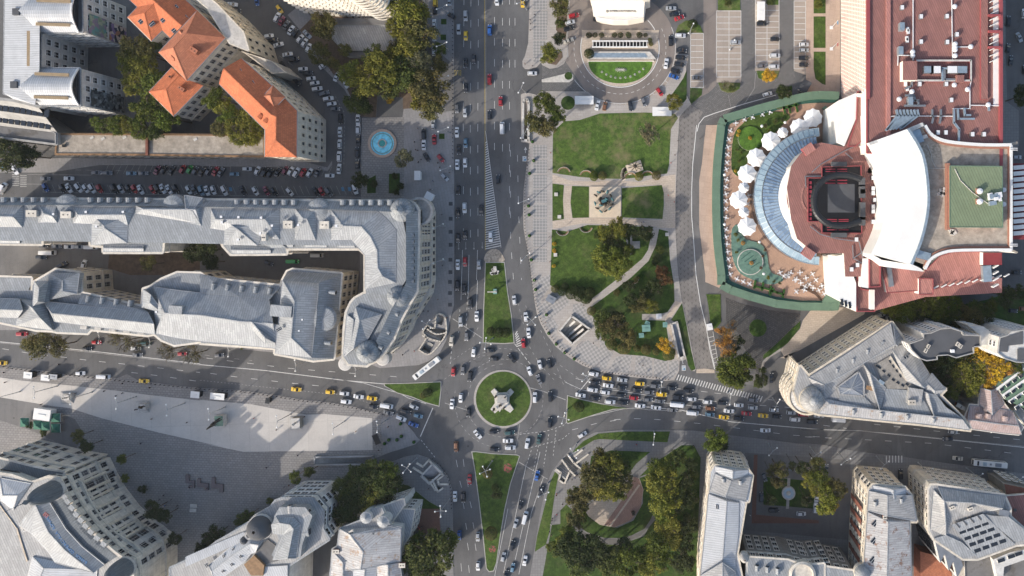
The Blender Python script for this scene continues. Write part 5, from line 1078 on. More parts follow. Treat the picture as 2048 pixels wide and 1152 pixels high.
for s in ('775,0 775,410','1040,0 1046,415','670,450 672,380 760,380','1170,420 1172,560 1165,600 1165,745 1050,745','620,800 650,795 1050,797','1165,722 1360,724','1060,322 1165,322','810,553 1165,553'): pipe(t, A5, s, 40.5, .14, 'white_pvc', 'cable_tray')
# lower roofs round the stage
def blk(pts, h, m, top, name='block', cr=True, z0=0): t.wall(pts, h, m, top, name=name, cornice=[(h+.15, .6, .25)] if cr else None, cm='red_trim' if cr else 'white_paint', z0=z0)
blk(B5('310,0 500,0 560,110 470,130 540,270 580,430 583,560 560,720 485,880 430,915 470,1040 310,1040 300,880 100,880 -20,780 -60,650 -90,430 -60,280 0,200 90,130 150,120 300,150'), 30, 'plaster_white', 'roof_red', 'drum_roof', False)
blk(B5('410,915 560,915 600,1110 1240,1040 1385,1050 1385,1150 860,1180 510,1275 500,1160 415,1120'), 22, 'plaster_white', 'roof_red_light', 'south_wing', False)
blk(B5('560,945 860,1000 960,900 1060,870 1250,870 1250,1040 1100,1090 880,1130 600,1150'), 26, 'plaster_white', 'roof_red_light', 'south_terrace')
# white angular stair towers
for pts, h in ((A5('262,690 395,632 385,810 305,1000 255,975'), 30.6), (B5('245,900 310,885 385,1085 385,1258 262,1195'), 28)): t.wall(pts, h, 'white_paint', 'white_paint', name='angular_tower')
t.wall(A5('395,632 515,632 515,745 500,745 470,765 425,800 425,960 380,1000 330,1000 390,820'), 31, 'white_paint', 'roof_red', name='tower_roof', cornice=[(31.3, .5, .4)], cm='red_trim'); t.wall(A5('395,640 515,640 515,660 400,660'), 33, 'white_paint', 'cream_wall', name='tower_wall'); t.wall(A5('485,640 515,640 515,740 485,740'), 33, 'white_paint', 'cream_wall', name='tower_wall')
t.wall(A5('425,790 470,760 470,960 430,970'), 33.2, 'white_paint', 'white_paint', name='tower_wall'); t.wall(A5('470,760 555,760 555,950 472,950'), 34, 'red_trim', 'roof_red', name='tower_roof', parapet=.6, cm='red_trim')
t.wall(B5('430,915 470,915 470,1120 415,1110'), 30.7, 'white_paint', 'white_paint', name='tower_wall'); t.wall(B5('470,915 552,920 552,1110 472,1115'), 31, 'red_trim', 'roof_red', name='tower_roof', parapet=.6, cm='red_trim')
t.wall(B5('385,1000 415,1120 480,1130 512,1145 512,1280 385,1280'), 26, 'white_paint', 'roof_red', name='tower_roof', parapet=.8, cm='red_trim'); t.wall(B5('480,1130 512,1130 512,1265 480,1265'), 28, 'white_paint', 'cream_wall', name='tower_wall')
for s in ('320,700','340,688','292,718'): x, y = A5(s)[0]; t.box('window', x, y, 30.02, (1.0, 2.6, .12), 'glass', -25)
for s in ('290,1215','315,1225','342,1235'): x, y = B5(s)[0]; t.box('window', x, y, 28.02, (1.0, 2.6, .12), 'glass', 10)
t.wall(B5('820,1055 910,1055 910,1160 820,1160'), 28, 'white_paint', 'roof_red_light', name='roof_house', cornice=[(28.2, .4, .3)], cm='red_trim')
t.wall(B5('1255,875 1385,875 1385,960 1255,960'), 29, 'white_paint', 'maroon', name='roof_house'); x, y = B5('1285,1020')[0]; t.box('air_handler', x, y, 26, (3.4, 6.4, 2), 'duct', 4); x, y = B5('620,1040')[0]; t.box('duct_stack', x, y, 26, (1.8, 8, 1.5), 'grey_metal', 8)
for i in range(10): x, y = B5('%d,%d' % (935+i*54, 1112-i*9))[0]; t.box('fin', x, y, 26, (2.2, .4, 1.2), 'white_paint', 30)
for i in range(4): x, y = B5('%d,%d' % (1345, 970+i*44))[0]; t.box('fin', x, y, 26, (2.4, .5, 2.2), 'white_paint', 30)
# round glass ring
CX, CY = 1645, 393
def ring(r0, h0, r1, h1, a0, a1, m, name, n=44, cx=CX, cy=CY, bars=None):
    A_ = arc(cx, cy, r0, a0, a1, n); B_ = arc(cx, cy, r1, a0, a1, n); t.qs(A_, h0, B_, h1, m, name)
    if bars:
        mb = MB()
        for a, b in zip(A_, B_): mb.bar(P(*a, h0+.1), P(*b, h1+.1), .16, .12, bars)
        for hh, L_ in ((h0, A_), (h1, B_)):
            for a, b in zip(L_, L_[1:]): mb.bar(P(*a, hh+.12), P(*b, hh+.12), .3, .2, bars)
        t.put(mb, name+'_frame')
ring(137, 16, 121, 17.5, 93, 267, 'glass_roof', 'glass_ring', 36, bars='duct'); ring(121, 17.6, 84, 20, 96, 264, 'glass_roof_deep', 'glass_roof', 48, bars='slate')
A_ = arc(CX, CY, 137, 93, 267, 44); mb = MB()
for a, b in zip(A_, A_[1:]): a, b = P(*a, 16), P(*b, 16); mb.face([(a.x, a.y, 5), (b.x, b.y, 5), (b.x, b.y, 16), (a.x, a.y, 16)][::-1], 'glass')
t.put(mb, 'glass_wall')
ring(88, 27.5, 72, 28.5, 105, 255, 'white_paint', 'white_collar', 40)
ring(88, 20, 88, 27.5, 105, 255, 'white_paint', 'collar_wall', 40); ring(72, 28.5, 40, 30.2, 98, 262, 'roof_red', 'inner_roof', 40)
for s in ('60,165','60,880'): x, y = B5(s)[0]; t.box('roof_gate', x, y, 28.6, (4.5, 3.4, 2.6), 'red_trim', 35 if y < 400 else -35, top='roof_red_light')
# open-air auditorium on the roof
AUD = B5('55,365 150,365 150,290 415,282 420,740 150,738 150,660 55,660')
t.wall(AUD, 30.3, 'maroon', 'black', name='auditorium', cornice=[(31, .8, .3)], cm='red_trim'); FLR = B5('190,405 375,405 375,600 190,600'); t.qs(FLR[:2], 30.4, FLR[3:1:-1], 30.4, 'roof_tar', 'stage_floor')
for k, (x0, x1, y) in enumerate([(175,330,y) for y in (300,316,376,396)]+[(185,330,y) for y in (645,657,700,716)]):
    for j in range(2): pts = B5('%d,%d %d,%d' % (x0+j*80, y, x0+j*80+68, y)); t.qs([pts[0], pts[1]], 30.6, [(pts[0][0], pts[0][1]+1.7), (pts[1][0], pts[1][1]+1.7)], 30.6, 'seat_red', 'seat_row')
for j in range(9): y = 385+j*31; pts = B5('62,%d 80,%d' % (y, y)); t.qs([pts[0], pts[1]], 30.6, [(pts[0][0], pts[0][1]+6), (pts[1][0], pts[1][1]+6)], 30.6, 'seat_red', 'seat_row')
pts = [P(x, y, 36) for x, y in B5('420,372 340,345 260,342 180,365 120,420 95,500 105,590 150,650 220,685 320,688 415,655')]; mb = MB(); mb.tube([pts[0]]+[P(x, y, 36) for x, y in sm(B5('420,372 340,345 260,342 180,365 120,420 95,500 105,590 150,650 220,685 320,688 415,655'), 4, False)], 1.25, 'dark_metal', 10); t.put(mb, 'ring_truss', True)
for s in ('430,390','430,440','432,470','432,560','432,620','432,660'): x, y = B5(s)[0]; t.box('speaker_stack', x, y, 30.3, (2.0, 3.4, 2.2), 'roof_tar')
for s in ('270,268','270,755'): x, y = B5(s)[0]; t.box('gate_box', x, y, 30.3, (6, 1.8, 1.6), 'roof_tar')
for s in ('485,312','503,362','503,435','503,467','515,514','535,514','503,560','503,592','503,664','388,785','395,960','355,990','485,312'): x, y = B5(s)[0]; t.box('roof_vent', x, y, 30, (1.3, 1.6, 1.4), 'grey_metal', top='white_pvc')
for s in ('80,325 140,270 300,180 430,120','370,80 430,180','40,430 35,352 150,350','70,695 140,750 250,780 405,800 430,910','360,825 365,915 420,945','365,915 415,880','310,190 360,232'): pipe(t, B5, s, 30.6, .16, 'grey_metal', 'cable_tray')
for s in ('540,388','567,545','547,670'):
    x, y = B5(s)[0]; p = P(x, y, 30); mb = MB(); R_ = [Vector((p.x+.75*math.cos(k*.7), p.y+.75*math.sin(k*.7), 30.4)) for k in range(10)]; mb.tube(R_, .12, 'white_pvc', 5); t.put(mb, 'hoop')
# sweeping white roof
Lx = sm(B5('470,125 540,270 580,430 583,560 560,720 485,885'), 3, False); Rx = sm(B5('735,28 835,200 872,430 868,600 825,790 758,955'), 3, False); mid = [((a[0]+b[0])/2, (a[1]+b[1])/2) for a, b in zip(Lx, Rx)]
t.qs(Lx, 42, mid, 44.2, 'roof_white', 'white_roof'); t.qs(mid, 44.2, Rx, 45, 'roof_white', 'white_roof')
mb = MB(); l = [P(*p, 42) for p in Lx]; r = [P(*p, 45) for p in Rx]
rim = l+r[::-1]
for i in range(len(rim)): a, b = rim[i], rim[(i+1) % len(rim)]; mb.face([(a.x, a.y, 30), (b.x, b.y, 30), tuple(b), tuple(a)], 'white_paint')
t.put(mb, 'white_roof_wall')
mb = MB()
for a, b in zip(r, r[1:]): mb.bar(a+Vector((.3, 0, .1)), b+Vector((.3, 0, .1)), 1.0, .7, 'duct')
t.put(mb, 'roof_gutter')
t.wall(B5('470,122 735,25 840,-18 850,5 740,60 480,140'), 43, 'white_paint', 'plaster_white', name='white_wing'); t.wall(B5('485,880 560,925 750,955 775,930 860,960 842,1005 600,975 555,940 480,900'), 41, 'white_paint', 'white_paint', name='white_wing')
# gravel roofed rear block
GR = B5('742,30 850,-15 880,50 950,92 1050,115 1250,130 1432,130 1490,112 1495,130 1450,140 1450,850 1495,870 1490,880 1432,862 1250,862 1060,868 950,890 880,930 850,1005 830,985 760,950 825,790 868,600 872,430 835,200')
t.wall(GR, 41, 'plaster_white', 'roof_gravel', name='rear_block'); gi = B5('850,5 885,60 950,100 1050,122 1250,138 1440,138'); gj = B5('850,985 885,922 950,882 1050,860 1250,856 1440,856')
for pts in (gi, gj):
    mb = MB(); mc = MB(); q = [P(x, y, 41) for x, y in sm(pts, 3, False)]
    for a, b in zip(q, q[1:]): mb.bar(a+Vector((0, 0, .7)), b+Vector((0, 0, .7)), 1.1, 1.4, 'white_paint'); mc.bar(a+Vector((0, -1 if pts is gi else 1, .35)), b+Vector((0, -1 if pts is gi else 1, .35)), .7, .7, 'brick_side')
    t.put(mb, 'parapet'); t.put(mc, 'flashing')
mb = MB(); a, b = P(*B5('1445,140')[0], 41.6), P(*B5('1445,860')[0], 41.6); mb.bar(a, b, .9, 1.2, 'white_paint'); t.put(mb, 'parapet'); mb = MB(); a, b = P(*B5('1430,140')[0], 41.3), P(*B5('1430,860')[0], 41.3); mb.bar(a, b, .6, .5, 'brick_side'); t.put(mb, 'flashing')
q = B5('810,120 962,130 962,225 840,225'); t.qs(q[:2], 41.1, q[3:1:-1], 41.1, 'gravel_fine', 'pale_roof_patch')
t.wall(B5('1030,282 1385,285 1388,700 1030,698'), 44.5, 'brick_side', 'roof_green', name='green_roof_house', cornice=[(44.6, .3, .3)], cm='green_wall'); t.box('side_gutter', *B5('1018,490')[0], 41, (1.2, 25, 2), 'brick_side')
for s in ('1235,453','1235,524'):
    x, y = B5(s)[0]; t.box('vent_base', x-2, y, 44.5, (2.0, 2.0, .7), 'brick_side'); p = P(x, y, 46); mb = MB(); mb.lathe((p.x, p.y), [(.6, 45), (.6, 45.6), (1.15, 45.7), (1.0, 46.3), (.05, 46.6)], 'white_pvc', 16); t.put(mb, 'round_vent')
for s, d in (('1330,490',(3,1.6,1.6)),('1365,480',(2.4,2.0,1.4)),('1325,535',(2.6,1.6,1.4)),('1310,490',(1.6,2.6,1.2)),('1350,505',(1.4,1.2,2)),('1372,495',(1,3,1))): x, y = B5(s)[0]; t.box('rooftop_unit', x, y, 44.5, d, 'duct' if d[0] > 2.5 else 'white_pvc', 10)
for s in ('1398,445','1398,543'): x, y = B5(s)[0]; p = P(x, y, 42); mb = MB(); mb.cyl((p.x, p.y), .9, .9, 41, 42.2, 'white_pvc', 14); t.put(mb, 'round_vent')
for s, z in (('810,78',20),('850,895',-15)): x, y = B5(s)[0]; t.box('skylight', x, y, 41, (3.2, 5, 1.2) if z > 0 else (5, 3, 1.2), 'maroon', z, top='duct')
t.box('roof_vent', *B5('857,80')[0], 41, (2, 1.4, 1), 'maroon', 15, top='stone_white')
for s in ('970,450','985,440','1000,470','960,470','980,475','1030,730','1050,725','1060,738','1040,745'): x, y = B5(s)[0]; t.box('broken_slab', x+random.uniform(-1, 1), y, 41, (random.uniform(1, 2.4), random.uniform(1, 2), .4), 'stone_white', random.uniform(0, 90))
pipe(t, B5, '1060,300 1100,380 1180,460 1290,540', 44.7, .1, 'stone_white', 'roof_cable'); pipe(t, B5, '870,295 1010,300 1095,290', 41.3, .08, 'stone_white', 'roof_cable'); pipe(t, B5, '870,130 900,200 905,240 930,290', 41.3, .08, 'stone_white', 'roof_cable')
t.wall(B5('1460,262 1560,262 1560,785 1460,785'), 30, 'red_trim', 'maroon', name='rear_gallery')
for i in range(12): x, y = B5('%d,%d' % (1505, 290+i*41))[0]; t.box('fin', x, y, 30, (4.6, 1.6, 1.8), 'white_paint', 5)
for s in ('1465,165','1465,823'):
    x, y = B5(s)[0]; mb = MB()
    for dy in (-.6, .6): mb.tube([P(x-8, y+dy*3, 42.5), P(x+8, y+dy*3, 42.5)], .15, 'white_pvc', 5)
    t.put(mb, 'roof_ladder')
t.finish()
# ---- raised terrace with its green boundary wall
g = Bld('terrace_podium', 'raised terracotta terrace with green planted rim wall in front of the round theatre', (1480, 400))
TO = sm(A4('1536,745 1400,775 1250,815 1080,865 935,905'), 2, False)+sm(B4('925,0 893,300 885,600 895,900 925,1152'), 3, False)+C4('925,145 940,165 1100,230 1300,300 1536,330')+[(1660,617),(1676,618),(1676,590)]+[(1700,560),(1700,240)]+A5('285,735 262,640 100,640')
g.wall(TO, 5, 'tile_pink', 'terrace_deck'); 
def rimwall(pts, h, w, hh, m, name, b=g):
    q = [P(x, y, h) for x, y in pts]; mb = MB()
    for a, c in zip(q, q[1:]): mb.bar(a+Vector((0, 0, hh/2)), c+Vector((0, 0, hh/2)), w, hh, m)
    b.put(mb, name)
RW_ = sm(A5('262,660 120,655 0,672')+A4('1400,790 1250,828 1080,878 950,915'), 3, False)+sm(B4('930,0 898,300 890,600 900,900 930,1152'), 3, False)+C4('930,150 1000,190 1150,240 1350,295 1536,315')+[(1660,613),(1674,612)]
rimwall(RW_, 5, 3.4, 1.5, 'green_wall', 'outer_rim'); IN = [(x+9.5 if y > 235 and y < 560 else x+3, y+ (9 if y < 260 else -8 if y > 570 else 0)) for x, y in RW_]
IN = sm(A5('262,690 120,690 0,700')+A4('1400,818 1250,856 1080,900 985,940'), 3, False)+sm(B4('968,0 935,300 928,600 940,900 968,1140'), 3, False)+C4('975,115 1000,140 1150,205 1350,262 1536,290')+[(1660,606),(1668,604)]
rimwall(IN, 5, 2.0, .5, 'green_dark', 'planted_trough'); rimwall(A5('262,700 282,760 262,850 240,840 160,735'), 5, 1.6, 1.4, 'green_wall', 'outer_rim')
g.wall(C5('150,150 250,0 285,95 265,205 240,205'), 6.4, 'green_wall', 'green_wall', name='outer_rim')
def deckpoly(pts, h, m, name): 
    q = ccw([Vector(p[:2]) for p in W(pts, h)]); mb = MB(); n = len(q)
    for i in range(n): a, b = q[i], q[(i+1) % n]; mb.face([(a.x, a.y, 5), (b.x, b.y, 5), (b.x, b.y, h), (a.x, a.y, h)], 'stone_white')
    mb.cap([q], h, m); g.put(mb, name)
deckpoly(sm(B4('1085,0 1040,50 1015,150 1010,330 1050,390 1075,380 1130,290 1200,200 1280,130 1400,0 1460,-60 1400,-100 1200,-90'), 3), 5.3, 'grass', 'terrace_lawn')
deckpoly(arc(1500.5,277,24.5,0,354,40), 5.8, 'grass_fresh', 'round_lawn'); deckpoly(arc(1500.5,277,23.3,0,354,40), 5.85, 'grass_fresh', 'round_lawn')
deckpoly(sm(B4('1030,775 1008,830 1015,1000 1060,1120')+C4('1140,100 1300,150 1400,125 1395,90 1320,60 1295,0')+B4('1280,980 1230,910 1130,880 1085,830 1055,770'), 3), 5.35, 'green_pool', 'planted_bed')
deckpoly(arc(1500.5,524,26,0,354,40), 5.9, 'stone_white', 'pool_rim'); deckpoly(arc(1500.5,524,24.5,0,354,40), 5.95, 'green_pool', 'round_pool')
for i in range(4): x0, y0, x1, y1 = (1085+i*35, 1020+i*18, 1150+i*20, 975+i*25); rimwall(B4('%d,%d %d,%d' % (1085+i*25, 1030+i*22, 1155+i*24, 975+i*26)), 5.95, .3, .1, 'green_dark', 'pool_groove')
deckpoly(C5('0,40 60,50 110,80 150,130 160,160 150,150 100,100 50,75 0,62'), 5.25, 'wood_dark', 'deck_band')
for a, b in (('1340,835 1536,790', 1.4),('1536,820 1380,870',1.2)): pass
for s, z in (('1395,820',0),('1415,840',90),('1440,825',0),('1455,835',90),('1490,810',0),('1510,825',90)): x, y = A4(s)[0]; g.box('hedge_planter', x, y, 5, (4, .9, 1.2), 'wood', z+12, top='hedge_green')
for s, z in (('1190,150',80),('1215,170',-15),('1250,165',80),('1270,180',-15),('1310,190',80),('1340,205',-15),('1320,205',60),('1385,220',-15),('1410,220',80)): x, y = C4(s)[0]; g.box('hedge_planter', x, y, 5, (3.6, .8, 1.1), 'hedge_green', z)
g.finish()
def terrace_umbrella(x, y, r, big=True):
    p = P(x, y, 8.5); root = empty('parasol', (p.x, p.y, 5)); mb = MB(); n = 9; k = r*S*.93; z1 = 4.6
    for i in range(n*2):
        a0, a1 = 6.283*i/(2*n)+.2, 6.283*(i+1)/(2*n)+.2; ra = k if i % 2 == 0 else k*.88; rb = k if i % 2 == 1 else k*.88
        mb.face([(0, 0, z1), (ra*math.cos(a0), ra*math.sin(a0), z1-1.25), (rb*math.cos(a1), rb*math.sin(a1), z1-1.25)], 'cloth_white')
    mb.build('canopy', root); mb = MB(); mb.cyl((0, 0), .1, .08, 0, z1+.3, 'grey_metal', 8); mb.build('pole', root); mb = MB(); mb.cyl((0, 0), .6, .6, 0, .2, 'grey_metal', 10); mb.build('base', root)
    root['category'] = 'parasol'; root['group'] = 'white parasols on the terrace'; pend(root, x, y, 'white star-shaped parasol' if big else 'small white star-shaped parasol', 'curving round the glass ring', 'y'); return root
for s, r in (('1313,125',21),('1200,250',20.5),('1130,375',20.5),('1065,575',20),('1130,780',20.5),('1530,20',20)): terrace_umbrella(*B4(s)[0], r)
for s, r in (('1405,58',12),('1105,480',12),('1105,670',12)): terrace_umbrella(*B4(s)[0], r, False)
terrace_umbrella(*A5('90,808')[0], 20.5); terrace_umbrella(*A5('5,878')[0], 19); 
# tables with four chairs each
CH = MB(); CH.box((0, 0, .45), (.5, .5, .06), 'white_pvc'); CH.box((-.24, 0, .75), (.06, .5, .6), 'white_pvc')
for a in (-1, 1):
    for b in (-1, 1): CH.box((a*.21, b*.21, .22), (.05, .05, .44), 'white_pvc')
TBm = MB(); TBm.cyl((0, 0), .5, .5, .7, .75, 'white_pvc', 14); TBm.cyl((0, 0), .05, .05, 0, .7, 'grey_metal', 8); TBm.cyl((0, 0), .3, .3, 0, .04, 'grey_metal', 10)
cm_ = CH.build('chair'); tm_ = TBm.build('cafe_table'); COL.objects.unlink(cm_); COL.objects.unlink(tm_)
spots = [B4(s)[0] for s in ('1000,45','990,110','982,170','978,228','975,288','970,340','972,420','967,475','967,530','965,585','967,645','967,712','968,803','968,860','975,915','980,973','985,1030','995,1088','1140,540','1135,605')]+[A4(s)[0] for s in ('1042,945','1108,918','1170,900','1247,878','1305,860')]+[C4(s)[0] for s in ('1000,70','1052,108','1100,128','1148,145','1440,85','1465,60','1510,110','1508,205','1410,85')]+[C5(s)[0] for s in ('5,20','35,45','65,30','90,55','30,70','130,70','165,95','180,60','200,40','110,0','150,40')]+[(1590,560),(1600,545),(1575,552),(1612,556),(1560,545),(1625,548)]
for i, (x, y) in enumerate(spots):
    p = P(x, y, 5.7); tb = tm_.copy(); COL.objects.link(tb); tb.location = (p.x, p.y, 5); tag(tb, 'round white cafe table on the terracotta terrace, chairs around it', 'table', 'cafe tables on the terrace'); a0 = random.uniform(0, 1.5)
    for k in range(4):
        a = a0+k*1.571; c = cm_.copy(); COL.objects.link(c); c.location = (p.x+math.cos(a)*.85, p.y+math.sin(a)*.85, 5); c.rotation_euler.z = a+math.pi; tag(c, 'white plastic chair drawn up to a round terrace table', 'chair', 'cafe chairs on the terrace')
x, y = C5('215,55')[0]
pr = terrace_umbrella(x, y, 11, False); pr.children[0].data.materials[0] = MATS['paint_green']; PEND.pop(); pr['label'] = 'green square parasol at the lower terrace corner'; pr['group'] = 'green parasol'
for s in ('958,382','957,763','1225,898','1258,1142'): 
    p = P(*B4(s)[0], 7.5); mb = MB(); mb.lathe((0, 0), [(.06, 0), (.06, 2), (.4, 2.1), (.65, 2.5), (.4, 3.0), (.02, 3.1)], 'white_pvc', 12); o = mb.build('globe_lamp', loc=(p.x, p.y, 5), smooth=True); o['category'] = 'lamp'; o['group'] = 'globe lamps on the terrace'; pend(o, *B4(s)[0], 'white globe lamp', 'on the theatre terrace', 'y')
for s in ('1422,940','1243,968'):
    p = P(*A4(s)[0], 7.5); mb = MB(); mb.lathe((0, 0), [(.06, 0), (.06, 2), (.4, 2.1), (.65, 2.5), (.4, 3.0), (.02, 3.1)], 'white_pvc', 12); o = mb.build('globe_lamp', loc=(p.x, p.y, 5), smooth=True); o['category'] = 'lamp'; o['group'] = 'globe lamps on the terrace'; pend(o, *A4(s)[0], 'white globe lamp', 'on the theatre terrace', 'y')
# ---- triangular cream block with corner dome
c = Bld('corner_block', 'triangular cream stone block with grey dome at its sharp left corner and glazed court roof', (1750, 740))
CO = C5('0,590 60,660 630,292 715,410 740,425 905,690 1000,750 960,790 1120,950 1170,1030 830,990 130,920 60,900 -10,850 -40,760')
c.wall(CO, 26, 'stone_cream', 'metal_grey', cornice=[(26, .6, .8), (21, .4, .5), (6.5, .5, .7)], cm='stone_cream')
for rows, w, h in (([9.5, 13.7, 17.8], 1.4, 2.0), ([4], 1.8, 2.8), ([23.5], 1.2, 1.5)): c.windows(CO, 26, rows, 3.2, w, h, 'cream')
c.rs(C5('60,670 300,520 620,300'), C5('170,720 400,590 650,440'), C5('160,830 430,575 640,470'), 26.5, 28.5, 'metal_grey'); c.rs(C5('640,310 700,410'), C5('655,440 668,450'), C5('630,420 660,460'), 26.4, 28.6, 'metal_blue_and_shade', skirt=1)
c.rs(C5('745,425 910,690'), C5('690,560 850,740'), C5('625,470 725,690'), 26.5, 28.5, 'metal_grey'); c.rs(C5('905,640 1000,750'), C5('860,700 925,760'), C5('850,740 925,790'), 26.5, 27.6, 'metal_grey', skirt=1)
c.rs(C5('170,815 550,890 920,930 1110,950'), C5('200,850 540,893 920,935 1115,958'), C5('130,915 500,955 830,985 1165,1028'), 26.6, 27.4, 'metal_worn', skirt=1); c.rs(C5('435,575 545,890'), C5('480,640 545,890'), C5('590,740 550,893'), 26.4, 28.6, 'metal_grey', skirt=1); c.rs(C5('835,750 915,930'), C5('880,780 918,932'), C5('940,790 920,934'), 26.4, 27.6, 'metal_grey', skirt=1)
c.qs(C5('590,745 560,890'), 26.5, C5('820,760 905,930'), 26.5, 'metal_blue_and_shade'); c.qs(C5('270,790 270,850'), 26.4, C5('440,800 530,890'), 26.4, 'metal_blue_and_shade'); c.qs(C5('940,790 920,935'), 26.45, C5('1000,870 1120,950'), 26.45, 'metal_blue_and_shade')
q = C5('255,735 400,628 438,700 438,798 275,785'); mb = MB(); wq = [P(x, y, 27) for x, y in q]; ap = P(*C5('350,745')[0], 28.2)
for i in range(5): c.up(mb, [wq[i], wq[(i+1) % 5], ap], 'court_glass')
c.put(mb, 'glazed_court_roof'); mb = MB()
for i in range(5):
    mb.bar(wq[i], ap, .3, .2, 'metal_light'); mb.bar(wq[i], wq[(i+1) % 5], .6, .5, 'metal_grey')
    for f_ in (.33, .66): e = wq[i].lerp(wq[(i+1) % 5], f_); mb.bar(e, ap, .12, .1, 'metal_grey')
c.put(mb, 'glazing_bars')
LW = C5('508,585 620,518 740,695 820,750 600,745'); q = ccw([Vector(p[:2]) for p in W(LW, 26.6)]); mb = MB(); mb.cap([q], 26.65, 'stone_dark'); c.put(mb, 'well_shade_sheet')  # flat dark sheet on the roof: the deep well's shade painted as colour
q = C5('620,518 740,695 725,690 610,545'); mb = MB(); mb.cap([ccw([Vector(p[:2]) for p in W(q, 26.8)])], 26.8, 'stone_cream'); c.put(mb, 'light_well_wall')
for s in ('545,600','575,625','610,655','640,685','672,705','705,722','735,716','530,590'): c.box('well_window', *C5(s)[0], 26.75, (1.3, .8, .1), 'glass', 145)
for s in ('618,560','640,592','664,624','688,658'): c.box('well_window', *C5(s)[0], 26.9, (.6, 1.3, .1), 'glass', 30)
for s in ('258,625','368,558','467,495','565,435','370,908','563,930','740,945','920,966'): x, y = C5(s)[0]; c.dormer(x, y, 26.8, 225 if y < 700 else 265, 1.2, 1.8, 1.3, 'metal_light', True)
c.skylight(*C5('728,528')[0], 28.2, 1.6, 1.0, 30); c.chimney(*C5('768,840')[0], 27, (2.6, 1.8, 2), 'stone_white'); x, y = C5('790,800')[0]; c.box('roof_house', x, y, 26.6, (5.6, 6.4, 1.6), 'metal_grey', -8, top='metal_grey')
x, y = C5('490,745')[0]; c.box('rust_patch', x, y, 27.3, (4.2, 1.6, .12), 'wood', -15); x, y = C5('560,700')[0]; c.box('roof_box', x, y, 27, (2.4, 1.2, 1), 'duct', -35)
c.dome(*C5('78,815')[0], 26, 4.8, 4.0, 'metal_grey', drum=.8, lantern=False, dm='stone_cream'); p = P(*C5('100,835')[0], 32); mb = MB(); mb.lathe((p.x, p.y), [(1.9, 30.5), (1.9, 31.5), (1.4, 32.4), (.05, 32.9)], 'metal_light', 14); c.put(mb, 'lantern')
p = P(*C4('1440,900')[0], 20); mb = MB()
mb.lathe((P(*C5('45,790')[0], 22).x, P(*C5('45,790')[0], 22).y), [(7.3, 23), (5, 24.6), (.1, 25)], 'metal_grey', 30)
for z, r in ((8, 7.9), (13, 8.1), (18, 7.8), (23, 7.3)): mb.lathe((P(*C5('45,790')[0], 22).x, P(*C5('45,790')[0], 22).y), [(r, z-4), (r, z), (r+.5, z+.1), (r+.5, z+.6), (r-.3, z+.7)], 'stone_cream', 36)
c.put(mb, 'corner_rotunda')
mb = MB(); cc_ = P(*C5('45,790')[0], 22)
for z in (6, 11, 16, 20.5):
    for i in range(24):
        a = 6.283*i/24; r = {6: 7.9, 11: 8.1, 16: 7.8, 20.5: 7.3}[z]
        if math.cos(a-2.3) < -.1: continue
        w_o = bpy.data.objects.new('window', window_mesh(1.2, 1.8, 'cream')); M = Matrix.Translation((cc_.x-c.o.x+r*math.cos(a), cc_.y-c.o.y+r*math.sin(a), z)) @ Matrix.Rotation(a+math.pi/2, 4, 'Z'); c.win.append((9, M, w_o.data)); bpy.data.objects.remove(w_o)
c.finish()
# ---- pink-roofed house, terraces, white slab blocks
h = Bld('pink_house', 'old house with patchy pink metal roof beside the triangular block', (2000, 850)); HO = C5('1130,940 1165,855 1225,860 1235,790 1250,720 1350,740 1400,850 1530,1010 1500,1060 1400,1050 1180,1020')
h.wall(HO, 18, 'stone', 'metal_pink', cornice=[(18, .4, .5)]); h.rs(C5('1165,860 1350,880 1460,900'), C5('1150,955 1350,985 1500,1000'), C5('1180,1020 1400,1050 1520,1060'), 18.2, 20, 'metal_pink'); h.rs(C5('1240,740 1230,850'), C5('1310,760 1320,925'), C5('1350,745 1400,850'), 18.5, 22, 'metal_pink')
for s in ('1235,935','1300,937','1415,955','1305,790','1290,885'): h.dormer(*C5(s)[0], 19.2, 265, 2.4, 2, 1.4, 'metal_pink', True)
h.wall(C5('960,790 1040,790 1140,850 1120,910 1060,860 950,800'), 12, 'concrete', 'roof_flat', name='rear_yard'); h.chimney(*C5('1105,870')[0], 14, (1.4, 4, 2), 'brick_red', 60); h.finish()
e = Bld('terraced_block', 'pale green block with stepped window terraces at the right edge', (2030, 790)); e.wall(C5('1330,710 1500,620 1600,600 1600,900 1540,880 1410,820'), 20, 'plaster_white', 'green_wall')
for i in range(4):
    a, b2 = C5('%d,%d %d,%d' % (1340+i*42, 745+i*42, 1536+i*20, 600+i*66)); e.qs([a, b2], 20.3, [(a[0]+3, a[1]+4), (b2[0]+3, b2[1]+4)], 20.35, 'white_paint', 'terrace_edge')
    for j in range(4): x, y = C5('%d,%d' % (1385+i*36+j*44, 750+i*42-j*30))[0]; e.box('terrace_window', x, y, 20, (1.8, 1.2, .8), 'white_paint', 35, top='glass')
e.finish()
e = Bld('service_yard', 'small cream flat roofed annexe at the lower right of the pink house', (2040, 850)); e.wall(C5('1460,890 1500,860 1600,960 1600,1030 1530,990'), 10, 'cream_wall', 'concrete', parapet=.6); e.finish()
a_ = Bld('apartment_block', 'white zigzag apartment slab with dark grey flat roof, nearer the triangular block', (1860, 680)); AO = C5('760,480 740,435 840,400 840,365 890,360 960,330 1030,325 1110,350 1115,372 1240,378 1238,455 1190,460 1190,500 1065,535 1010,515 940,520 940,545 865,555 820,540')
a_.wall(AO, 34, 'plaster_white', 'roof_tar', parapet=.7, cm='concrete'); a_.windows(AO, 34, [3+3.2*i for i in range(10)], 3.4, 1.8, 1.4, 'white'); 
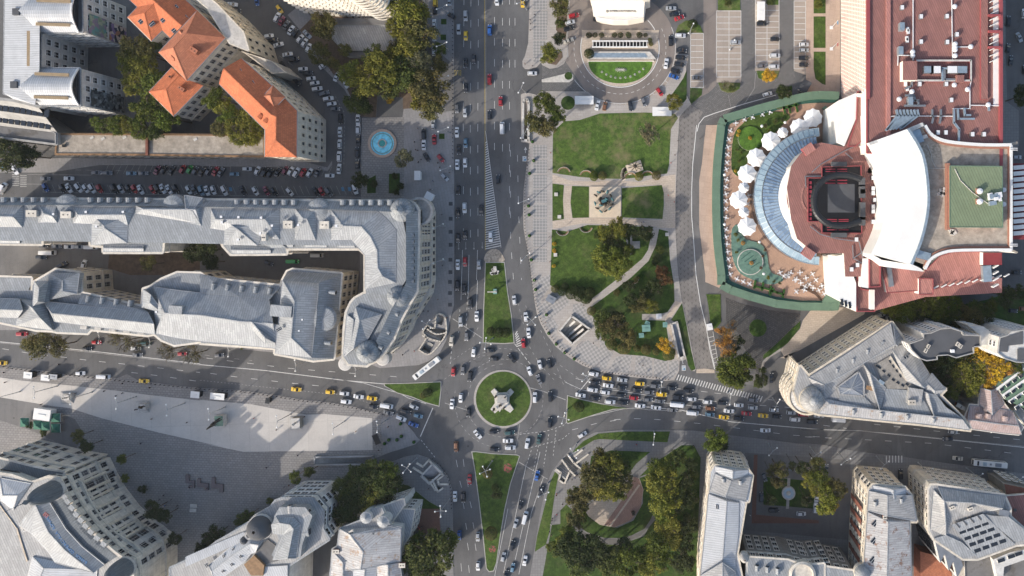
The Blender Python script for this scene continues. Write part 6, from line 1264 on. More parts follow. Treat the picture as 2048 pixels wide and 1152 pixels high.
for s in ('880,455','862,485','1080,440','1100,455'): x, y = C5(s)[0]; a_.chimney(x, y, 34, (1.4, 1.0, 1), 'grey_metal', 60)
a_.box('roof_vent', *C5('1048,488')[0], 34, (1.4, 1.2, 1), 'white_pvc'); a_.finish()
a_ = Bld('apartment_block', 'white zigzag apartment slab at the right edge with grey roof terraces', (1990, 670)); AO = C5('1350,500 1365,390 1420,375 1440,350 1600,330 1600,570 1480,565 1400,540')
a_.wall(AO, 38, 'plaster_white', 'plaster_white', parapet=.5, cm='concrete'); a_.windows(AO, 38, [3+3.2*i for i in range(11)], 3.2, 1.6, 1.4, 'white'); 
for qd in ('1365,395 1440,380 1530,350 1530,440 1430,450 1425,495 1370,490','1490,470 1600,470 1600,555 1490,550'):
    q = ccw([Vector(p[:2]) for p in W(C5(qd), 38.3)]); mb = MB(); mb.cap([q], 38.3, 'roof_tar'); a_.put(mb, 'roof_deck')
AO2 = C5('1150,310 1260,320 1350,390 1345,440 1240,450 1240,380'); a_.wall(AO2, 30, 'plaster_white', 'plaster_white', name='lower_slab'); a_.windows(AO2, 30, [3+3.2*i for i in range(8)], 3.2, 1.6, 1.4, 'white'); a_.finish()
# ---- bottom right blocks
d = Bld('cream_block', 'long cream block with bright white metal roof beside the park, ornate end facing the avenue', (1460, 1030)); DO = D4('760,440 790,395 1015,425 1045,465 1020,640 1000,645 940,1000 1020,1400 690,1400 690,1140 745,640')
d.wall(DO, 24, 'stone_cream', 'metal_white', cornice=[(24, .5, .7), (20, .4, .4), (6.5, .4, .5)], cm='stone_cream'); d.windows(DO, 24, [3.8, 9, 13.2, 17.5, 21.8], 3.0, 1.4, 2.2, 'cream')
d.rs(D4('745,590 720,850 690,1140 680,1400'), D4('870,640 855,850 840,1050 840,1400'), D4('955,650 950,860 930,1010 940,1400'), 24.2, 25.4, 'metal_white'); d.rs(D4('750,575 790,450'), D4('860,610 900,500'), D4('1000,640 1040,470'), 24.4, 26, 'metal_grey'); d.rs(D4('785,400 790,440'), D4('912,430 910,490'), D4('1018,425 1018,460'), 24, 26.4, 'metal_white', skirt=1)
for s in ('848,500','965,515'): d.dormer(*D4(s)[0], 24.8, 95, 1.4, 1.6, 1.3, 'metal_light')
for s in ('805,678','865,1130'): x, y = D4(s)[0]; d.skylight(x, y, 24.8, .8, 1.4)
d.wall(D4('1015,1025 1290,1045 1400,1085 1536,1070 1536,1400 1000,1400'), 23, 'stone_dark', 'metal_blue_and_shade', name='courtyard_wing', cornice=[(23, .5, .8), (18, .4, .5)])
CWg = D4('1000,1020 1290,1045 1400,1085 1600,1060'); CW2 = D5('-140,1060 0,1045 100,1090 380,1100'); d.windows(D4('1600,1060 1400,1085 1290,1045 1000,1020'), 23, [4, 8.6, 13.2, 20.4], 3.6, 1.6, 2.6, 'cream', 'open')
d.wall(D5('-60,1050 100,1080 370,1120 380,1400 -60,1400'), 22.8, 'stone_dark', 'metal_blue_and_shade', name='courtyard_wing', cornice=[(22.8, .5, .83)]); d.windows(D5('370,1120 100,1080 -60,1050'), 23, [4, 8.6, 13.2, 20.4], 3.6, 1.6, 2.6, 'cream', 'open')
p = P(*D4('1385,1095')[0], 23); mb = MB(); mb.lathe((p.x, p.y-2.5), [(5.2, 21), (5.4, 24), (4.4, 24.4), (4.2, 23.4), (.1, 23.4)], 'stone', 24); d.put(mb, 'curved_gable'); d.dome(*D4('985,1010')[0], 23, 1.9, 3.5, 'stone_grey', drum=1.2, lantern=False); d.dome(*D5('415,1110')[0], 22, 3.0, 3.6, 'metal_light', drum=2, lantern=False)
for s in ('1080,1105','1152,1115','1222,1125'): d.dormer(*D4(s)[0], 23.2, 90, 1.8, 2.2, 1.6, 'metal_blue_and_shade', False)
d.rs(D4('690,1150 680,1400'), D4('840,1060 840,1400'), D4('925,1120 1000,1400'), 25, 27, 'metal_grey'); d.finish()
d = Bld('brick_trimmed_block', 'cream and brick block with rusting metal roof between the courtyard and side alley', (1740, 1030)); DO = D5('470,560 500,525 720,545 765,600 800,780 750,780 765,1400 430,1400 440,1050 460,720')
d.wall(DO, 24, 'stone_cream', 'metal_rust', cornice=[(24, .5, .7), (20, .4, .4), (6.5, .4, .5)], cm='stone_cream'); d.windows(DO, 24, [3.8, 9, 13.2, 17.5, 21.8], 3.2, 1.5, 2.3, 'cream')
d.rs(D5('465,715 445,1000 435,1400'), D5('605,780 600,1000 590,1400'), D5('748,780 760,1000 768,1400'), 24.3, 26.5, 'metal_rust', m2='metal_rust'); d.rs(D5('475,570 465,700'), D5('600,600 600,740'), D5('765,600 800,775'), 24.4, 26.6, 'metal_grey'); d.rs(D5('500,530 505,580'), D5('640,560 645,625'), D5('725,550 725,595'), 24, 26.2, 'metal_white', skirt=1)
for s in ('585,625','700,640','520,660'): d.dormer(*D5(s)[0], 24.9, 95, 1.3, 1.8, 1.3, 'metal_light')
for s in ('515,790','508,910','500,1040'): x, y = D5(s)[0]; d.skylight(x, y, 25, 1.6, 2.4, -40)
d.chimney(*D5('582,750')[0], 25, (1.4, 1.2, 1.2), 'brick_red')
for i in range(5): 
    x, y = D5('%d,%d' % (448-i*4, 660+i*90))[0]; pp = P(x, y, 24); mb = MB(); mb.box((pp.x-.12, pp.y-4, 11), (.14, 2.2, 16), 'brick_red'); d.put(mb, 'brick_panel')
d.finish()
d = Bld('grey_office_block', 'grey metal roofed corner block with rooftop window grid above ornate stone fronts', (1930, 1000)); DO = D5('900,530 940,530 1400,600 1440,690 1440,745 1536,830 1600,900 1600,930 1480,940 1220,1035 1120,1035 920,900 890,840 885,560')
d.wall(DO, 25, 'stone', 'metal_grey', cornice=[(25, .6, .8), (20, .4, .5), (7, .5, .6)]); d.windows(DO, 25, [4, 9.3, 13.8, 18, 22.5], 3.1, 1.4, 2.1, 'cream')
d.rs(D5('945,545 1180,580 1410,605'), D5('990,640 1180,650 1390,690'), D5('1040,800 1150,760 1300,705'), 25.3, 28, 'metal_grey'); d.rs(D5('915,560 895,830'), D5('990,640 1000,800'), D5('1045,800 1000,880'), 25.3, 28, 'metal_grey')
SLf = D5('1040,800 1255,725 1475,935 1215,1030'); d.qs([SLf[0], SLf[1]], 26.5, [SLf[3], SLf[2]], 25.3, 'metal_light')
for i in range(5):
    for j in range(4):
        u_, v_ = (j+.6)/4.4, (i+.35)/5.3; a = Vector(SLf[0]).lerp(Vector(SLf[1]), u_); b2 = Vector(SLf[3]).lerp(Vector(SLf[2]), u_); q = a.lerp(b2, v_)
        if i == 0: d.box('roof_slot', q.x, q.y, 26.4-v_, (.5, 2.6, .25), 'roof_tar', 40)
        else: d.box('roof_window', q.x, q.y, 26.2-v_*1.1, (2.7, 1.5, .3), 'grey_metal', 18, top='glass')
d.wall(D5('1250,725 1330,740 1430,745 1536,830 1600,890 1480,920 1390,850'), 26, 'metal_light', 'metal_light', name='upper_deck'); d.wall(D5('920,895 1000,870 1110,920 1210,1010 1120,1035 1000,950'), 25.6, 'metal_light', 'metal_light', name='upper_deck')
for s in ('1045,685','1170,695'): x, y = D5(s)[0]; d.chimney(x, y, 26.6, (1.8, 1.2, 1.4), 'stone_white', 20)
d.box('air_handler', *D5('1400,720')[0], 26, (4, 2.4, 1.6), 'grey_metal', -10)
for i in range(3):
    x, y = D5('%d,%d' % (955+i*58, 960+i*52))[0]; d.wall(T('%f,%f %f,%f %f,%f %f,%f' % (x-9,y-16,x+8,y-16,x+14,y+6,x+2,y+30)), 24-i*.4, 'plaster_white', 'grey_metal', name='glazed_bay'); d.windows(T('%f,%f %f,%f %f,%f %f,%f' % (x-9,y-16,x+8,y-16,x+14,y+6,x+2,y+30)), 24-i*.4, [3+i2*3.3 for i2 in range(6)], 2.2, 1.6, 2.4, 'dark')
d.wall(D5('1120,1035 1220,1035 1480,945 1600,925 1600,1400 1130,1400'), 20, 'concrete', 'roof_flat', name='lower_roof', parapet=.5)
d.wall(D5('1325,1040 1440,990 1600,960 1600,1020 1400,1090 1390,1200 1360,1200'), 23, 'plaster_white', 'plaster_white', name='roof_house')
for s in ('1380,1045','1450,1018','1500,1000'): x, y = D5(s)[0]; d.box('roof_window', x, y, 23, (3, 1.5, .3), 'white_paint', 18, top='glass')
d.finish()
d = Bld('red_roofed_house', 'dark red metal roofed house behind the grey corner block', (2030, 1010)); d.wall(D5('1415,605 1600,590 1600,880 1536,830 1440,745 1440,690'), 18, 'stone', 'roof_red', cornice=[(18, .4, .4)]); d.wall(D5('1400,520 1600,560 1600,600 1415,590'), 16, 'stone_dark', 'brick_red', name='front_wing'); d.windows(D5('1600,540 1400,500'), 16, [4, 8, 12], 3.2, 1.5, 2.2, 'cream', 'open'); d.vent(*D5('1475,700')[0], 18, 1, 'roof_tar'); d.finish()
d = Bld('rear_house', 'low orange tiled annexe in the alley behind the brick-trimmed block', (1860, 1130)); d.wall(D5('825,985 930,1010 1040,1130 1040,1400 825,1400'), 8, 'brick_red', 'tile_dull'); d.finish()
# ---- hotel entrance canopy with lettering
d = Bld('hotel_canopy', 'cream hotel entrance canopy with bowed front edge and lettering on its slope', (1240, 20)); d.wall(T('1180,-60 1291,-60 1291,8 1287,33 1270,36 1255,39 1225,39 1200,35 1190,32 1186,8'), 9, 'cream_wall', 'cream_wall', cornice=[(9.1, .5, .3)], cm='white_paint')
A_ = T('1182,-2 1290,-2'); B_ = T('1187,33 1287,33'); d.qs(A_, 11, B_, 9.2, 'cream_wall', 'sloping_roof'); d.wall(T('1170,-120 1300,-120 1300,-5 1286,0 1180,0'), 14, 'cream_wall', 'green_dark', name='entrance_block')
pp = P(1246, 22.5, 9.9); tt = text('lettering', 'INTERCONTINENTAL', (pp.x-d.o.x, pp.y-d.o.y, 9.95), 1.25, 0, 'bronze', d.root, .04); tt.scale = (.92, 1, 1)
pp = P(1214.5, 22.8, 9.9); mb = MB(); mb.tube([Vector((pp.x+.5*math.cos(k*.52), pp.y+.5*math.sin(k*.52), 9.98)) for k in range(13)], .07, 'bronze', 5); mb.bar((pp.x-.5, pp.y, 9.98), (pp.x+.5, pp.y, 9.98), .08, .08, 'bronze'); mb.bar((pp.x, pp.y-.5, 9.98), (pp.x, pp.y+.5, 9.98), .08, .08, 'bronze'); d.put(mb, 'emblem'); d.finish()
# pergola and pool terrace in the loop
d = Bld('garden_pergola', 'white pergola with dark slots above the pool terrace inside the hotel loop', (1240, 88), 'pergola'); mb = MB()
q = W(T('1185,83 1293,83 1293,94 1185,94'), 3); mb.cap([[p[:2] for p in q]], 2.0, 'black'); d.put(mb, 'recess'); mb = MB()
for y in (82, 94): a, b2 = P(1184, y, 3), P(1296, y, 3); mb.bar(a, b2, .5, .5, 'white_paint')
d.put(mb, 'beams')
for i in range(17): a, b2 = P(1186+i*6.7, 81.5, 3.2), P(1186+i*6.7, 94.5, 3.2); mb = MB(); mb.bar(a, b2, .25, .3, 'white_paint'); d.put(mb, 'slat')
d.wall(T('1180,103 1300,103 1312,118 1176,118'), 1.2, 'stone_white', 'stone_white', name='pool_deck'); q = [P(x, y, 1.25) for x, y in T('1182,106 1290,106 1296,115 1182,115')]; mb = MB(); mb.cap([[p[:2] for p in q]], 1.26, 'duct'); d.put(mb, 'pool_water')
d.wall(T('1176,119 1308,119 1308,122.5 1176,122.5'), 1.0, 'white_paint', 'paving_cream', name='low_wall'); d.finish()
# ================================================================ VEHICLES
CC = dict(w=(.62,.63,.64), s=(.33,.35,.37), g=(.13,.135,.145), k=(.016,.018,.022), r=(.36,.02,.025), b=(.02,.09,.3), y=(.7,.44,.02), o=(.2,.09,.04), n=(.03,.3,.06), c=(.12,.22,.3), m=(.2,.035,.06), e=(.45,.42,.36), q=(.03,.075,.075))
CNAME = dict(w='white', s='silver', g='grey', k='black', r='red', b='blue', y='yellow', o='brown', n='green', c='pale blue', m='maroon', e='beige', q='dark teal')
def loft(rings, m, mb, caps=True):
    for a, b in zip(rings, rings[1:]):
        n = len(a)
        for i in range(n): j = (i+1) % n; mb.face([a[i], a[j], b[j], b[i]], m)
    if caps: mb.face(rings[0][::-1], m); mb.face(rings[-1], m)
def sect(x, w, z0, z1, tw):
    """body cross-section at x: half width w at the belt, tw at the top"""
    return [(x, -w*.94, z0), (x, w*.94, z0), (x, w, z0+(z1-z0)*.45), (x, tw, z1), (x, -tw, z1), (x, -w, z0+(z1-z0)*.45)]
CAR_PROTO = {}
def make_car(kind):
    L, Wd, Hh, hood, tail, belt = dict(sedan=(4.5,1.8,1.45,.27,.2,.92), hatch=(4.1,1.76,1.5,.25,.06,.95), suv=(4.6,1.9,1.72,.25,.05,1.08), van=(5.3,2.0,2.2,.13,.015,1.3), truck=(6.3,2.2,2.6,.05,.01,1.4))[kind]
    root = empty('parked_car'); h = L/2; w = Wd/2; body = MB(); P_ = 'car_paint'
    xs = [(-h, .8, .62, .3), (-h+.18, .96, .86, .2), (-h+.7, 1, .95, .18), (0, 1, 1, .18), (h-L*hood, 1, 1, .18), (h-.55, .97, .9, .18), (h-.12, .86, .72, .22), (h, .7, .6, .3)]
    loft([sect(x, w*a, z0, belt*b, w*a*.93) for x, a, b, z0 in xs], P_, body)
    xr0, xr1 = -h+L*tail, h-L*hood; rt = w*.72; rz = Hh      # cabin
    rear_in = dict(sedan=.6, hatch=.35, suv=.28, van=.05, truck=.05)[kind]; front_in = dict(sedan=.85, hatch=.8, suv=.72, van=.45, truck=.2)[kind]
    bz = belt*.985; A = [(xr0+.05, -w*.9, bz), (xr1, -w*.88, bz), (xr1, w*.88, bz), (xr0+.05, w*.9, bz)]; Bq = [(xr0+rear_in, -rt, rz-.06), (xr1-front_in, -rt, rz-.05), (xr1-front_in, rt, rz-.05), (xr0+rear_in, rt, rz-.06)]
    # roof panel, slightly crowned
    c0 = (xr0+rear_in-.05, xr1-front_in+.05); cr = [[(x, -rt-.03, rz-.07), (x, -rt*.5, rz), (x, rt*.5, rz), (x, rt+.03, rz-.07)] for x in (c0[0], c0[0]+.25, c0[1]-.3, c0[1])]
    cr[0] = [(x, y, z-.03) for x, y, z in cr[0]]; cr[-1] = [(x, y, z-.03) for x, y, z in cr[-1]]
    for a, b in zip(cr, cr[1:]):
        for i in range(3): body.face([a[i], b[i], b[i+1], a[i+1]], P_)
    for a, b in zip(A, Bq): body.bar(a, b, .09, .06, P_)
    if kind in ('van', 'truck'):
        for sg in (-1, 1): body.face([(xr0, sg*w*.9, bz), (xr1-1.2, sg*w*.89, bz), (xr1-1.3, sg*(rt+.02), rz-.07), (xr0+.03, sg*(rt+.02), rz-.07)][::sg], P_)
    b = body.build('body', root)
    def glass(nm, q):
        m = MB(); m.face(q, 'glass'); return m.build(nm, root)
    glass('windscreen', [A[1], A[2], Bq[2], Bq[1]]); glass('rear_window', [A[3], A[0], Bq[0], Bq[3]])
    for i, j in ((0, 1), (2, 3)): glass('side_window', [A[i], A[j], Bq[j], Bq[i]])
    tm = MB(); 
    for i in range(10):
        t0, t1 = 2*math.pi*i/10, 2*math.pi*(i+1)/10; r = .32
        tm.face([(r*math.cos(t0), -.1, r*math.sin(t0)), (r*math.cos(t0), .1, r*math.sin(t0)), (r*math.cos(t1), .1, r*math.sin(t1)), (r*math.cos(t1), -.1, r*math.sin(t1))], 'tyre')
    for sg in (-1, 1): tm.face([(.32*math.cos(2*math.pi*i/10), .1*sg, .32*math.sin(2*math.pi*i/10)) for i in range(10)][::-sg], 'tyre'); tm.box((0, .1*sg, 0), (.3, .02, .3), 'grey_metal')
    w0 = tm.build('wheel', root, loc=(-h*.6, -w*.9, .32))
    for x, y in ((-h*.6, w*.9), (h*.62, -w*.9), (h*.62, w*.9)): c = w0.copy(); COL.objects.link(c); c.location = (x, y, .32); c.parent = root
    lm = MB(); lm.box((0, 0, 0), (.22, .36, .12), 'lamp_white'); l0 = lm.build('headlight', root, loc=(h-.2, -w*.6, belt*.72)); l1 = l0.copy(); COL.objects.link(l1); l1.location.y = w*.6
    mr = MB(); mr.box((0, 0, 0), (.14, .2, .12), P_); m0 = mr.build('mirror', root, loc=(xr1-.35, -w-.06, belt+.05)); m1 = m0.copy(); COL.objects.link(m1); m1.location.y = w+.06
    return root
def car(x, y, ang, col, zone, kind=None, axis='x', word='car', z=0.0, scale=1.0):
    if kind is None: kind = ('sedan', 'hatch', 'suv', 'hatch', 'sedan')[int(x*7+y*13) % 5]
    if kind not in CAR_PROTO: CAR_PROTO[kind] = make_car(kind); root = CAR_PROTO[kind]; 
    else: root = copy_tree(CAR_PROTO[kind])
    root.location = P(x, y); root.location.z = z; root.rotation_euler.z = math.radians(ang)
    if scale != 1: root.scale = (scale,)*3
    c = CC[col]; j = random.uniform(.9, 1.08)
    for ch in root.children:
        if ch.data.materials[0] == MATS['car_paint']: ch.color = (c[0]*j, c[1]*j, c[2]*j, 1)
    nm = CNAME[col]+' '+{'van': 'van', 'suv': 'off-road car', 'hatch': 'hatchback', 'sedan': 'saloon car', 'truck': 'truck'}[kind]
    if col == 'y': nm = 'yellow '+('taxi' if kind != 'suv' else 'taxi')
    root.name = 'taxi' if col == 'y' else {'van': 'van', 'truck': 'truck'}.get(kind, 'car')
    root['category'] = 'taxi' if col == 'y' else {'van': 'van', 'truck': 'truck'}.get(kind, 'car'); root['group'] = ZG.get(zone, 'vehicles ')+zone
    pend(root, x, y, nm, zone, axis); return root
ZG = {}
def cars(crop, rows, zone, axis='x', z=0.0, g='vehicles '):
    ZG[zone] = g
    for r in rows.split(';'):
        q = r.split()
        if len(q) < 4: continue
        (x, y), = crop('%s,%s' % (q[0], q[1])); car(x, y, float(q[2]), q[3][0], zone, q[4] if len(q) > 4 else None, axis, z=z)
cars(A2, '25 -5 -30 s;140 68 -42 k;217 135 -50 w;322 170 -45 w;288 210 -40 g;442 290 -50 r;645 505 -50 k;745 625 -50 k suv', 'along the old facade of the diagonal street')
cars(A2, '255 37 -5 w;283 90 5 k;535 280 10 w;568 310 5 k;608 346 15 w;677 420 10 w;727 457 10 k;795 533 5 w;835 565 5 k;857 606 10 w;885 641 10 w;905 685 10 w suv;960 720 20 g;990 760 10 w;1015 800 10 w;1045 838 0 g', 'angle-parked mid diagonal street', 'y')
cars(A2, '443 12 -80 b;617 73 -55 y;600 137 65 w;633 163 60 m;668 197 60 g;705 235 60 w;735 258 65 k;828 266 -45 s;775 300 50 w;808 332 60 w;840 370 65 w;955 505 30 w;1055 590 65 w;1125 640 -70 w', 'on the tree side of the diagonal street', 'y')
cars(A2, '1085 915 -88 k suv;1080 1015 90 w;1078 1108 90 w', 'beside the arched stone facade', 'y'); cars(B2, '1075 243 90 w;1073 338 85 w;1000 390 0 w', 'beside the arched stone facade', 'y')
cars(A2, '1218 920 90 w;1220 992 90 w;1220 1080 90 k', 'left of the blue fountain', 'y'); cars(B2, '1213 210 90 k suv;1213 302 90 k;1197 493 -75 w suv', 'left of the blue fountain', 'y')
Zt = 'in the upper parking row of the shaded street'
cars(B1, '748 367 0 g;833 369 0 g;1015 372 0 c;1108 372 0 g;1215 347 60 m;1265 345 60 k;1325 350 60 k;1410 340 60 r;1465 342 60 n;1507 352 60 g', Zt)
cars(B2, '20 360 60 k;72 355 60 g;125 355 60 r;167 362 60 g;270 378 0 c;367 338 0 w;448 352 65 w;503 362 60 k;545 370 60 k;603 362 60 k;660 348 60 m;703 355 60 w;747 365 60 w;797 365 60 r;847 367 60 w;907 365 60 g', Zt)
Zb = 'in the lower parking row of the shaded street'
cars(B1, '360 480 -60 b;490 487 -60 k;537 485 -60 w;615 482 -55 w;668 487 -60 w;718 487 -60 w;772 490 -60 r;885 490 -60 k;938 490 -60 s;997 492 -60 k;1040 492 -60 r;1087 497 -60 w;1180 495 -60 r;1219 492 -60 k;1257 490 -60 w;1305 495 -60 w;1355 490 -60 k;1457 498 -65 w;1497 495 -65 g', Zb)
cars(B2, '18 505 -70 c;60 505 -70 w;110 500 -70 w;195 503 -65 w suv;335 505 -60 k;432 507 -60 w;515 507 -60 m;573 513 -55 k;695 513 -50 w;895 512 -55 k;940 512 -60 r;993 516 -50 g', Zb)
cars(B1, '15 310 -20 c;125 345 -60 w;35 487 60 w van;357 412 0 g;537 411 0 w', 'driving at the left of the shaded street')
Zc = 'in the long shaded courtyard'
cars(B1, '345 925 0 k hatch;445 930 0 g;540 935 0 w;618 935 0 s;715 938 0 w van;385 980 0 w truck;330 1015 0 k;490 1075 30 k;655 1070 75 w', Zc, z=.05)
cars(B2, '910 1000 0 e van;722 1047 0 n van;535 1060 -20 k', Zc, z=.05)
Zw = 'on the left boulevard lanes, upper half'
cars(A3, '507 125 270 s;455 227 270 s;508 277 270 y;570 457 270 k;508 487 270 k;508 678 270 k;440 835 270 g;502 865 270 s;440 1017 270 w;507 1100 270 c', Zw, 'y')
cars(B3, '455 188 270 k;443 305 270 w;503 290 270 w', Zw, 'y')
Zw2 = 'on the left boulevard lanes beside the striped wedge'
cars(B3, '450 500 270 k;447 675 270 k;500 637 270 w;627 655 270 k;450 868 270 k;505 845 270 k;447 1072 270 w;503 1050 270 r;610 1072 270 s', Zw2, 'y')
cars(B3, '700 857 270 w', 'parked on the striped wedge', 'y')
cars(A3, '692 233 90 b suv;690 610 90 r;775 778 90 r;690 885 90 k;788 985 90 w van;748 5 90 w;945 20 90 y;1018 566 0 w', 'on the right boulevard lanes', 'y'); cars(B3, '755 418 90 k', 'on the right boulevard lanes', 'y')
Zp = 'parked under the trees by the boulevard'
cars(A3, '275 15 90 y;272 80 90 k;267 190 90 w;267 280 90 w;267 390 90 w;262 520 90 w;262 575 90 y;195 150 90 g;195 245 90 w;192 315 90 r;190 380 90 k;190 590 90 s;385 10 90 s;398 125 150 k', Zp, 'y', z=.12)
cars(A3, '260 960 90 s;187 1030 90 k;267 1072 90 r;187 1115 90 w', 'on the paving right of the fountain', 'y', z=.12); cars(B3, '210 250 -60 k;317 258 -50 r;347 400 -45 s', 'on the paving right of the fountain', 'y', z=.12)
Zh = 'on the hotel loop road'
cars(A3, '1338 122 10 r;1308 175 15 w;1298 222 15 k;1297 315 20 e;1520 150 0 k;1518 810 75 w', 'at the left of the hotel loop'); cars(A4, '85 152 0 k;230 148 0 w;543 315 90 k suv;508 490 80 w', Zh); cars(A4, '25 152 0 k', Zh)
cars(A4, '545 67 0 s;572 110 10 k;610 140 20 r;617 277 0 w;625 390 -5 k;620 443 -5 k suv;610 495 -10 k;583 545 -15 k;567 590 -20 b;458 708 -55 r;337 785 -70 g;235 815 -80 k;38 815 80 o', 'in the curved bays round the hotel loop', 'y')
cars(A4, '745 600 0 g;1038 328 0 s;1243 185 0 k suv;1343 303 0 k;1342 430 0 w;1240 510 0 g;1335 515 0 w;1285 725 15 w', 'in the open car park'); cars(A5, '25 308 0 w;25 347 0 s;25 400 0 k;25 445 0 k', 'in the bays beside the lawn strips', 'y', z=.02)
cars(A5, '1422 148 85 k suv;1420 333 80 k;1440 418 85 k;1497 258 -65 s;1530 95 90 w;1534 480 90 k', 'on the service street at far right', 'y', z=.1); cars(B5, '1480 222 0 s;1480 1010 0 k', 'behind the gravel roofed block', 'y', z=.1)
Za = 'between north median and domed corner'
cars(C3, '443 155 270 k;497 185 270 k;543 293 270 k suv;592 393 270 w;470 430 270 s;400 580 262 e;515 545 265 g', Za, 'y')
Zr = 'above the round island'
cars(C3, '568 668 262 w;413 817 265 r;487 805 262 g;540 853 262 k;690 655 185 k;722 720 185 k;862 713 130 k', Zr)
cars(C3, '880 270 97 w;968 397 95 w;990 520 95 w;950 598 95 r', 'climbing past the chequered paving', 'y')
cars(C3, '1077 763 105 w;1147 757 105 k;998 813 110 w;1070 877 110 g;1038 1015 90 w suv;1155 1008 90 k', 'right of the round island', 'y'); cars(D3, '1030 97 85 k suv;955 210 80 q;875 240 80 w suv;1252 180 30 w', 'right of the round island', 'y')
cars(C3, '470 1018 265 w;403 1065 265 w;530 1130 265 k', 'left of the round island', 'y'); cars(D3, '388 263 270 o', 'left of the round island', 'y')
cars(D3, '535 178 -50 w;645 160 5 k;755 165 5 q suv;742 221 0 w;758 268 0 w suv;650 280 -5 k', 'below the round island')
cars(C2, '745 953 -5 y;1005 973 -5 y;1113 983 -8 w;1127 1045 -8 w;1222 1008 -8 w;1325 1022 -8 y;1337 1083 -10 k;1440 1078 -10 w van;1450 1132 -12 g', 'in the queue beside the white square'); cars(C3, '110 1085 -25 s;50 1120 -15 k', 'in the queue beside the white square'); cars(D3, '12 66 -25 w;128 50 -15 c;95 110 -20 b', 'in the queue beside the white square')
cars(C2, '155 690 5 g;', 'on the west avenue'); cars(C1, '180 527 0 r;25 748 -5 y;750 592 0 r;680 640 0 k;1050 637 0 w;1065 688 0 g;1407 680 0 r;627 828 0 w;810 853 -3 w van;1113 888 -3 y;1120 600 0 q van', 'on the west avenue')
cars(D3, '380 603 270 w;438 608 270 k;480 487 270 r;410 870 270 b;537 878 268 s;538 1078 268 w', 'left of the south median', 'y')
cars(D3, '942 460 75 b;967 565 78 k suv;828 662 75 k;860 745 76 w van;795 788 75 s;772 938 75 k suv;710 1017 75 s;775 1090 80 c;858 1043 80 w;730 1140 78 k', 'right of the south median', 'y')
Zq = 'in the east avenue traffic queue'
Q1 = '53 867 -8 y;170 880 -8 s;307 909 -5 y;422 925 -5 g suv;545 943 -5 k;675 962 -5 k suv'
Q2 = '63 923 -8 w;163 937 -8 k;280 957 -8 k;375 973 -5 g;475 990 -5 y;597 1010 -5 k suv;703 1027 -5 w;825 1048 -5 w;938 1057 -5 k;1065 1073 -5 w;1172 1092 -3 s;1335 1110 -5 s;1465 1130 -3 s'
Q3 = '40 975 -10 w;160 997 -5 k;262 1018 -8 r;370 1030 0 g hatch;460 1043 -5 g;592 1068 -5 w truck;735 1085 -5 g;847 1098 -5 o;990 1118 -5 w;1125 1137 -5 r'
Q4 = '78 1048 -5 w suv;175 1055 -5 k;308 1078 -5 w;430 1092 -8 w;555 1110 -5 g;710 1132 -5 w van;845 1145 -5 c'
cars(C3, '1485 833 -10 w', 'in the topmost queue lane of the east avenue'); cars(C4, Q1, 'in the topmost queue lane of the east avenue')
cars(C3, '1500 900 -10 k', 'in the second queue lane of the east avenue'); cars(C4, Q2, 'in the second queue lane of the east avenue')
cars(C3, '1478 955 -10 w', 'in the third queue lane of the east avenue'); cars(C4, Q3, 'in the third queue lane of the east avenue')
cars(C3, '1388 997 -10 w;1495 1022 -10 k', 'in the lowest queue lane of the east avenue'); cars(C4, Q4, 'in the lowest queue lane of the east avenue')
cars(D4, '850 60 -5 y;950 68 -5 k suv;1118 50 -5 y;1210 55 -5 k;1335 75 -5 w;1455 90 -5 k;1395 40 -5 r;1500 50 -3 s', 'at the right end of the lowest lanes'); cars(C4, '1172 1032 -8 g suv', 'beside the end of the zebra crossing')
cars(C4, '1315 865 88 k', 'beside the big cream domed block', z=.05); cars(D4, '1133 150 180 w', 'on the lower east avenue lanes')
cars(D5, '260 75 -3 w truck;80 90 -3 k;1045 160 -5 s;1010 207 183 k;1078 342 175 e', 'on the far east avenue'); cars(D5, '180 415 90 g;685 450 90 k', 'at the shaded lower kerb of the east avenue', z=.13)
cars(D4, '1105 605 90 k;1190 695 0 k;1378 720 0 w;1475 680 85 w;1483 605 85 w;1310 415 -10 g;1380 432 0 g;1125 470 -70 g', 'round the small courtyard garden', z=.14)
cars(C5, '545 240 20 w;620 262 0 s;710 255 0 w;1455 210 -5 k;1530 195 0 o', 'in the narrow lane behind the theatre', z=.1)
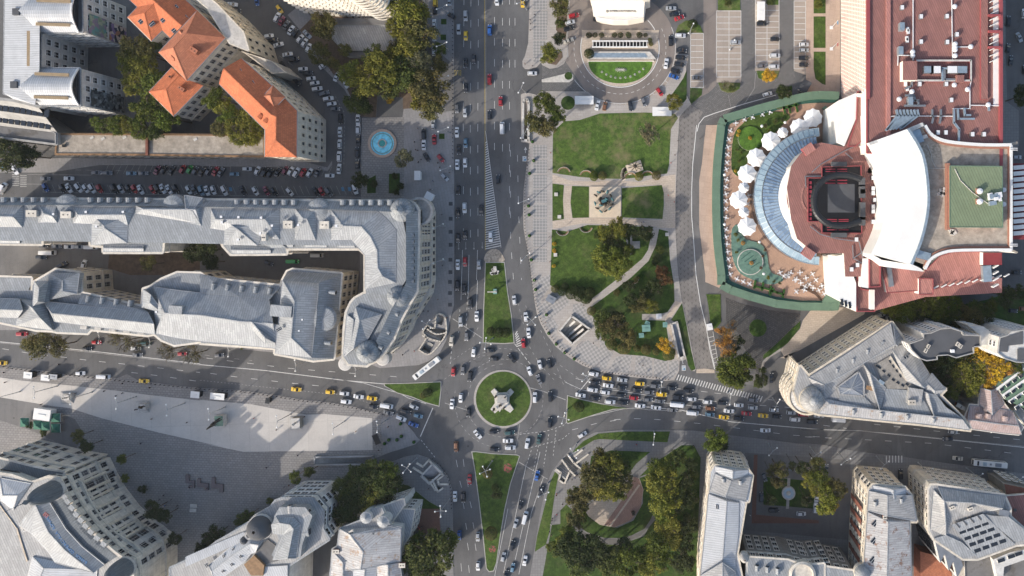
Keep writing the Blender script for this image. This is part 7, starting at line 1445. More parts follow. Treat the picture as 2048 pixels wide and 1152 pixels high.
# ---- buses
def bus(x, y, ang, L, label, col='white_paint'):
    root = empty('city_bus', P(x, y), math.radians(ang)); b = MB(); h = L/2; w = 1.25
    loft([[(xx, -w*a, .35), (xx, w*a, .35), (xx, w*a, 2.6), (xx, w*.9*a, 2.95), (xx, -w*.9*a, 2.95), (xx, -w*a, 2.6)] for xx, a in ((-h, .9), (-h+.25, 1), (h-.35, 1), (h, .88))], col, b); b.build('body', root)
    for nm, c, d, m in (('windscreen', (h+.01, 0, 1.8), (.05, 2.0, 1.3), 'glass'), ('side_window', (0, 1.26, 1.9), (L*.9, .04, .9), 'glass'), ('side_window', (0, -1.26, 1.9), (L*.9, .04, .9), 'glass'), ('roof_unit', (-h*.45, 0, 3.06), (2.6, 1.5, .25), 'grey_metal'), ('roof_unit', (h*.35, 0, 3.05), (1.6, 1.4, .2), 'duct'), ('roof_hatch', (0, 0, 3.0), (.8, .8, .1), 'grey_metal'), ('roof_hatch', (h*.75, 0, 3.0), (.8, 1.9, .08), 'dark_metal')):
        mb = MB(); mb.box((0, 0, 0), d, m, top=m); mb.build(nm, root, loc=c)
    for xx in (-h*.6, h*.55):
        for yy in (-1.15, 1.15): tm = MB(); tm.tube([(0, -.12, 0), (0, .12, 0)], .48, 'tyre', 12); tm.build('wheel', root, loc=(xx, yy, .48))
    tag(root, label, 'bus', 'city buses'); return root
q = C3('215,785')[0]; bus(q[0], q[1], 218, 13.5, 'long white city bus turning below the domed corner building'); q = D5('1287,372')[0]; bus(q[0], q[1], 175, 14.5, 'white city bus with dark roof panels on the far east avenue')
q = C1('1150,598')[0]
# ================================================================ TREES
def crown_mesh(kind, seed):
    rnd = random.Random(seed); mb = MB(); V = mb.v; Fc = mb.f
    lobes = []
    if kind == 'ball': lobes = [(Vector((0, 0, 0)), 1.0)]
    else:
        nl = {'broad': 30, 'loose': 26, 'bare': 20}[kind]
        for i in range(nl):
            a = rnd.uniform(0, 6.283); r = math.sqrt(rnd.random())*.8; z = rnd.uniform(-.3, .5)*(1-r*.55)+.1
            lobes.append((Vector((r*math.cos(a), r*math.sin(a)*rnd.uniform(.85, 1.05), z)), rnd.uniform(.14, .31)))
        lobes.append((Vector((0, 0, .1)), .5 if kind == 'broad' else .3))
    n = {'broad': 3300, 'loose': 2300, 'bare': 750, 'ball': 1700}[kind]; ls = {'broad': .052, 'loose': .05, 'bare': .04, 'ball': .06}[kind]
    wts = [l[1]**2 for l in lobes]
    for i in range(n):
        c, R = rnd.choices(lobes, wts)[0]; d = Vector((rnd.gauss(0, 1), rnd.gauss(0, 1), rnd.gauss(0, 1)+.3)).normalized()
        rr = R*(rnd.uniform(.55, 1.05) if rnd.random() < .82 else rnd.uniform(1.0, 1.35)); 
        if kind == 'ball': rr = rnd.uniform(.82, 1.0)
        p = c+d*rr; p.z *= .85; nn = (d*.9+Vector((rnd.gauss(0, .6), rnd.gauss(0, .6), rnd.gauss(0, .6)+.35))).normalized()
        u = nn.orthogonal().normalized(); v = nn.cross(u); a = rnd.uniform(0, 6.28); u, v = u*math.cos(a)+v*math.sin(a), v*math.cos(a)-u*math.sin(a)
        s = ls*rnd.uniform(.6, 1.45); b = len(V)
        V += [tuple(p-u*s), tuple(p+v*s*.62), tuple(p+u*s), tuple(p-v*s*.62)]; Fc.append((b, b+1, b+2, b+3)); mb.mi.append(0)
    mb.mats = ['leaf']; o = mb.build('crown'); COL.objects.unlink(o); return o.data
def trunk_mesh(kind, seed):
    rnd = random.Random(seed+50); mb = MB()
    def limb(a, b, r0, r1, n=6):
        a, b = Vector(a), Vector(b); d = (b-a).normalized(); u = d.orthogonal().normalized(); v = d.cross(u)
        ra = [a+(u*math.cos(6.283*i/n)+v*math.sin(6.283*i/n))*r0 for i in range(n)]; rb = [b+(u*math.cos(6.283*i/n)+v*math.sin(6.283*i/n))*r1 for i in range(n)]
        for i in range(n): j = (i+1) % n; mb.face([ra[i], ra[j], rb[j], rb[i]], 'bark' if kind != 'bare' else 'twig')
    zb = -1.0; limb((0, 0, zb), (0, 0, -.25), .055, .04); lim = {'broad': 9, 'loose': 10, 'bare': 16, 'ball': 4}[kind]
    for i in range(lim):
        a = 6.283*i/lim+rnd.uniform(-.3, .3); r = rnd.uniform(.3, .5); e = Vector((r*math.cos(a), r*math.sin(a), rnd.uniform(-.05, .25))); limb((0, 0, -.35+.15*rnd.random()), e, .03, .014, 5)
        for k in range(3 if kind != 'bare' else 6):
            q = e+Vector((math.cos(a+rnd.uniform(-1, 1)), math.sin(a+rnd.uniform(-1, 1)), rnd.uniform(-.2, .5)))*rnd.uniform(.2, .42); limb(e, q, .011, .003, 4)
            if kind == 'bare':
                for _ in range(3): limb(e.lerp(q, .5), q+Vector((rnd.uniform(-.2, .2), rnd.uniform(-.2, .2), rnd.uniform(-.1, .15))), .006, .002, 3)
    o = mb.build('trunk'); COL.objects.unlink(o); return o.data
TP = {k: [(crown_mesh(k, i*11+ord(k[0])), trunk_mesh(k, i)) for i in range(n)] for k, n in (('broad', 4), ('loose', 3), ('bare', 2), ('ball', 2))}
TC = dict(g=(.06,.08,.024), d=(.036,.05,.02), y=(.12,.128,.026), l=(.105,.125,.026), o=(.3,.17,.045), Y=(.38,.26,.03), b=(.085,.085,.034), r=(.1,.055,.03), s=(.11,.115,.075), v=(.075,.1,.02))
TN = dict(g='green', d='dark green', y='yellow-green', l='light green', o='orange', Y='golden yellow', b='brownish', r='reddish', s='grey-green', v='mid green')
def tree(x, y, rp, col, zone, kind='broad', axis='x', hgt=None):
    R = rp*S; bush = kind == 'ball' or rp < 11; hz = hgt or (R*.85 if bush else 6+R*.85)   # height of the crown centre
    p = P(x, y, hz); root = empty('bush' if bush else 'tree', (p.x, p.y, 0)); cm, tm = random.choice(TP[kind]); k = R*(1.0 if bush else 1.14)
    cr = bpy.data.objects.new('crown', cm); tr = bpy.data.objects.new('trunk', tm)
    a = random.uniform(0, 6.28)
    for o in (cr, tr): COL.objects.link(o); o.parent = root; o.rotation_euler.z = a
    cr.location.z = hz; cr.scale = (k*random.uniform(.88, 1.12), k*random.uniform(.88, 1.12), k*(.95 if bush else random.uniform(.8, 1.05)))
    tr.location.z = hz; tr.scale = (k, k, hz*1.0) if not bush else (k, k, hz)
    if not bush: tr.scale = (k, k, hz)
    c = TC[col]; j = random.uniform(1.05, 1.45); cr.color = (c[0]*j, c[1]*j*random.uniform(.93, 1.07), c[2]*j, 1)
    root['category'] = 'bush' if bush else 'tree'; root['group'] = ('bushes ' if bush else 'trees ')+zone
    size = 'clipped round bush' if kind == 'ball' else 'bush' if bush else {'broad': 'tree', 'loose': 'loose tree', 'bare': 'sparse tree'}[kind]
    pend(root, x, y, TN[col]+' '+size, zone, axis); return root
def trees(rows, zone, axis='x', kd='broad', hgt=None):
    for r in rows.split(';'):
        q = r.split()
        if len(q) >= 4: tree(float(q[0]), float(q[1]), float(q[2]), q[3], zone, q[4] if len(q) > 4 else kd, axis, hgt)
trees('647 52 27 b;642 107 20 b;663 130 18 b loose;707 146 26 l;736 162 32 y;765 146 36 y;752 115 25 g;778 167 28 g;785 125 26 y;712 208 22 g;731 214 16 d;780 200 9 Y;793 55 20 y;793 96 16 b;690 100 14 b;720 190 16 g', 'near the fountain and fenced lot')
trees('815 20 34 y;839 65 32 b;816 86 30 y;841 125 26 s;815 150 32 g;862 176 36 b;840 190 28 y;860 216 26 b;880 130 18 b;880 98 13 g;833 30 24 y;812 115 22 g', 'in the grove left of the boulevard')
trees('1120 15 19 b;1122 45 12 g;1118 78 13 d;1098 106 21 l;1178 107 11 d ball;1088 203 21 v;1071 243 23 b;1092 254 22 b;1115 232 18 v;1105 215 16 g', 'between the boulevard and hotel')
trees('1537 150 14 Y;1450 170 11 b bare;1463 176 9 g;1347 206 15 y;1385 48 10 d ball;1568 184 14 d;1300 268 20 s loose;1540 2 10 g;1635 10 10 l;1455 5 9 g', 'among the parking bays and lawns')
trees('270 96 28 b;262 125 26 y;285 140 32 y;295 110 24 b;312 90 14 g;307 172 32 v;268 165 22 y;298 216 30 v;318 195 22 y;338 236 26 v;330 210 18 g;198 250 14 v;216 251 14 g;235 252 18 v;258 250 18 y;281 254 22 v;310 262 20 g', 'behind the orange roofed palace', hgt=15)
trees('430 196 22 v;448 212 22 y;460 230 24 v;486 250 26 y;503 272 22 y;480 272 20 y;442 255 17 b;515 250 14 y', 'in the orange palace courtyard', hgt=16)
trees('26 310 34 d;62 312 22 d;720 360 18 d;810 317 18 s;790 352 8 d;801 372 9 d;793 385 8 d;748 368 9 d', 'along the shaded street')
trees('388 505 18 d;410 500 24 d;300 528 16 b loose;425 525 16 d', 'in the long university courtyard')
trees('86 689 28 b loose;62 684 18 b loose;115 691 22 b loose;252 681 22 b bare;232 675 14 b bare;338 700 20 b bare;386 708 20 b bare;484 692 8 v;276 692 13 b bare', 'on the west avenue kerb')
trees('1216 464 20 y;1237 455 20 y;1223 484 20 b;1200 470 14 g;1216 516 30 l;1242 520 26 l;1226 540 22 l;1205 530 16 v;1291 466 17 d;1260 463 15 d;1237 498 18 g;1255 500 14 l', 'in the middle of the park')
trees('1226 655 26 b loose;1208 640 20 g;1252 676 22 b loose;1235 640 18 d;1278 606 20 b loose;1302 608 18 y loose;1262 600 16 d;1331 690 15 Y loose;1330 556 16 r loose;1322 540 12 r;1273 559 8 b;1234 585 8 b;1312 523 10 d;1320 500 10 g;1310 575 16 d;1290 590 14 d;1258 572 12 d;1205 665 14 g', 'in the lower park lawn')
trees('1223 689 12 b;1248 697 13 b;1274 697 8 b;1292 699 12 b;1312 703 8 b;1338 707 14 b', 'along the lower park edge', kd='ball')
trees('1205 351 9 b;1278 353 9 y;1313 351 10 b;1188 352 10 v;1110 578 9 b;1125 583 10 d;1142 588 11 d;1158 592 11 d;1172 597 11 d;1180 585 12 d;1150 578 10 d;1165 582 9 d;1130 573 8 d;1183 622 9 b;1198 640 11 d;1188 350 8 g', 'along the park paths', kd='ball')
trees('1453 680 24 o bare;1450 675 18 o loose;1443 665 14 o loose;1458 706 16 o loose;1465 650 12 o bare;1475 685 14 d;1471 738 32 v;1488 728 22 v;1460 748 22 v;1483 752 20 g;1521 759 14 d;1525 740 9 d;1515 768 10 g', 'beside the dark cobbled court')
trees('982 663 10 d;998 665 11 d;1012 665 10 d;855 785 10 d;846 791 7 b;1159 814 10 d;1152 812 7 g;975 947 11 b;982 1067 14 b;994 991 11 d loose;968 940 8 d;990 975 7 g', 'on the traffic islands', kd='ball')
trees('858 1108 44 g;882 1078 28 v;829 1131 30 g;840 1085 22 v', 'beside the south end of the boulevard')
trees('730 956 32 d;750 944 26 g;721 991 28 d;741 997 26 y;692 1026 30 d;765 979 26 g;692 979 24 g;779 941 20 v;712 950 20 g;785 965 22 d;770 1000 20 d;592 953 13 v;619 944 12 g;496 1032 13 g;482 1040 12 g;540 1002 9 v;429 1072 20 d;755 1018 14 g', 'by the lower white office blocks')
trees('175 892 15 d;157 872 13 b;306 1020 18 d;330 1032 15 d;245 918 11 v;251 956 10 v;87 865 9 g;408 1096 18 d;286 979 9 d;350 1075 12 d;60 850 9 d', 'at the curved bank facade')
trees('1191 947 32 b;1220 933 30 y;1214 973 30 y;1188 973 24 b;1238 960 26 b;1240 985 18 v;1200 915 20 b;1238 930 22 g;1156 1003 24 b;1150 990 15 v;1153 1038 19 b;1163 1020 15 v', 'around the circular brick plaza')
trees('1144 1096 32 d;1173 1102 32 d;1135 1073 22 v;1194 1113 30 d;1159 1128 26 g;1217 1122 30 g;1258 1119 32 v;1240 1098 22 d;1290 1110 24 v;1110 1098 15 v', 'at the bottom of south-east park')
trees('1325 962 30 y;1312 940 22 v;1335 935 22 v;1331 997 30 y;1345 985 22 g;1337 1049 26 y;1330 1025 24 v;1340 1078 24 y;1311 1093 28 v;1300 1125 26 y;1325 1120 24 v;1381 997 18 d;1381 927 14 d;1372 960 18 d;1375 1049 18 d;1369 1085 18 d;1365 1120 24 d;1356 915 18 g;1360 1010 20 d;1355 1060 18 g;1385 950 12 g;1430 880 22 v;1440 888 14 d', 'beside the cream corner block')
trees('1556 941 18 b loose;1556 962 16 b loose;1540 945 10 b loose;1634 930 17 b loose;1635 956 25 v;1652 997 27 y;1620 960 18 y;1668 975 18 b;1682 979 15 b;1640 975 18 y;1605 935 14 d;1660 1010 14 Y loose;1585 930 9 d;1540 1000 12 d;1612 1000 12 d', 'in the courtyard garden', hgt=15)
trees('1785 620 17 y;1804 621 24 v;1825 614 22 v;1848 612 22 l;1862 604 18 v;1877 615 24 v;1900 607 20 v;1906 639 20 g;1935 630 26 b;1950 618 16 g;1965 627 22 g;1982 610 14 v;2014 592 20 d;1830 630 16 d;1885 640 16 d;2035 585 16 d;2046 190 20 d', 'behind the theatre', hgt=15)
trees('1965 715 28 Y;1980 730 24 Y;1955 735 24 y;1995 742 24 Y;2008 735 16 o;1930 752 26 y;1945 770 22 y;1918 765 16 y;1892 735 26 d;1880 750 18 d;1903 785 16 v;1935 725 20 d;2028 735 16 v;1900 760 16 d;1975 760 16 Y;1860 740 16 d;1915 735 14 v', 'in the right rear garden', hgt=19)
for i, (x, sz) in enumerate([(1178,6),(1190,5),(1203,6),(1229,5.5),(1241,6),(1257,6.5),(1279,6),(1291,4.5)]): tree(x, 70, sz, 'd', 'above the hotel pergola', 'ball')
for i, (x, y, sz) in enumerate([(1300,80,5),(1302,88,4.5),(1178,106,7)]): tree(x, y, sz, 'y', 'at the ends of the hotel pergola', 'ball')
# ================================================================ SQUARE, PARK AND STREET FURNITURE
def simple(name, mb, x, y, label, cat, h=0, rz=0, group=None, z=0):
    p = P(x, y, h); o = mb.build(name, loc=(p.x, p.y, z)); o.rotation_euler.z = math.radians(rz)
    if label: tag(o, label, cat, group)
    else: o['category'] = cat; o['group'] = group
    return o
# fountain
F = empty('fountain', P(765.5, 287)); tag(F, 'round bright blue fountain basin with sandstone rim on the shaded square', 'fountain')
for nm, prof, m in (('basin_rim', [(6.2, .1), (6.2, .75), (5.1, .75), (5.1, .3)], 'tile_pink'), ('inner_step', [(4.5, .3), (4.5, .52), (4.15, .52), (4.15, .45)], 'teal_paint'), ('centre_ring', [(1.9, .3), (1.9, .95), (1.45, .95), (1.45, .5)], 'stone_white'), ('centre_bowl', [(1.4, .6), (.9, .75), (.1, .8)], 'cyan_sign')):
    mb = MB(); mb.lathe((0, 0), prof, m, 40); mb.build(nm, F)
mb = MB(); mb.cap([[(5.15*math.cos(i*.157), 5.15*math.sin(i*.157)) for i in range(40)]], .42, 'water_blue'); mb.build('water', F)
F = empty('fountain', P(*D4('1292,582')[0])); tag(F, 'small white ringed fountain in the dark courtyard garden', 'fountain')
for nm, prof, m in (('basin_rim', [(2.9, .1), (2.9, .7), (2.3, .7), (2.3, .3)], 'stone_white'), ('centre_bowl', [(1.1, .3), (.9, .8), (.1, .9)], 'stone'), ('water', [(2.3, .45), (.05, .46)], 'duct')):
    mb = MB(); mb.lathe((0, 0), prof, m, 28); mb.build(nm, F)
# roundabout monument: stone cross in tiers
mon = Bld('monument', 'pale stone cross-shaped monument with dark bronze figures in the middle of the round island', (1006, 800), 'monument')
def tier(s, h, z0, m='stone_white', nm='tier'): mon.wall(C3(s), h, m, m, z0=z0, name=nm)
tier('697,972 724,948 760,985 812,983 846,950 874,978 838,1018 838,1062 872,1108 846,1136 800,1106 765,1108 728,1140 694,1108 728,1062 725,1015', 1.2, .1); tier('735,990 760,985 812,983 835,992 833,1080 812,1100 765,1102 735,1085', 3.0, 1.2); tier('748,1000 820,1000 822,1060 748,1060', 4.4, 3.0, 'stone_grey'); tier('735,1085 765,1060 790,1085 765,1130', 2.4, 1.2)
for s, rz in (('735,1010',20),('812,1010',-40),('722,1110',30),('770,1078',0),('800,1095',10)):
    p = P(*C3(s)[0], 3); mb = MB(); q = Vector((p.x-mon.o.x, p.y-mon.o.y, 0)); mb.box((q.x, q.y, 3.2), (1.2, .9, 1.6), 'bronze', rz, .6); mb.cyl((q.x, q.y), .35, .25, 4, 5, 'bronze', 8); mb.lathe((q.x, q.y), [(.1, 4.9), (.28, 5.1), (.2, 5.4), (.02, 5.5)], 'bronze', 8); mb.bar((q.x, q.y, 4.6), (q.x+.9*math.cos(rz), q.y+.9*math.sin(rz), 4.2), .2, .2, 'bronze'); mb.build('bronze_figure', mon.root)
# ---- one human figure, grown as a single skin; standing and walking poses
def figure(name, pose, m, scale=1.0):
    me = bpy.data.meshes.new(name); st = {'stand': (0, .04), 'walk': (.28, -.25)}[pose]
    V = [(0,0,.95),(0,0,1.18),(0,0,1.42),(.02,0,1.52),(.03,0,1.62),(.03,0,1.74), (0,.1,.9),(st[0]*.5,.1,.5),(st[0]-.03,.1,.08),(st[0]+.13,.1,.04), (0,-.1,.9),(st[1]*.4+.04,-.1,.5),(st[1]-.03,-.1,.08),(st[1]+.13,-.1,.04), (0,.2,1.4),(-st[0]*.5,.26,1.12),(-st[0]*.5+.14,.25,.88), (0,-.2,1.4),(st[0]*.5,-.26,1.12),(st[0]*.5+.14,-.25,.88)]
    E_ = [(0,1),(1,2),(2,3),(3,4),(4,5),(0,6),(6,7),(7,8),(8,9),(0,10),(10,11),(11,12),(12,13),(2,14),(14,15),(15,16),(2,17),(17,18),(18,19)]
    R_ = [.15,.15,.17,.07,.1,.085,.11,.075,.05,.04,.11,.075,.05,.04,.08,.055,.045,.08,.055,.045]
    me.from_pydata(V, E_, []); ob = bpy.data.objects.new(name, me); COL.objects.link(ob); md = ob.modifiers.new('skin', 'SKIN')
    for i, r in enumerate(R_): me.skin_vertices[0].data[i].radius = (r, r)
    me.skin_vertices[0].data[0].use_root = True; sb = ob.modifiers.new('sub', 'SUBSURF'); sb.levels = sb.render_levels = 1
    dg = bpy.context.evaluated_depsgraph_get(); dg.update(); m2 = bpy.data.meshes.new_from_object(ob.evaluated_get(dg)); bpy.data.objects.remove(ob)
    for mm in m: m2.materials.append(MATS[mm])
    if len(m) > 1:
        for p in m2.polygons:
            z = p.center.z; y = abs(p.center.y); p.material_index = (2 if z > 1.72 else 1 if z > 1.53 or (z < .95 and y > .2) else 3 if z < .92 else 0)
    m2.polygons.foreach_set('use_smooth', [True]*len(m2.polygons)); return m2
plain('skin', (.5, .3, .22), .6, 0, .05); plain('hair', (.03, .02, .015), .7, 0, .1); plain('trousers', (.03, .035, .05), .9, 0, .1)
FG = [figure('person', p, ['cloth', 'skin', 'hair', 'trousers']) for p in ('stand', 'walk')]; FB_ = figure('statue_figure', 'stand', ['verdigris']); FB2 = figure('statue_figure', 'stand', ['bronze'])
CL = [('black', (.02, .02, .025)), ('red', (.4, .03, .03)), ('white', (.6, .6, .58)), ('blue', (.04, .1, .25)), ('grey', (.15, .15, .16)), ('brown', (.15, .08, .04))]
def people(crop, rows, zone, z=.13):
    for s in rows.split(';'):
        q = s.split(); (x, y), = crop(q[0]); ci = int(q[1]) if len(q) > 1 else (int(x*3+y*5) % 6); wk = int(x+y) % 2; o = bpy.data.objects.new('person', FG[wk]); COL.objects.link(o)
        o.location = P(x, y, 1); o.location.z = z; o.rotation_euler.z = random.uniform(0, 6.28); o.color = (*CL[ci][1], 1); k = random.uniform(.95, 1.06); o.scale = (k*1.08, k*1.08, k)
        o['category'] = 'person'; o['group'] = 'people '+zone; pend(o, x, y, 'person in %s top %s' % (CL[ci][0], 'walking' if wk else 'standing'), zone, 'x')
def plural(d):
    if d.startswith('person'): return 'people'+d[6:]
    return d+('es' if d.endswith(('s', 'sh', 'ch')) else 's')
people(D1, '1040,75 0;1280,100 0;940,10 0;965,243 0;1120,600;1090,630;1170,630;1215,670;1130,670;1085,715;1300,545 0;1420,550 0', 'on the big grey square', .14)
people(C1, '800,968 0;890,1005 0;940,985 0;940,910 0;580,985 0;770,920 2;315,1070 0;1040,1110 0;455,762 0;30,825 0;40,900 0;1150,942 0', 'on the strip beside the west avenue')
people(D2, '370,70 1;525,150 0;1070,160;455,410 0;670,325;610,530 5;575,545 4;1290,130 5;1370,80 0;1225,290 0;715,60', 'at the right of the white square', .15)
people(B3, '120,190 0;135,195 0;110,130 0;250,430 3;230,497 0;250,495 2;320,690;325,1080 0;380,365 0;290,290;305,325 0;140,285 0;340,300;160,265', 'on the pavement left of the boulevard')
people(A3, '1000,150 0;1000,180 0;1000,230 0;1035,110 0;1035,450;960,490 0;1015,505;135,985 0;160,1075', 'on the upper boulevard pavements'); people(B3, '1030,275 0;1155,212 1;1145,345 0;1150,350 2;1160,860;1145,860;1150,1050;1160,1045 0;975,300 0;985,560', 'on the chequered walk by the lawns')
people(C3, '1035,115;1045,187 0;1050,245;1130,380;1145,525;1205,605 0;1270,670;1345,720 0;1410,310 0;1120,440;1485,600 0;1360,625 3', 'round the chequered stair square'); people(C3, '290,265;215,355 0;180,355;360,405 5;20,690 0;110,660', 'before the domed corner building')
people(B4, '770,103 0;575,230;570,590 1;320,750 0;525,540 1;335,745;600,120 0;545,290', 'along the promenade'); people(C4, '130,130 0;140,125;95,835 0;205,850;430,860 0;350,830;300,760;330,770 0', 'on the lower park edge')
people(D3, '1075,590;1072,600 0;1075,730 1;1045,760;1042,775 0;1035,800;1115,660;195,555 0;1200,480;1180,490 0;1215,460;1025,850;1040,870 0;300,700 0', 'beside the south boulevard'); people(D3, '120,830 0;135,825;150,815 0;125,815', 'on the red brick terrace', .2)
people(D4, '1030,735 2;250,250;640,260 0;820,260', 'near the cream corner block', .16)
# actors' monument
g2 = Bld('statue_group', 'green and bronze crowd of statues round a cart on the cream plinth', (1210, 404), 'sculpture'); g2.wall(T('1179,373 1242,373 1242,435 1179,435'), .5, 'marble_cream', 'marble_cream', name='plinth')
def put_fig(b, me, x, y, z, sc, rz=None, nm='figure'):
    p = P(x, y, z+1); o = bpy.data.objects.new(nm, me); COL.objects.link(o); o.parent = b.root; o.location = (p.x-b.o.x, p.y-b.o.y, z); o.rotation_euler.z = random.uniform(0, 6.28) if rz is None else rz; o.scale = (sc*1.35, sc*1.35, sc)
for i, (dx, dy) in enumerate([(-16,-12),(-10,-18),(-2,-20),(7,-19),(14,-12),(17,-4),(16,6),(12,14),(4,19),(-6,20),(-13,14),(-17,4),(-8,-6),(6,-5),(3,6),(-5,8),(10,2)]): put_fig(g2, FB_ if i % 2 else FB2, 1208+dx, 403+dy, .5, 2.3)
g2.box('cart', 1208, 402, .5, (3.6, 2.2, 1.2), 'wood_dark', 20); g2.box('cart_top', 1208, 402, 1.7, (2.2, 1.4, 1.6), 'verdigris', 20)
for a in (0, 1, 2, 3): p = P(1208+(-7 if a % 2 else 7), 402+(-6 if a > 1 else 6), .9); mb = MB(); mb.tube([(p.x-g2.o.x, p.y-g2.o.y-.1, 1), (p.x-g2.o.x, p.y-g2.o.y+.1, 1)], .7, 'bronze', 12); mb.build('wheel', g2.root)
g3 = Bld('platform_sculpture', 'tilted cream square platform carrying a spindly bronze sculpture on the upper lawn', (1268, 335), 'sculpture'); g3.wall(B4('195,312 310,268 334,345 222,386'), .5, 'marble_cream', 'marble_cream', name='plinth'); mb = MB(); p = P(*B4('270,318')[0], .5)-Vector((g3.o.x, g3.o.y, 0))
for i in range(9): a = i*.7; mb.tube([(p.x, p.y, 2.2), (p.x+1.6*math.cos(a), p.y+1.2*math.sin(a), 1.6), (p.x+3.2*math.cos(a), p.y+2.0*math.sin(a), .5)], .14, 'bronze', 5)
mb.lathe((p.x, p.y), [(.1, 1.6), (.9, 2.0), (.7, 2.6), (.05, 2.8)], 'bronze', 10); mb.build('spider_figure', g3.root)
wallline('kerb_path', sm(B4('187,425 172,390 180,350 200,340'), 3, False), 1.6, .12, 'marble_cream', 'curved pale kerb path leading to the tilted platform', 'path', z0=.1)
# statues on the white square
for s, lab, n in (('510,1020','leftmost of the four statue pedestals on the white square, widest stepped base',3),('1095,1090','second of the four statue pedestals from the left, slim figure',1)):
    x, y = C1(s)[0]; b = Bld('statue', lab, (x, y), 'statue')
    for k in range(3): b.box('step', x, y, .1+k*.35, (5.2-k*.9, 5.2-k*.9, .35), 'stone_grey', 4)
    b.box('pedestal', x, y, 1.15, (2.2, 2.2, 2.6), 'stone_grey', 4); put_fig(b, FB2 if n == 1 else figure('statue_figure', 'stand', ['stone']), x+1, y-1, 3.7, 2.2, nm='statue_figure')
for cr, s, lab in ((D1,'1500,90','bronze horse and rider on a green-topped white pedestal in the white square'),(D2,'655,105','rightmost statue of the white square, stone figure on dark stepped base')):
    x, y = cr(s)[0]; b = Bld('statue', lab, (x, y), 'statue'); hr = cr is D1; b.box('step', x, y, .1, (4.8, 5.6, .4), 'stone_white' if hr else 'stone_grey', 3); b.box('pedestal', x, y, .5, (3.6, 4.4, 3.2), 'stone_white' if hr else 'stone_dark', 3, top='green_pool' if hr else 'stone_grey')
    if hr:
        me = bpy.data.meshes.new('h'); V = [(0,0,2.2),(.9,0,2.2),(1.5,0,2.9),(1.9,0,3.4),(2.4,0,3.1),(-.9,0,2.2),(-1.4,0,1.9),(-1.6,0,1.2),(.9,.3,1.5),(1.1,.3,.8),(1.0,.3,.05),(.9,-.3,1.5),(1.4,-.3,1.1),(1.3,-.3,.6),(-.9,.3,1.5),(-1.2,.3,.8),(-1.0,.3,.05),(-.9,-.3,1.5),(-1.2,-.3,.8),(-1.0,-.3,.05),(0,0,2.9),(0,0,3.6),(.05,0,4.1),(.5,.35,3.1),(.5,-.35,3.1)]
        E_ = [(0,1),(1,2),(2,3),(3,4),(0,5),(5,6),(6,7),(1,8),(8,9),(9,10),(1,11),(11,12),(12,13),(5,14),(14,15),(15,16),(5,17),(17,18),(18,19),(0,20),(20,21),(21,22),(21,23),(21,24)]; R_ = [.5,.5,.32,.22,.14,.52,.1,.06,.2,.12,.09,.2,.12,.09,.22,.13,.1,.22,.13,.1,.3,.28,.2,.1,.1]
        me.from_pydata(V, E_, []); ob = bpy.data.objects.new('horse_and_rider', me); COL.objects.link(ob); ob.modifiers.new('s', 'SKIN'); me.skin_vertices[0].data[0].use_root = True
        for i, r in enumerate(R_): me.skin_vertices[0].data[i].radius = (r, r)
        m = ob.modifiers.new('u', 'SUBSURF'); m.levels = m.render_levels = 1; me.materials.append(MATS['bronze']); p = P(x, y, 4)-b.o; ob.parent = b.root; ob.location = (p.x, p.y, 3.7); ob.rotation_euler.z = 3.9; ob.scale = (1.5,)*3
    else: put_fig(b, figure('statue_figure', 'stand', ['stone_white']), x, y, 3.7, 2.4, nm='statue_figure')
b = Bld('statue', 'thin dark figure statue at the edge of the brick fan plaza', D4('228,725')[0], 'statue'); b.box('pedestal', *D4('228,725')[0], .1, (1.2, 1.6, 1.4), 'bronze', 20); put_fig(b, FB2, *D4('228,720')[0], 1.5, 1.3)
# north median sculptures
b = Bld('stone_sculpture', 'cluster of pale stone bars at the top of the north median', (989, 541), 'sculpture')
for dx, dy, w, l in ((-4,-2,1,.8),(0,0,.6,3.6),(3,0,.6,3.6),(-3,3,.6,2.6),(6,2,1.2,.7),(0,6,3,1),(-6,5,1.4,1)): b.box('stone_bar', 989+dx, 541+dy, .2, (w, l, 1.2), 'stone_white', 10)
b = Bld('stone_cross', 'pale stone cross with crossbar on the north median lawn', (990, 583), 'monument'); b.box('base', 990, 583, .2, (1.6, 2.2, .5), 'teal_paint'); b.box('shaft', 990, 583, .7, (.5, .5, 3), 'stone_white'); b.box('crossbar', 984, 584, 3, (4, .4, .4), 'stone_white')
# brick maze seats on the square
for s, lab in (('1280,455 1305,455 1305,495 1340,495 1340,545 1300,545 1300,530 1325,530 1325,510 1280,510','leftmost dark zigzag brick seat on the grey square'),('1362,480 1380,480 1380,510 1435,515 1435,560 1410,560 1412,540 1355,535','middle dark zigzag brick seat on the grey square'),('1460,472 1480,472 1482,515 1536,520 1536,575 1512,575 1512,545 1455,545','rightmost dark zigzag brick seat on the grey square')):
    c = D1(s); mb = MB(); q = [p[:2] for p in W(c)]; cx, cy = q[0]; mb.prism([(a-cx, b_-cy) for a, b_ in q], .1, .9, 'seat_mauve', top='seat_mauve'); tag(mb.build('zigzag_seat', loc=(cx, cy, 0)), lab, 'bench', 'zigzag brick seats')
for s, l in (('1330,670','upper'),('1326,700','lower')): mb = MB(); mb.box((0, 0, .25), (2.8, 1.5, .3), 'stone_white'); simple('ground_plaque', mb, *D1(s)[0], '%s of two flat white panels below the zigzag seats' % l, 'plaque', rz=-3)
mb = MB(); mb.box((0, 0, 2.6), (2.6, 4.6, .25), 'roof_tar', .4); mb.box((0, 0, 2.75), (2.2, 4.2, .05), 'black', .4)
for a in (-1, 1): mb.cyl((a*.6, a*1.6), .08, .08, 0, 2.5, 'grey_metal', 6)
simple('billboard', mb, *D2('1210,215')[0], 'black framed board on posts at the right end of the white square', 'board', h=2.6)
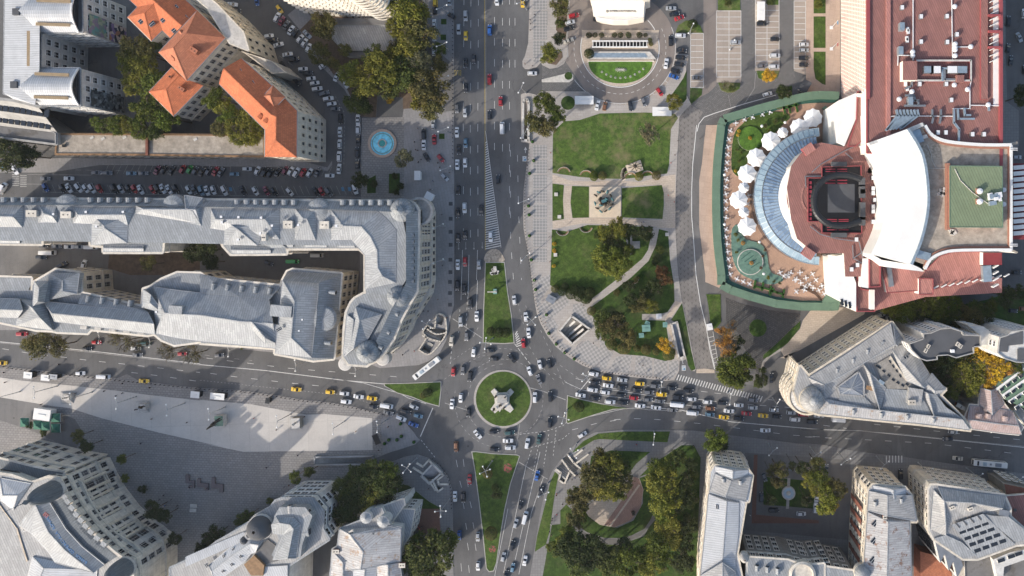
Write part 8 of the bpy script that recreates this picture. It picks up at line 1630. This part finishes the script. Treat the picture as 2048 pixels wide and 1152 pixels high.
def kiosk(x, y, w, l, h, top, wallm, label, rz=0, nm='kiosk', cat='kiosk', z=.12, group=None):
    root = empty(nm, P(x, y, h)); root.location.z = z; root.rotation_euler.z = math.radians(rz); mb = MB(); mb.box((0, 0, h/2), (w, l, h), wallm); mb.build('body', root); mb = MB(); mb.box((0, 0, h+.1), (w+.6, l+.6, .22), top); mb.build('roof', root); mb = MB(); mb.box((0, -l/2-.03, h*.55), (w*.7, .05, h*.5), 'glass'); mb.build('window', root); mb = MB(); mb.box((0, 0, h+.3), (w*.5, .35, .2), top); mb.build('roof_ridge', root); tag(root, label, cat, group)
for s, w, l, lab in (('217,846',3,2.2,'small white-roofed kiosk leftmost beside the west avenue'),('352,865',3.2,2,'white-roofed kiosk second from left beside the west avenue'),('410,858',3,1.6,'narrow grey kiosk right next to a white-roofed one by the avenue'),('1500,995',3.2,2.2,'white-roofed kiosk third from left beside the west avenue')): kiosk(*C1(s)[0], w, l, 2.8, 'white_paint' if w != 3 or l > 2 else 'grey_metal', 'dark_metal', lab, -5)
kiosk(*C2('135,1008')[0], 5.5, 2.2, 2.8, 'white_paint', 'dark_metal', 'long flat kiosk with dark band at the kerb opposite the grey saloon', -5); kiosk(*C2('520,1042')[0], 1.2, 1.8, 2.4, 'dark_metal', 'dark_metal', 'small black box stand on the paving strip', -10, 'advert_stand', 'stand')
kiosk(1168.5, 200.5, 7.4, 3.0, 3, 'white_paint', 'grey_metal', 'white flat-roofed kiosk left below the hotel loop'); kiosk(1324, 223, 7.6, 3.2, 3, 'white_paint', 'grey_metal', 'white flat-roofed kiosk at the right corner of the upper lawn'); kiosk(1522, 22, 2.8, 7.4, 3, 'white_paint', 'cream_wall', 'long pale booth at the top of the open car park', nm='parking_booth', cat='booth')
kiosk(835, 351, 2, 3.4, 2.6, 'white_pvc', 'white_paint', 'white market tent stand upper on the corner pavement', 0, 'stall', 'stall'); kiosk(858.6, 392.5, 3, 2.6, 2.6, 'white_pvc', 'white_paint', 'tilted white gazebo near the rounded corner facade', -28, 'gazebo', 'gazebo'); kiosk(1610, 172, 3.4, 4.6, 3, 'roof_tar', 'white_paint', 'black-topped gatehouse at the end of the car park bays', -30, 'gatehouse', 'booth')
kiosk(*C4('842,475')[0], 1.8, 2.2, 2.4, 'white_pvc', 'white_paint', 'white box hut beside the promenade parking bays', 10, 'guard_hut', 'hut'); kiosk(*C4('452,393')[0], 1.8, 1.6, 2, 'white_pvc', 'white_paint', 'white cube hut on the short park spur path', 5, 'guard_hut', 'hut'); kiosk(*C4('500,458')[0], 1.4, 1.6, 1.2, 'teal_paint', 'grey_metal', 'pale green cabinet at the path beside the slatted ramp', 0, 'cabinet', 'cabinet')
kiosk(*C4('355,485')[0], 3, 2.4, 1.4, 'teal_paint', 'teal_paint', 'largest pale teal play structure in the lower park', 5, 'play_structure', 'playground'); kiosk(*C4('318,540')[0], 1.6, 1.4, 1, 'teal_paint', 'teal_paint', 'lowest small teal play box in the park', 5, 'play_structure', 'playground'); kiosk(*C4('363,447')[0], 1.4, 1.2, 1, 'teal_paint', 'teal_paint', 'topmost small teal play box in the park', -25, 'play_structure', 'playground')
kiosk(*C3('1160,262')[0], 3.4, 2.4, 2.8, 'grey_metal', 'stone_dark', 'grey lift box with glass frame in the chequered square', -28, 'lift_box', 'booth')
kiosk(*D1('290,45')[0], 6.6, 4.2, 3.4, 'white_paint', 'white_paint', 'large white stage truck among the green market tents', -8, 'stage_truck', 'truck')
for i, s in enumerate(('165,100','255,118','308,125','378,68','378,140')):
    p = P(*D1(s)[0], 2.6); root = empty('market_tent', (p.x, p.y, .1)); mb = MB(); k = 1.9
    for a in range(4): c0, c1 = [(k*x, k*y) for x, y in ((-1,-1),(1,-1),(1,1),(-1,1),(-1,-1))][a:a+2]; mb.face([(*c0, 2.2), (*c1, 2.2), (0, 0, 3.3)], 'teal_paint' if 0 else 'paint_green'); mb.face([(*c0, 1.9), (*c1, 1.9), (*c1, 2.2), (*c0, 2.2)], 'white_pvc')
    mb.build('canopy', root)
    for x, y in ((-1,-1),(1,-1),(1,1),(-1,1)): mb = MB(); mb.cyl((x*k*.95, y*k*.95), .05, .05, 0, 2.2, 'grey_metal', 6); mb.build('leg', root)
    root['category'] = 'tent'; root['group'] = 'green market tents'; pend(root, *D1(s)[0], 'green market tent', 'by the bank facade trees')
# ---- tall street lamps with globe heads
LP_ = {}
def lamp(x, y, z=.13, rz=0, n=4, hgt=13.5, zone='', axis='x'):
    k = (n, hgt)
    if k not in LP_:
        root = empty('street_lamp'); mb = MB(); mb.cyl((0, 0), .2, .1, 0, hgt, 'pole_grey', 8); mb.build('pole', root); mb = MB(); mb.cyl((0, 0), .35, .3, 0, .9, 'pole_grey', 8); mb.build('base', root)
        for i in range(n):
            a = 6.283*i/n+.4; e = (2.3*math.cos(a), 2.3*math.sin(a)); mb = MB(); mb.tube([(0, 0, hgt-.6), (e[0]*.6, e[1]*.6, hgt+.1), (*e, hgt)], .085, 'pole_grey', 6); arm = mb.build('arm', root); mb = MB(); mb.lathe(e, [(.05, hgt-.1), (.31, hgt), (.33, hgt+.2), (.2, hgt+.38), (.02, hgt+.42)], 'lamp_white', 10); mb.build('globe', arm, True)
        LP_[k] = root
    else: root = copy_tree(LP_[k])
    root.location = (*P(x, y)[:2], z); root.rotation_euler.z = math.radians(rz); root['category'] = 'street lamp'; root['group'] = 'street lamps '+zone; pend(root, x, y, ('four-globe' if n == 4 else 'two-globe')+' street lamp', zone, axis)
for x, y, rz in ((985,921,0),(835,915,30),(900,997,70),(1154,886,10),(1135,819,50),(1097,965,0),(1074,633,20),(986,676,60),(1179,742,15),(873,640,30)): lamp(x, y, .15, rz, 4, 14, 'around the junction')
for x, y, rz in ((1054,20,0),(1052,186,40),(1058,274,30),(1057,404,0),(1061,511,20)): lamp(x, y, .13, rz, 2, 12, 'on the right boulevard kerb', 'y')
for x, y, rz in ((1308,862,60),(1537,886,20),(1620,893,10),(1677,905,10),(1752,912,20),(1836,925,15),(1932,935,15),(2010,942,20),(1322,762,60),(1455,785,60),(1545,795,40),(1958,838,60)): lamp(x, y, .13, rz, 2, 12, 'along the east avenue')
for x, y in ((41,783),(115,772),(185,784),(273,793),(370,806),(451,814),(582,828),(690,842),(775,838)): lamp(x, y, .13, 70, 2, 12, 'on the white square side of the west avenue')
for x, y in ((483,694),(613,722),(729,732),(232,668),(330,676)): lamp(x, y, .11, 70, 2, 10, 'on the building side of the west avenue')
for x, y in ((897,28),(897,100),(900,165),(900,265),(904,340),(890,452),(890,520)): lamp(x, y, .13, 0, 2, 10, 'on the left boulevard kerb', 'y')
for x, y in ((1460,100),(1380,68)): lamp(x, y, .1, 40, 2, 9, 'in the car park')
# ---- bollards, planters, benches, grates
bm_ = MB(); bm_.cyl((0, 0), .16, .13, 0, .9, 'black', 8); bm_.lathe((0, 0), [(.13, .9), (.17, .98), (.02, 1.08)], 'black', 8); bo = bm_.build('bollard'); COL.objects.unlink(bo)
def row(pts, step, me, name, label, cat, group, z=.13):
    pts = [Vector(p) for p in pts]; acc = 0
    for a, b in zip(pts, pts[1:]):
        L = (b-a).length; t = acc
        while t < L: c = a+(b-a)*(t/L); o = bpy.data.objects.new(name, me); COL.objects.link(o); o.location = (*P(c.x, c.y)[:2], z); tag(o, label, cat, group); t += step
        acc = t-L
row([(1059,300),(1050,380),(1050,455),(1058,520),(1068,590),(1084,645),(1115,690),(1165,727),(1195,742),(1340,759)], 6.3, bo.data, 'bollard', 'small black bollard in the row along the chequered pavement kerb', 'bollard', 'bollards along the chequered pavement kerb')
row([(906,20),(906,320)], 8, bo.data, 'bollard', 'small black bollard in the row along the left boulevard kerb', 'bollard', 'bollards along the left boulevard kerb')
row(C1('0,770 70,790 330,820 540,845 755,868')+C2('0,950 300,968 520,998 800,1043 1000,1062 1190,1098 1410,1145'), 9, bo.data, 'bollard', 'small black bollard in the row between west avenue and white square', 'bollard', 'bollards between west avenue and white square')
row(D3('225,345 290,400 335,480 352,560 355,690'), 7, bo.data, 'bollard', 'small black bollard in the row around the escalator pavement', 'bollard', 'bollards around the escalator pavement')
pm = MB(); pm.lathe((0, 0), [(.55, 0), (.75, .7), (.6, .72), (.5, .6), (.05, .6)], 'dark_metal', 12); pm.lathe((0, 0), [(.62, .68), (.7, 1.1), (.4, 1.5), (.02, 1.6)], 'hedge_green', 9)
po = pm.build('planter'); COL.objects.unlink(po)
for cr, s in ((B3,'1020,130'),(B3,'1030,275'),(B3,'998,373'),(B3,'990,622'),(B3,'995,690'),(B3,'997,850'),(B3,'1012,1035'),(C3,'1035,115'),(C3,'1045,187'),(C3,'1128,380'),(C3,'1145,522'),(C3,'1203,605'),(C3,'1268,670'),(C3,'1340,718'),(D3,'100,230'),(D2,'1385,190'),(D2,'1300,215'),(D2,'1270,240'),(D2,'1355,215'),(D2,'1380,105')):
    x, y = cr(s)[0]; o = bpy.data.objects.new('planter', po.data); COL.objects.link(o); o.location = (*P(x, y)[:2], .13); o['category'] = 'planter'; o['group'] = 'dark round planters'; pend(o, x, y, 'dark round planter', 'on the pavements round the junction', 'y')
gm = MB(); gm.box((0, 0, .03), (1.6, 1.6, .06), 'dark_metal')
for i in range(5): gm.box((-.6+i*.3, 0, .07), (.06, 1.5, .03), 'grey_metal')
go = gm.build('tree_grate'); COL.objects.unlink(go)
for s in ('390,605','390,720','390,820','390,920','388,1035','388,1130','385,1205','385,1290','385,1380'): x, y = B3(s)[0]; o = bpy.data.objects.new('tree_grate', go.data); COL.objects.link(o); o.location = (*P(x, y)[:2], .12); o['category'] = 'grate'; o['group'] = 'square tree grates'; pend(o, x, y, 'square dark tree grate', 'on the pavement by the domed facade', 'y')
for s, m in (('335,165','turf_dark'),('332,285','turf_dark'),('320,1045','turf_dark')): x, y = A3(s)[0]; slab('planting_bed', [(x-5,y-5),(x+6,y-5),(x+6,y+6),(x-5,y+6)], .17, m, z0=.12)
def bench(x, y, a0, r=2.6, label=None):
    mb = MB(); n = 9; pts = [(r*math.cos(math.radians(a0+i*18)), r*math.sin(math.radians(a0+i*18))) for i in range(n)]
    for (ax, ay), (bx, by) in zip(pts, pts[1:]): mb.bar((ax, ay, .45), (bx, by, .45), .55, .1, 'wood'); mb.bar((ax*1.12, ay*1.12, .65), (bx*1.12, by*1.12, .65), .12, .5, 'stone_white'); mb.bar((ax*.97, ay*.97, .2), (bx*.97, by*.97, .2), .3, .4, 'stone_white')
    o = simple('curved_bench', mb, x, y, None, 'bench', z=.13, group='curved park benches'); pend(o, x, y, 'curved park bench', 'on the lawn paths')
for cr, s, a in ((B3,'1260,375',18),(B3,'1430,400',18),(B3,'1250,800',198),(B3,'1430,775',198),(B4,'235,415',18),(B4,'365,405',18),(B4,'60,775',198),(B4,'290,800',198),(C4,'145,75',40),(C4,'250,95',220)): bench(*cr(s)[0], a)
for s in ('215,190','215,335'):
    x, y = A5(s)[0]; root = empty('flagpole', P(x, y)); mb = MB(); mb.cyl((0, 0), .12, .06, 0, 12, 'white_pvc', 8); mb.build('pole', root); mb = MB(); mb.box((0, 0, .2), (1.4, 1.4, .4), 'white_pvc'); mb.build('base', root); mb = MB(); mb.face([(.05, 0, 11.8), (.3, -1.3, 11.2), (.2, -1.4, 9.5), (.05, 0, 9.9)], 'paint_blue' if y < 80 else 'red_trim'); mb.build('flag', root); root['category'] = 'flagpole'; root['group'] = 'flagpoles'; pend(root, x, y, 'white flagpole', 'before the honeycomb theatre wall', 'y')
for i, (cr, s) in enumerate([(B3,'1200,533'),(B3,'1225,705'),(B3,'1195,997'),(B4,'515,840'),(C3,'1110,715')][:4]): x, y = cr(s)[0]; mb = MB(); mb.box((0, 0, .3), (1.5, 1.5, .5), 'stone_white'); o = simple('stone_block', mb, x, y, None, 'stone block', z=.15, group='pale stone blocks on the lawns'); pend(o, x, y, 'pale square stone block', 'on the park lawns', 'y')
for x, y, r in [B3('1185,912')[0]+(4,), B3('1185,965')[0]+(4,), B3('1182,1082')[0]+(4,)]: tree(x, y, r, 'Y', 'at the left edge of the middle lawn', 'ball', 'y')
mb = MB(); q0 = W(B4('200,858 215,858 215,985 205,985')); 
for s, w, l in (('208,920',.9,8.4),('240,920',.9,8.4),('275,920',3.6,3.2)): 
    m_ = MB(); m_.box((0, 0, .5), (w, l, .9), 'concrete'); simple('stone_wall', m_, *B4(s)[0], {'208,920': 'left of two parallel low stone walls among the park trees', '240,920': 'right of two parallel low stone walls among the park trees', '275,920': 'square stone plinth beside the parallel park walls'}[s], 'wall', z=.15)
# garden lights on the hotel lawn
gl = MB(); gl.lathe((0, 0), [(.42, 0), (.5, .12), (.36, .2), (.34, .05)], 'stone_white', 12); gl.lathe((0, 0), [(.12, 0), (.1, .35), (.01, .4)], 'lamp_white', 8); gl = gl.build('garden_light'); COL.objects.unlink(gl)
for x, y in ((1204,144),(1213,149),(1222,153),(1231,155.5),(1241,156),(1251,155),(1261,153),(1270,149),(1279,144),(1287,138)): o = bpy.data.objects.new('garden_light', gl.data); COL.objects.link(o); o.location = (*P(x, y)[:2], .2); o['category'] = 'garden light'; o['group'] = 'lights on the hotel lawn'; pend(o, x, y, 'round white garden light', 'curving across the hotel lawn')
mb = MB()
for i in range(14): a = i*.45; mb.tube([(0, 0, .2), (1.8*math.cos(a), .7*math.sin(a), .5), (2.6*math.cos(a), 1.1*math.sin(a), .1)], .09, 'stone_white', 4)
simple('water_jets', mb, 1242, 140, 'white cluster of low water jets in the middle of the hotel lawn', 'fountain', z=.2)
# shrubs on the terrace
for x, y, r, c in ((1478,262,4,'Y'),(1476,270,3.5,'Y'),(1474,300,4,'g'),(1482,305,4,'g'),(1478,322,4,'v'),(1471,342,3,'Y'),(1530,252,6,'g'),(1538,262,5,'v'),(1550,243,6,'g'),(1565,240,5,'d'),(1472,468,5,'y'),(1476,480,4,'y'),(1486,486,4,'o'),(1473,505,4,'y'),(1517,484,4,'y'),(1503,526,4,'o'),(1537,555,5,'y'),(1548,562,4,'g'),(1560,566,4,'b'),(1530,500,3,'r'),(1526,512,3,'r'),(1522,536,3,'r'),(1500,276,4,'Y')): tree(x, y, r, c, 'in the terrace garden', 'ball' if c in 'Yor' else 'loose', 'x', hgt=6.2)
# cables of the trolley network over the junction
# ---------------------------------------------------------------- light autumn haze over the town
m = bpy.data.materials.new('haze_air'); m.use_nodes = True; t_ = m.node_tree; t_.nodes.remove(t_.nodes['Principled BSDF'])
pv = t_.nodes.new('ShaderNodeVolumePrincipled'); pv.inputs['Color'].default_value = (.86, .91, 1, 1); pv.inputs['Density'].default_value = .00004; pv.inputs['Anisotropy'].default_value = .2
t_.links.new(pv.outputs[0], t_.nodes['Material Output'].inputs['Volume']); MATS['haze_air'] = m
mb = MB(); mb.box((0, 0, 163), (1900, 1900, 340), 'haze_air'); o = mb.build('haze'); o['kind'] = 'stuff'; o['label'] = 'thin pale haze hanging over the whole city square'; o['category'] = 'haze'
flush_labels()
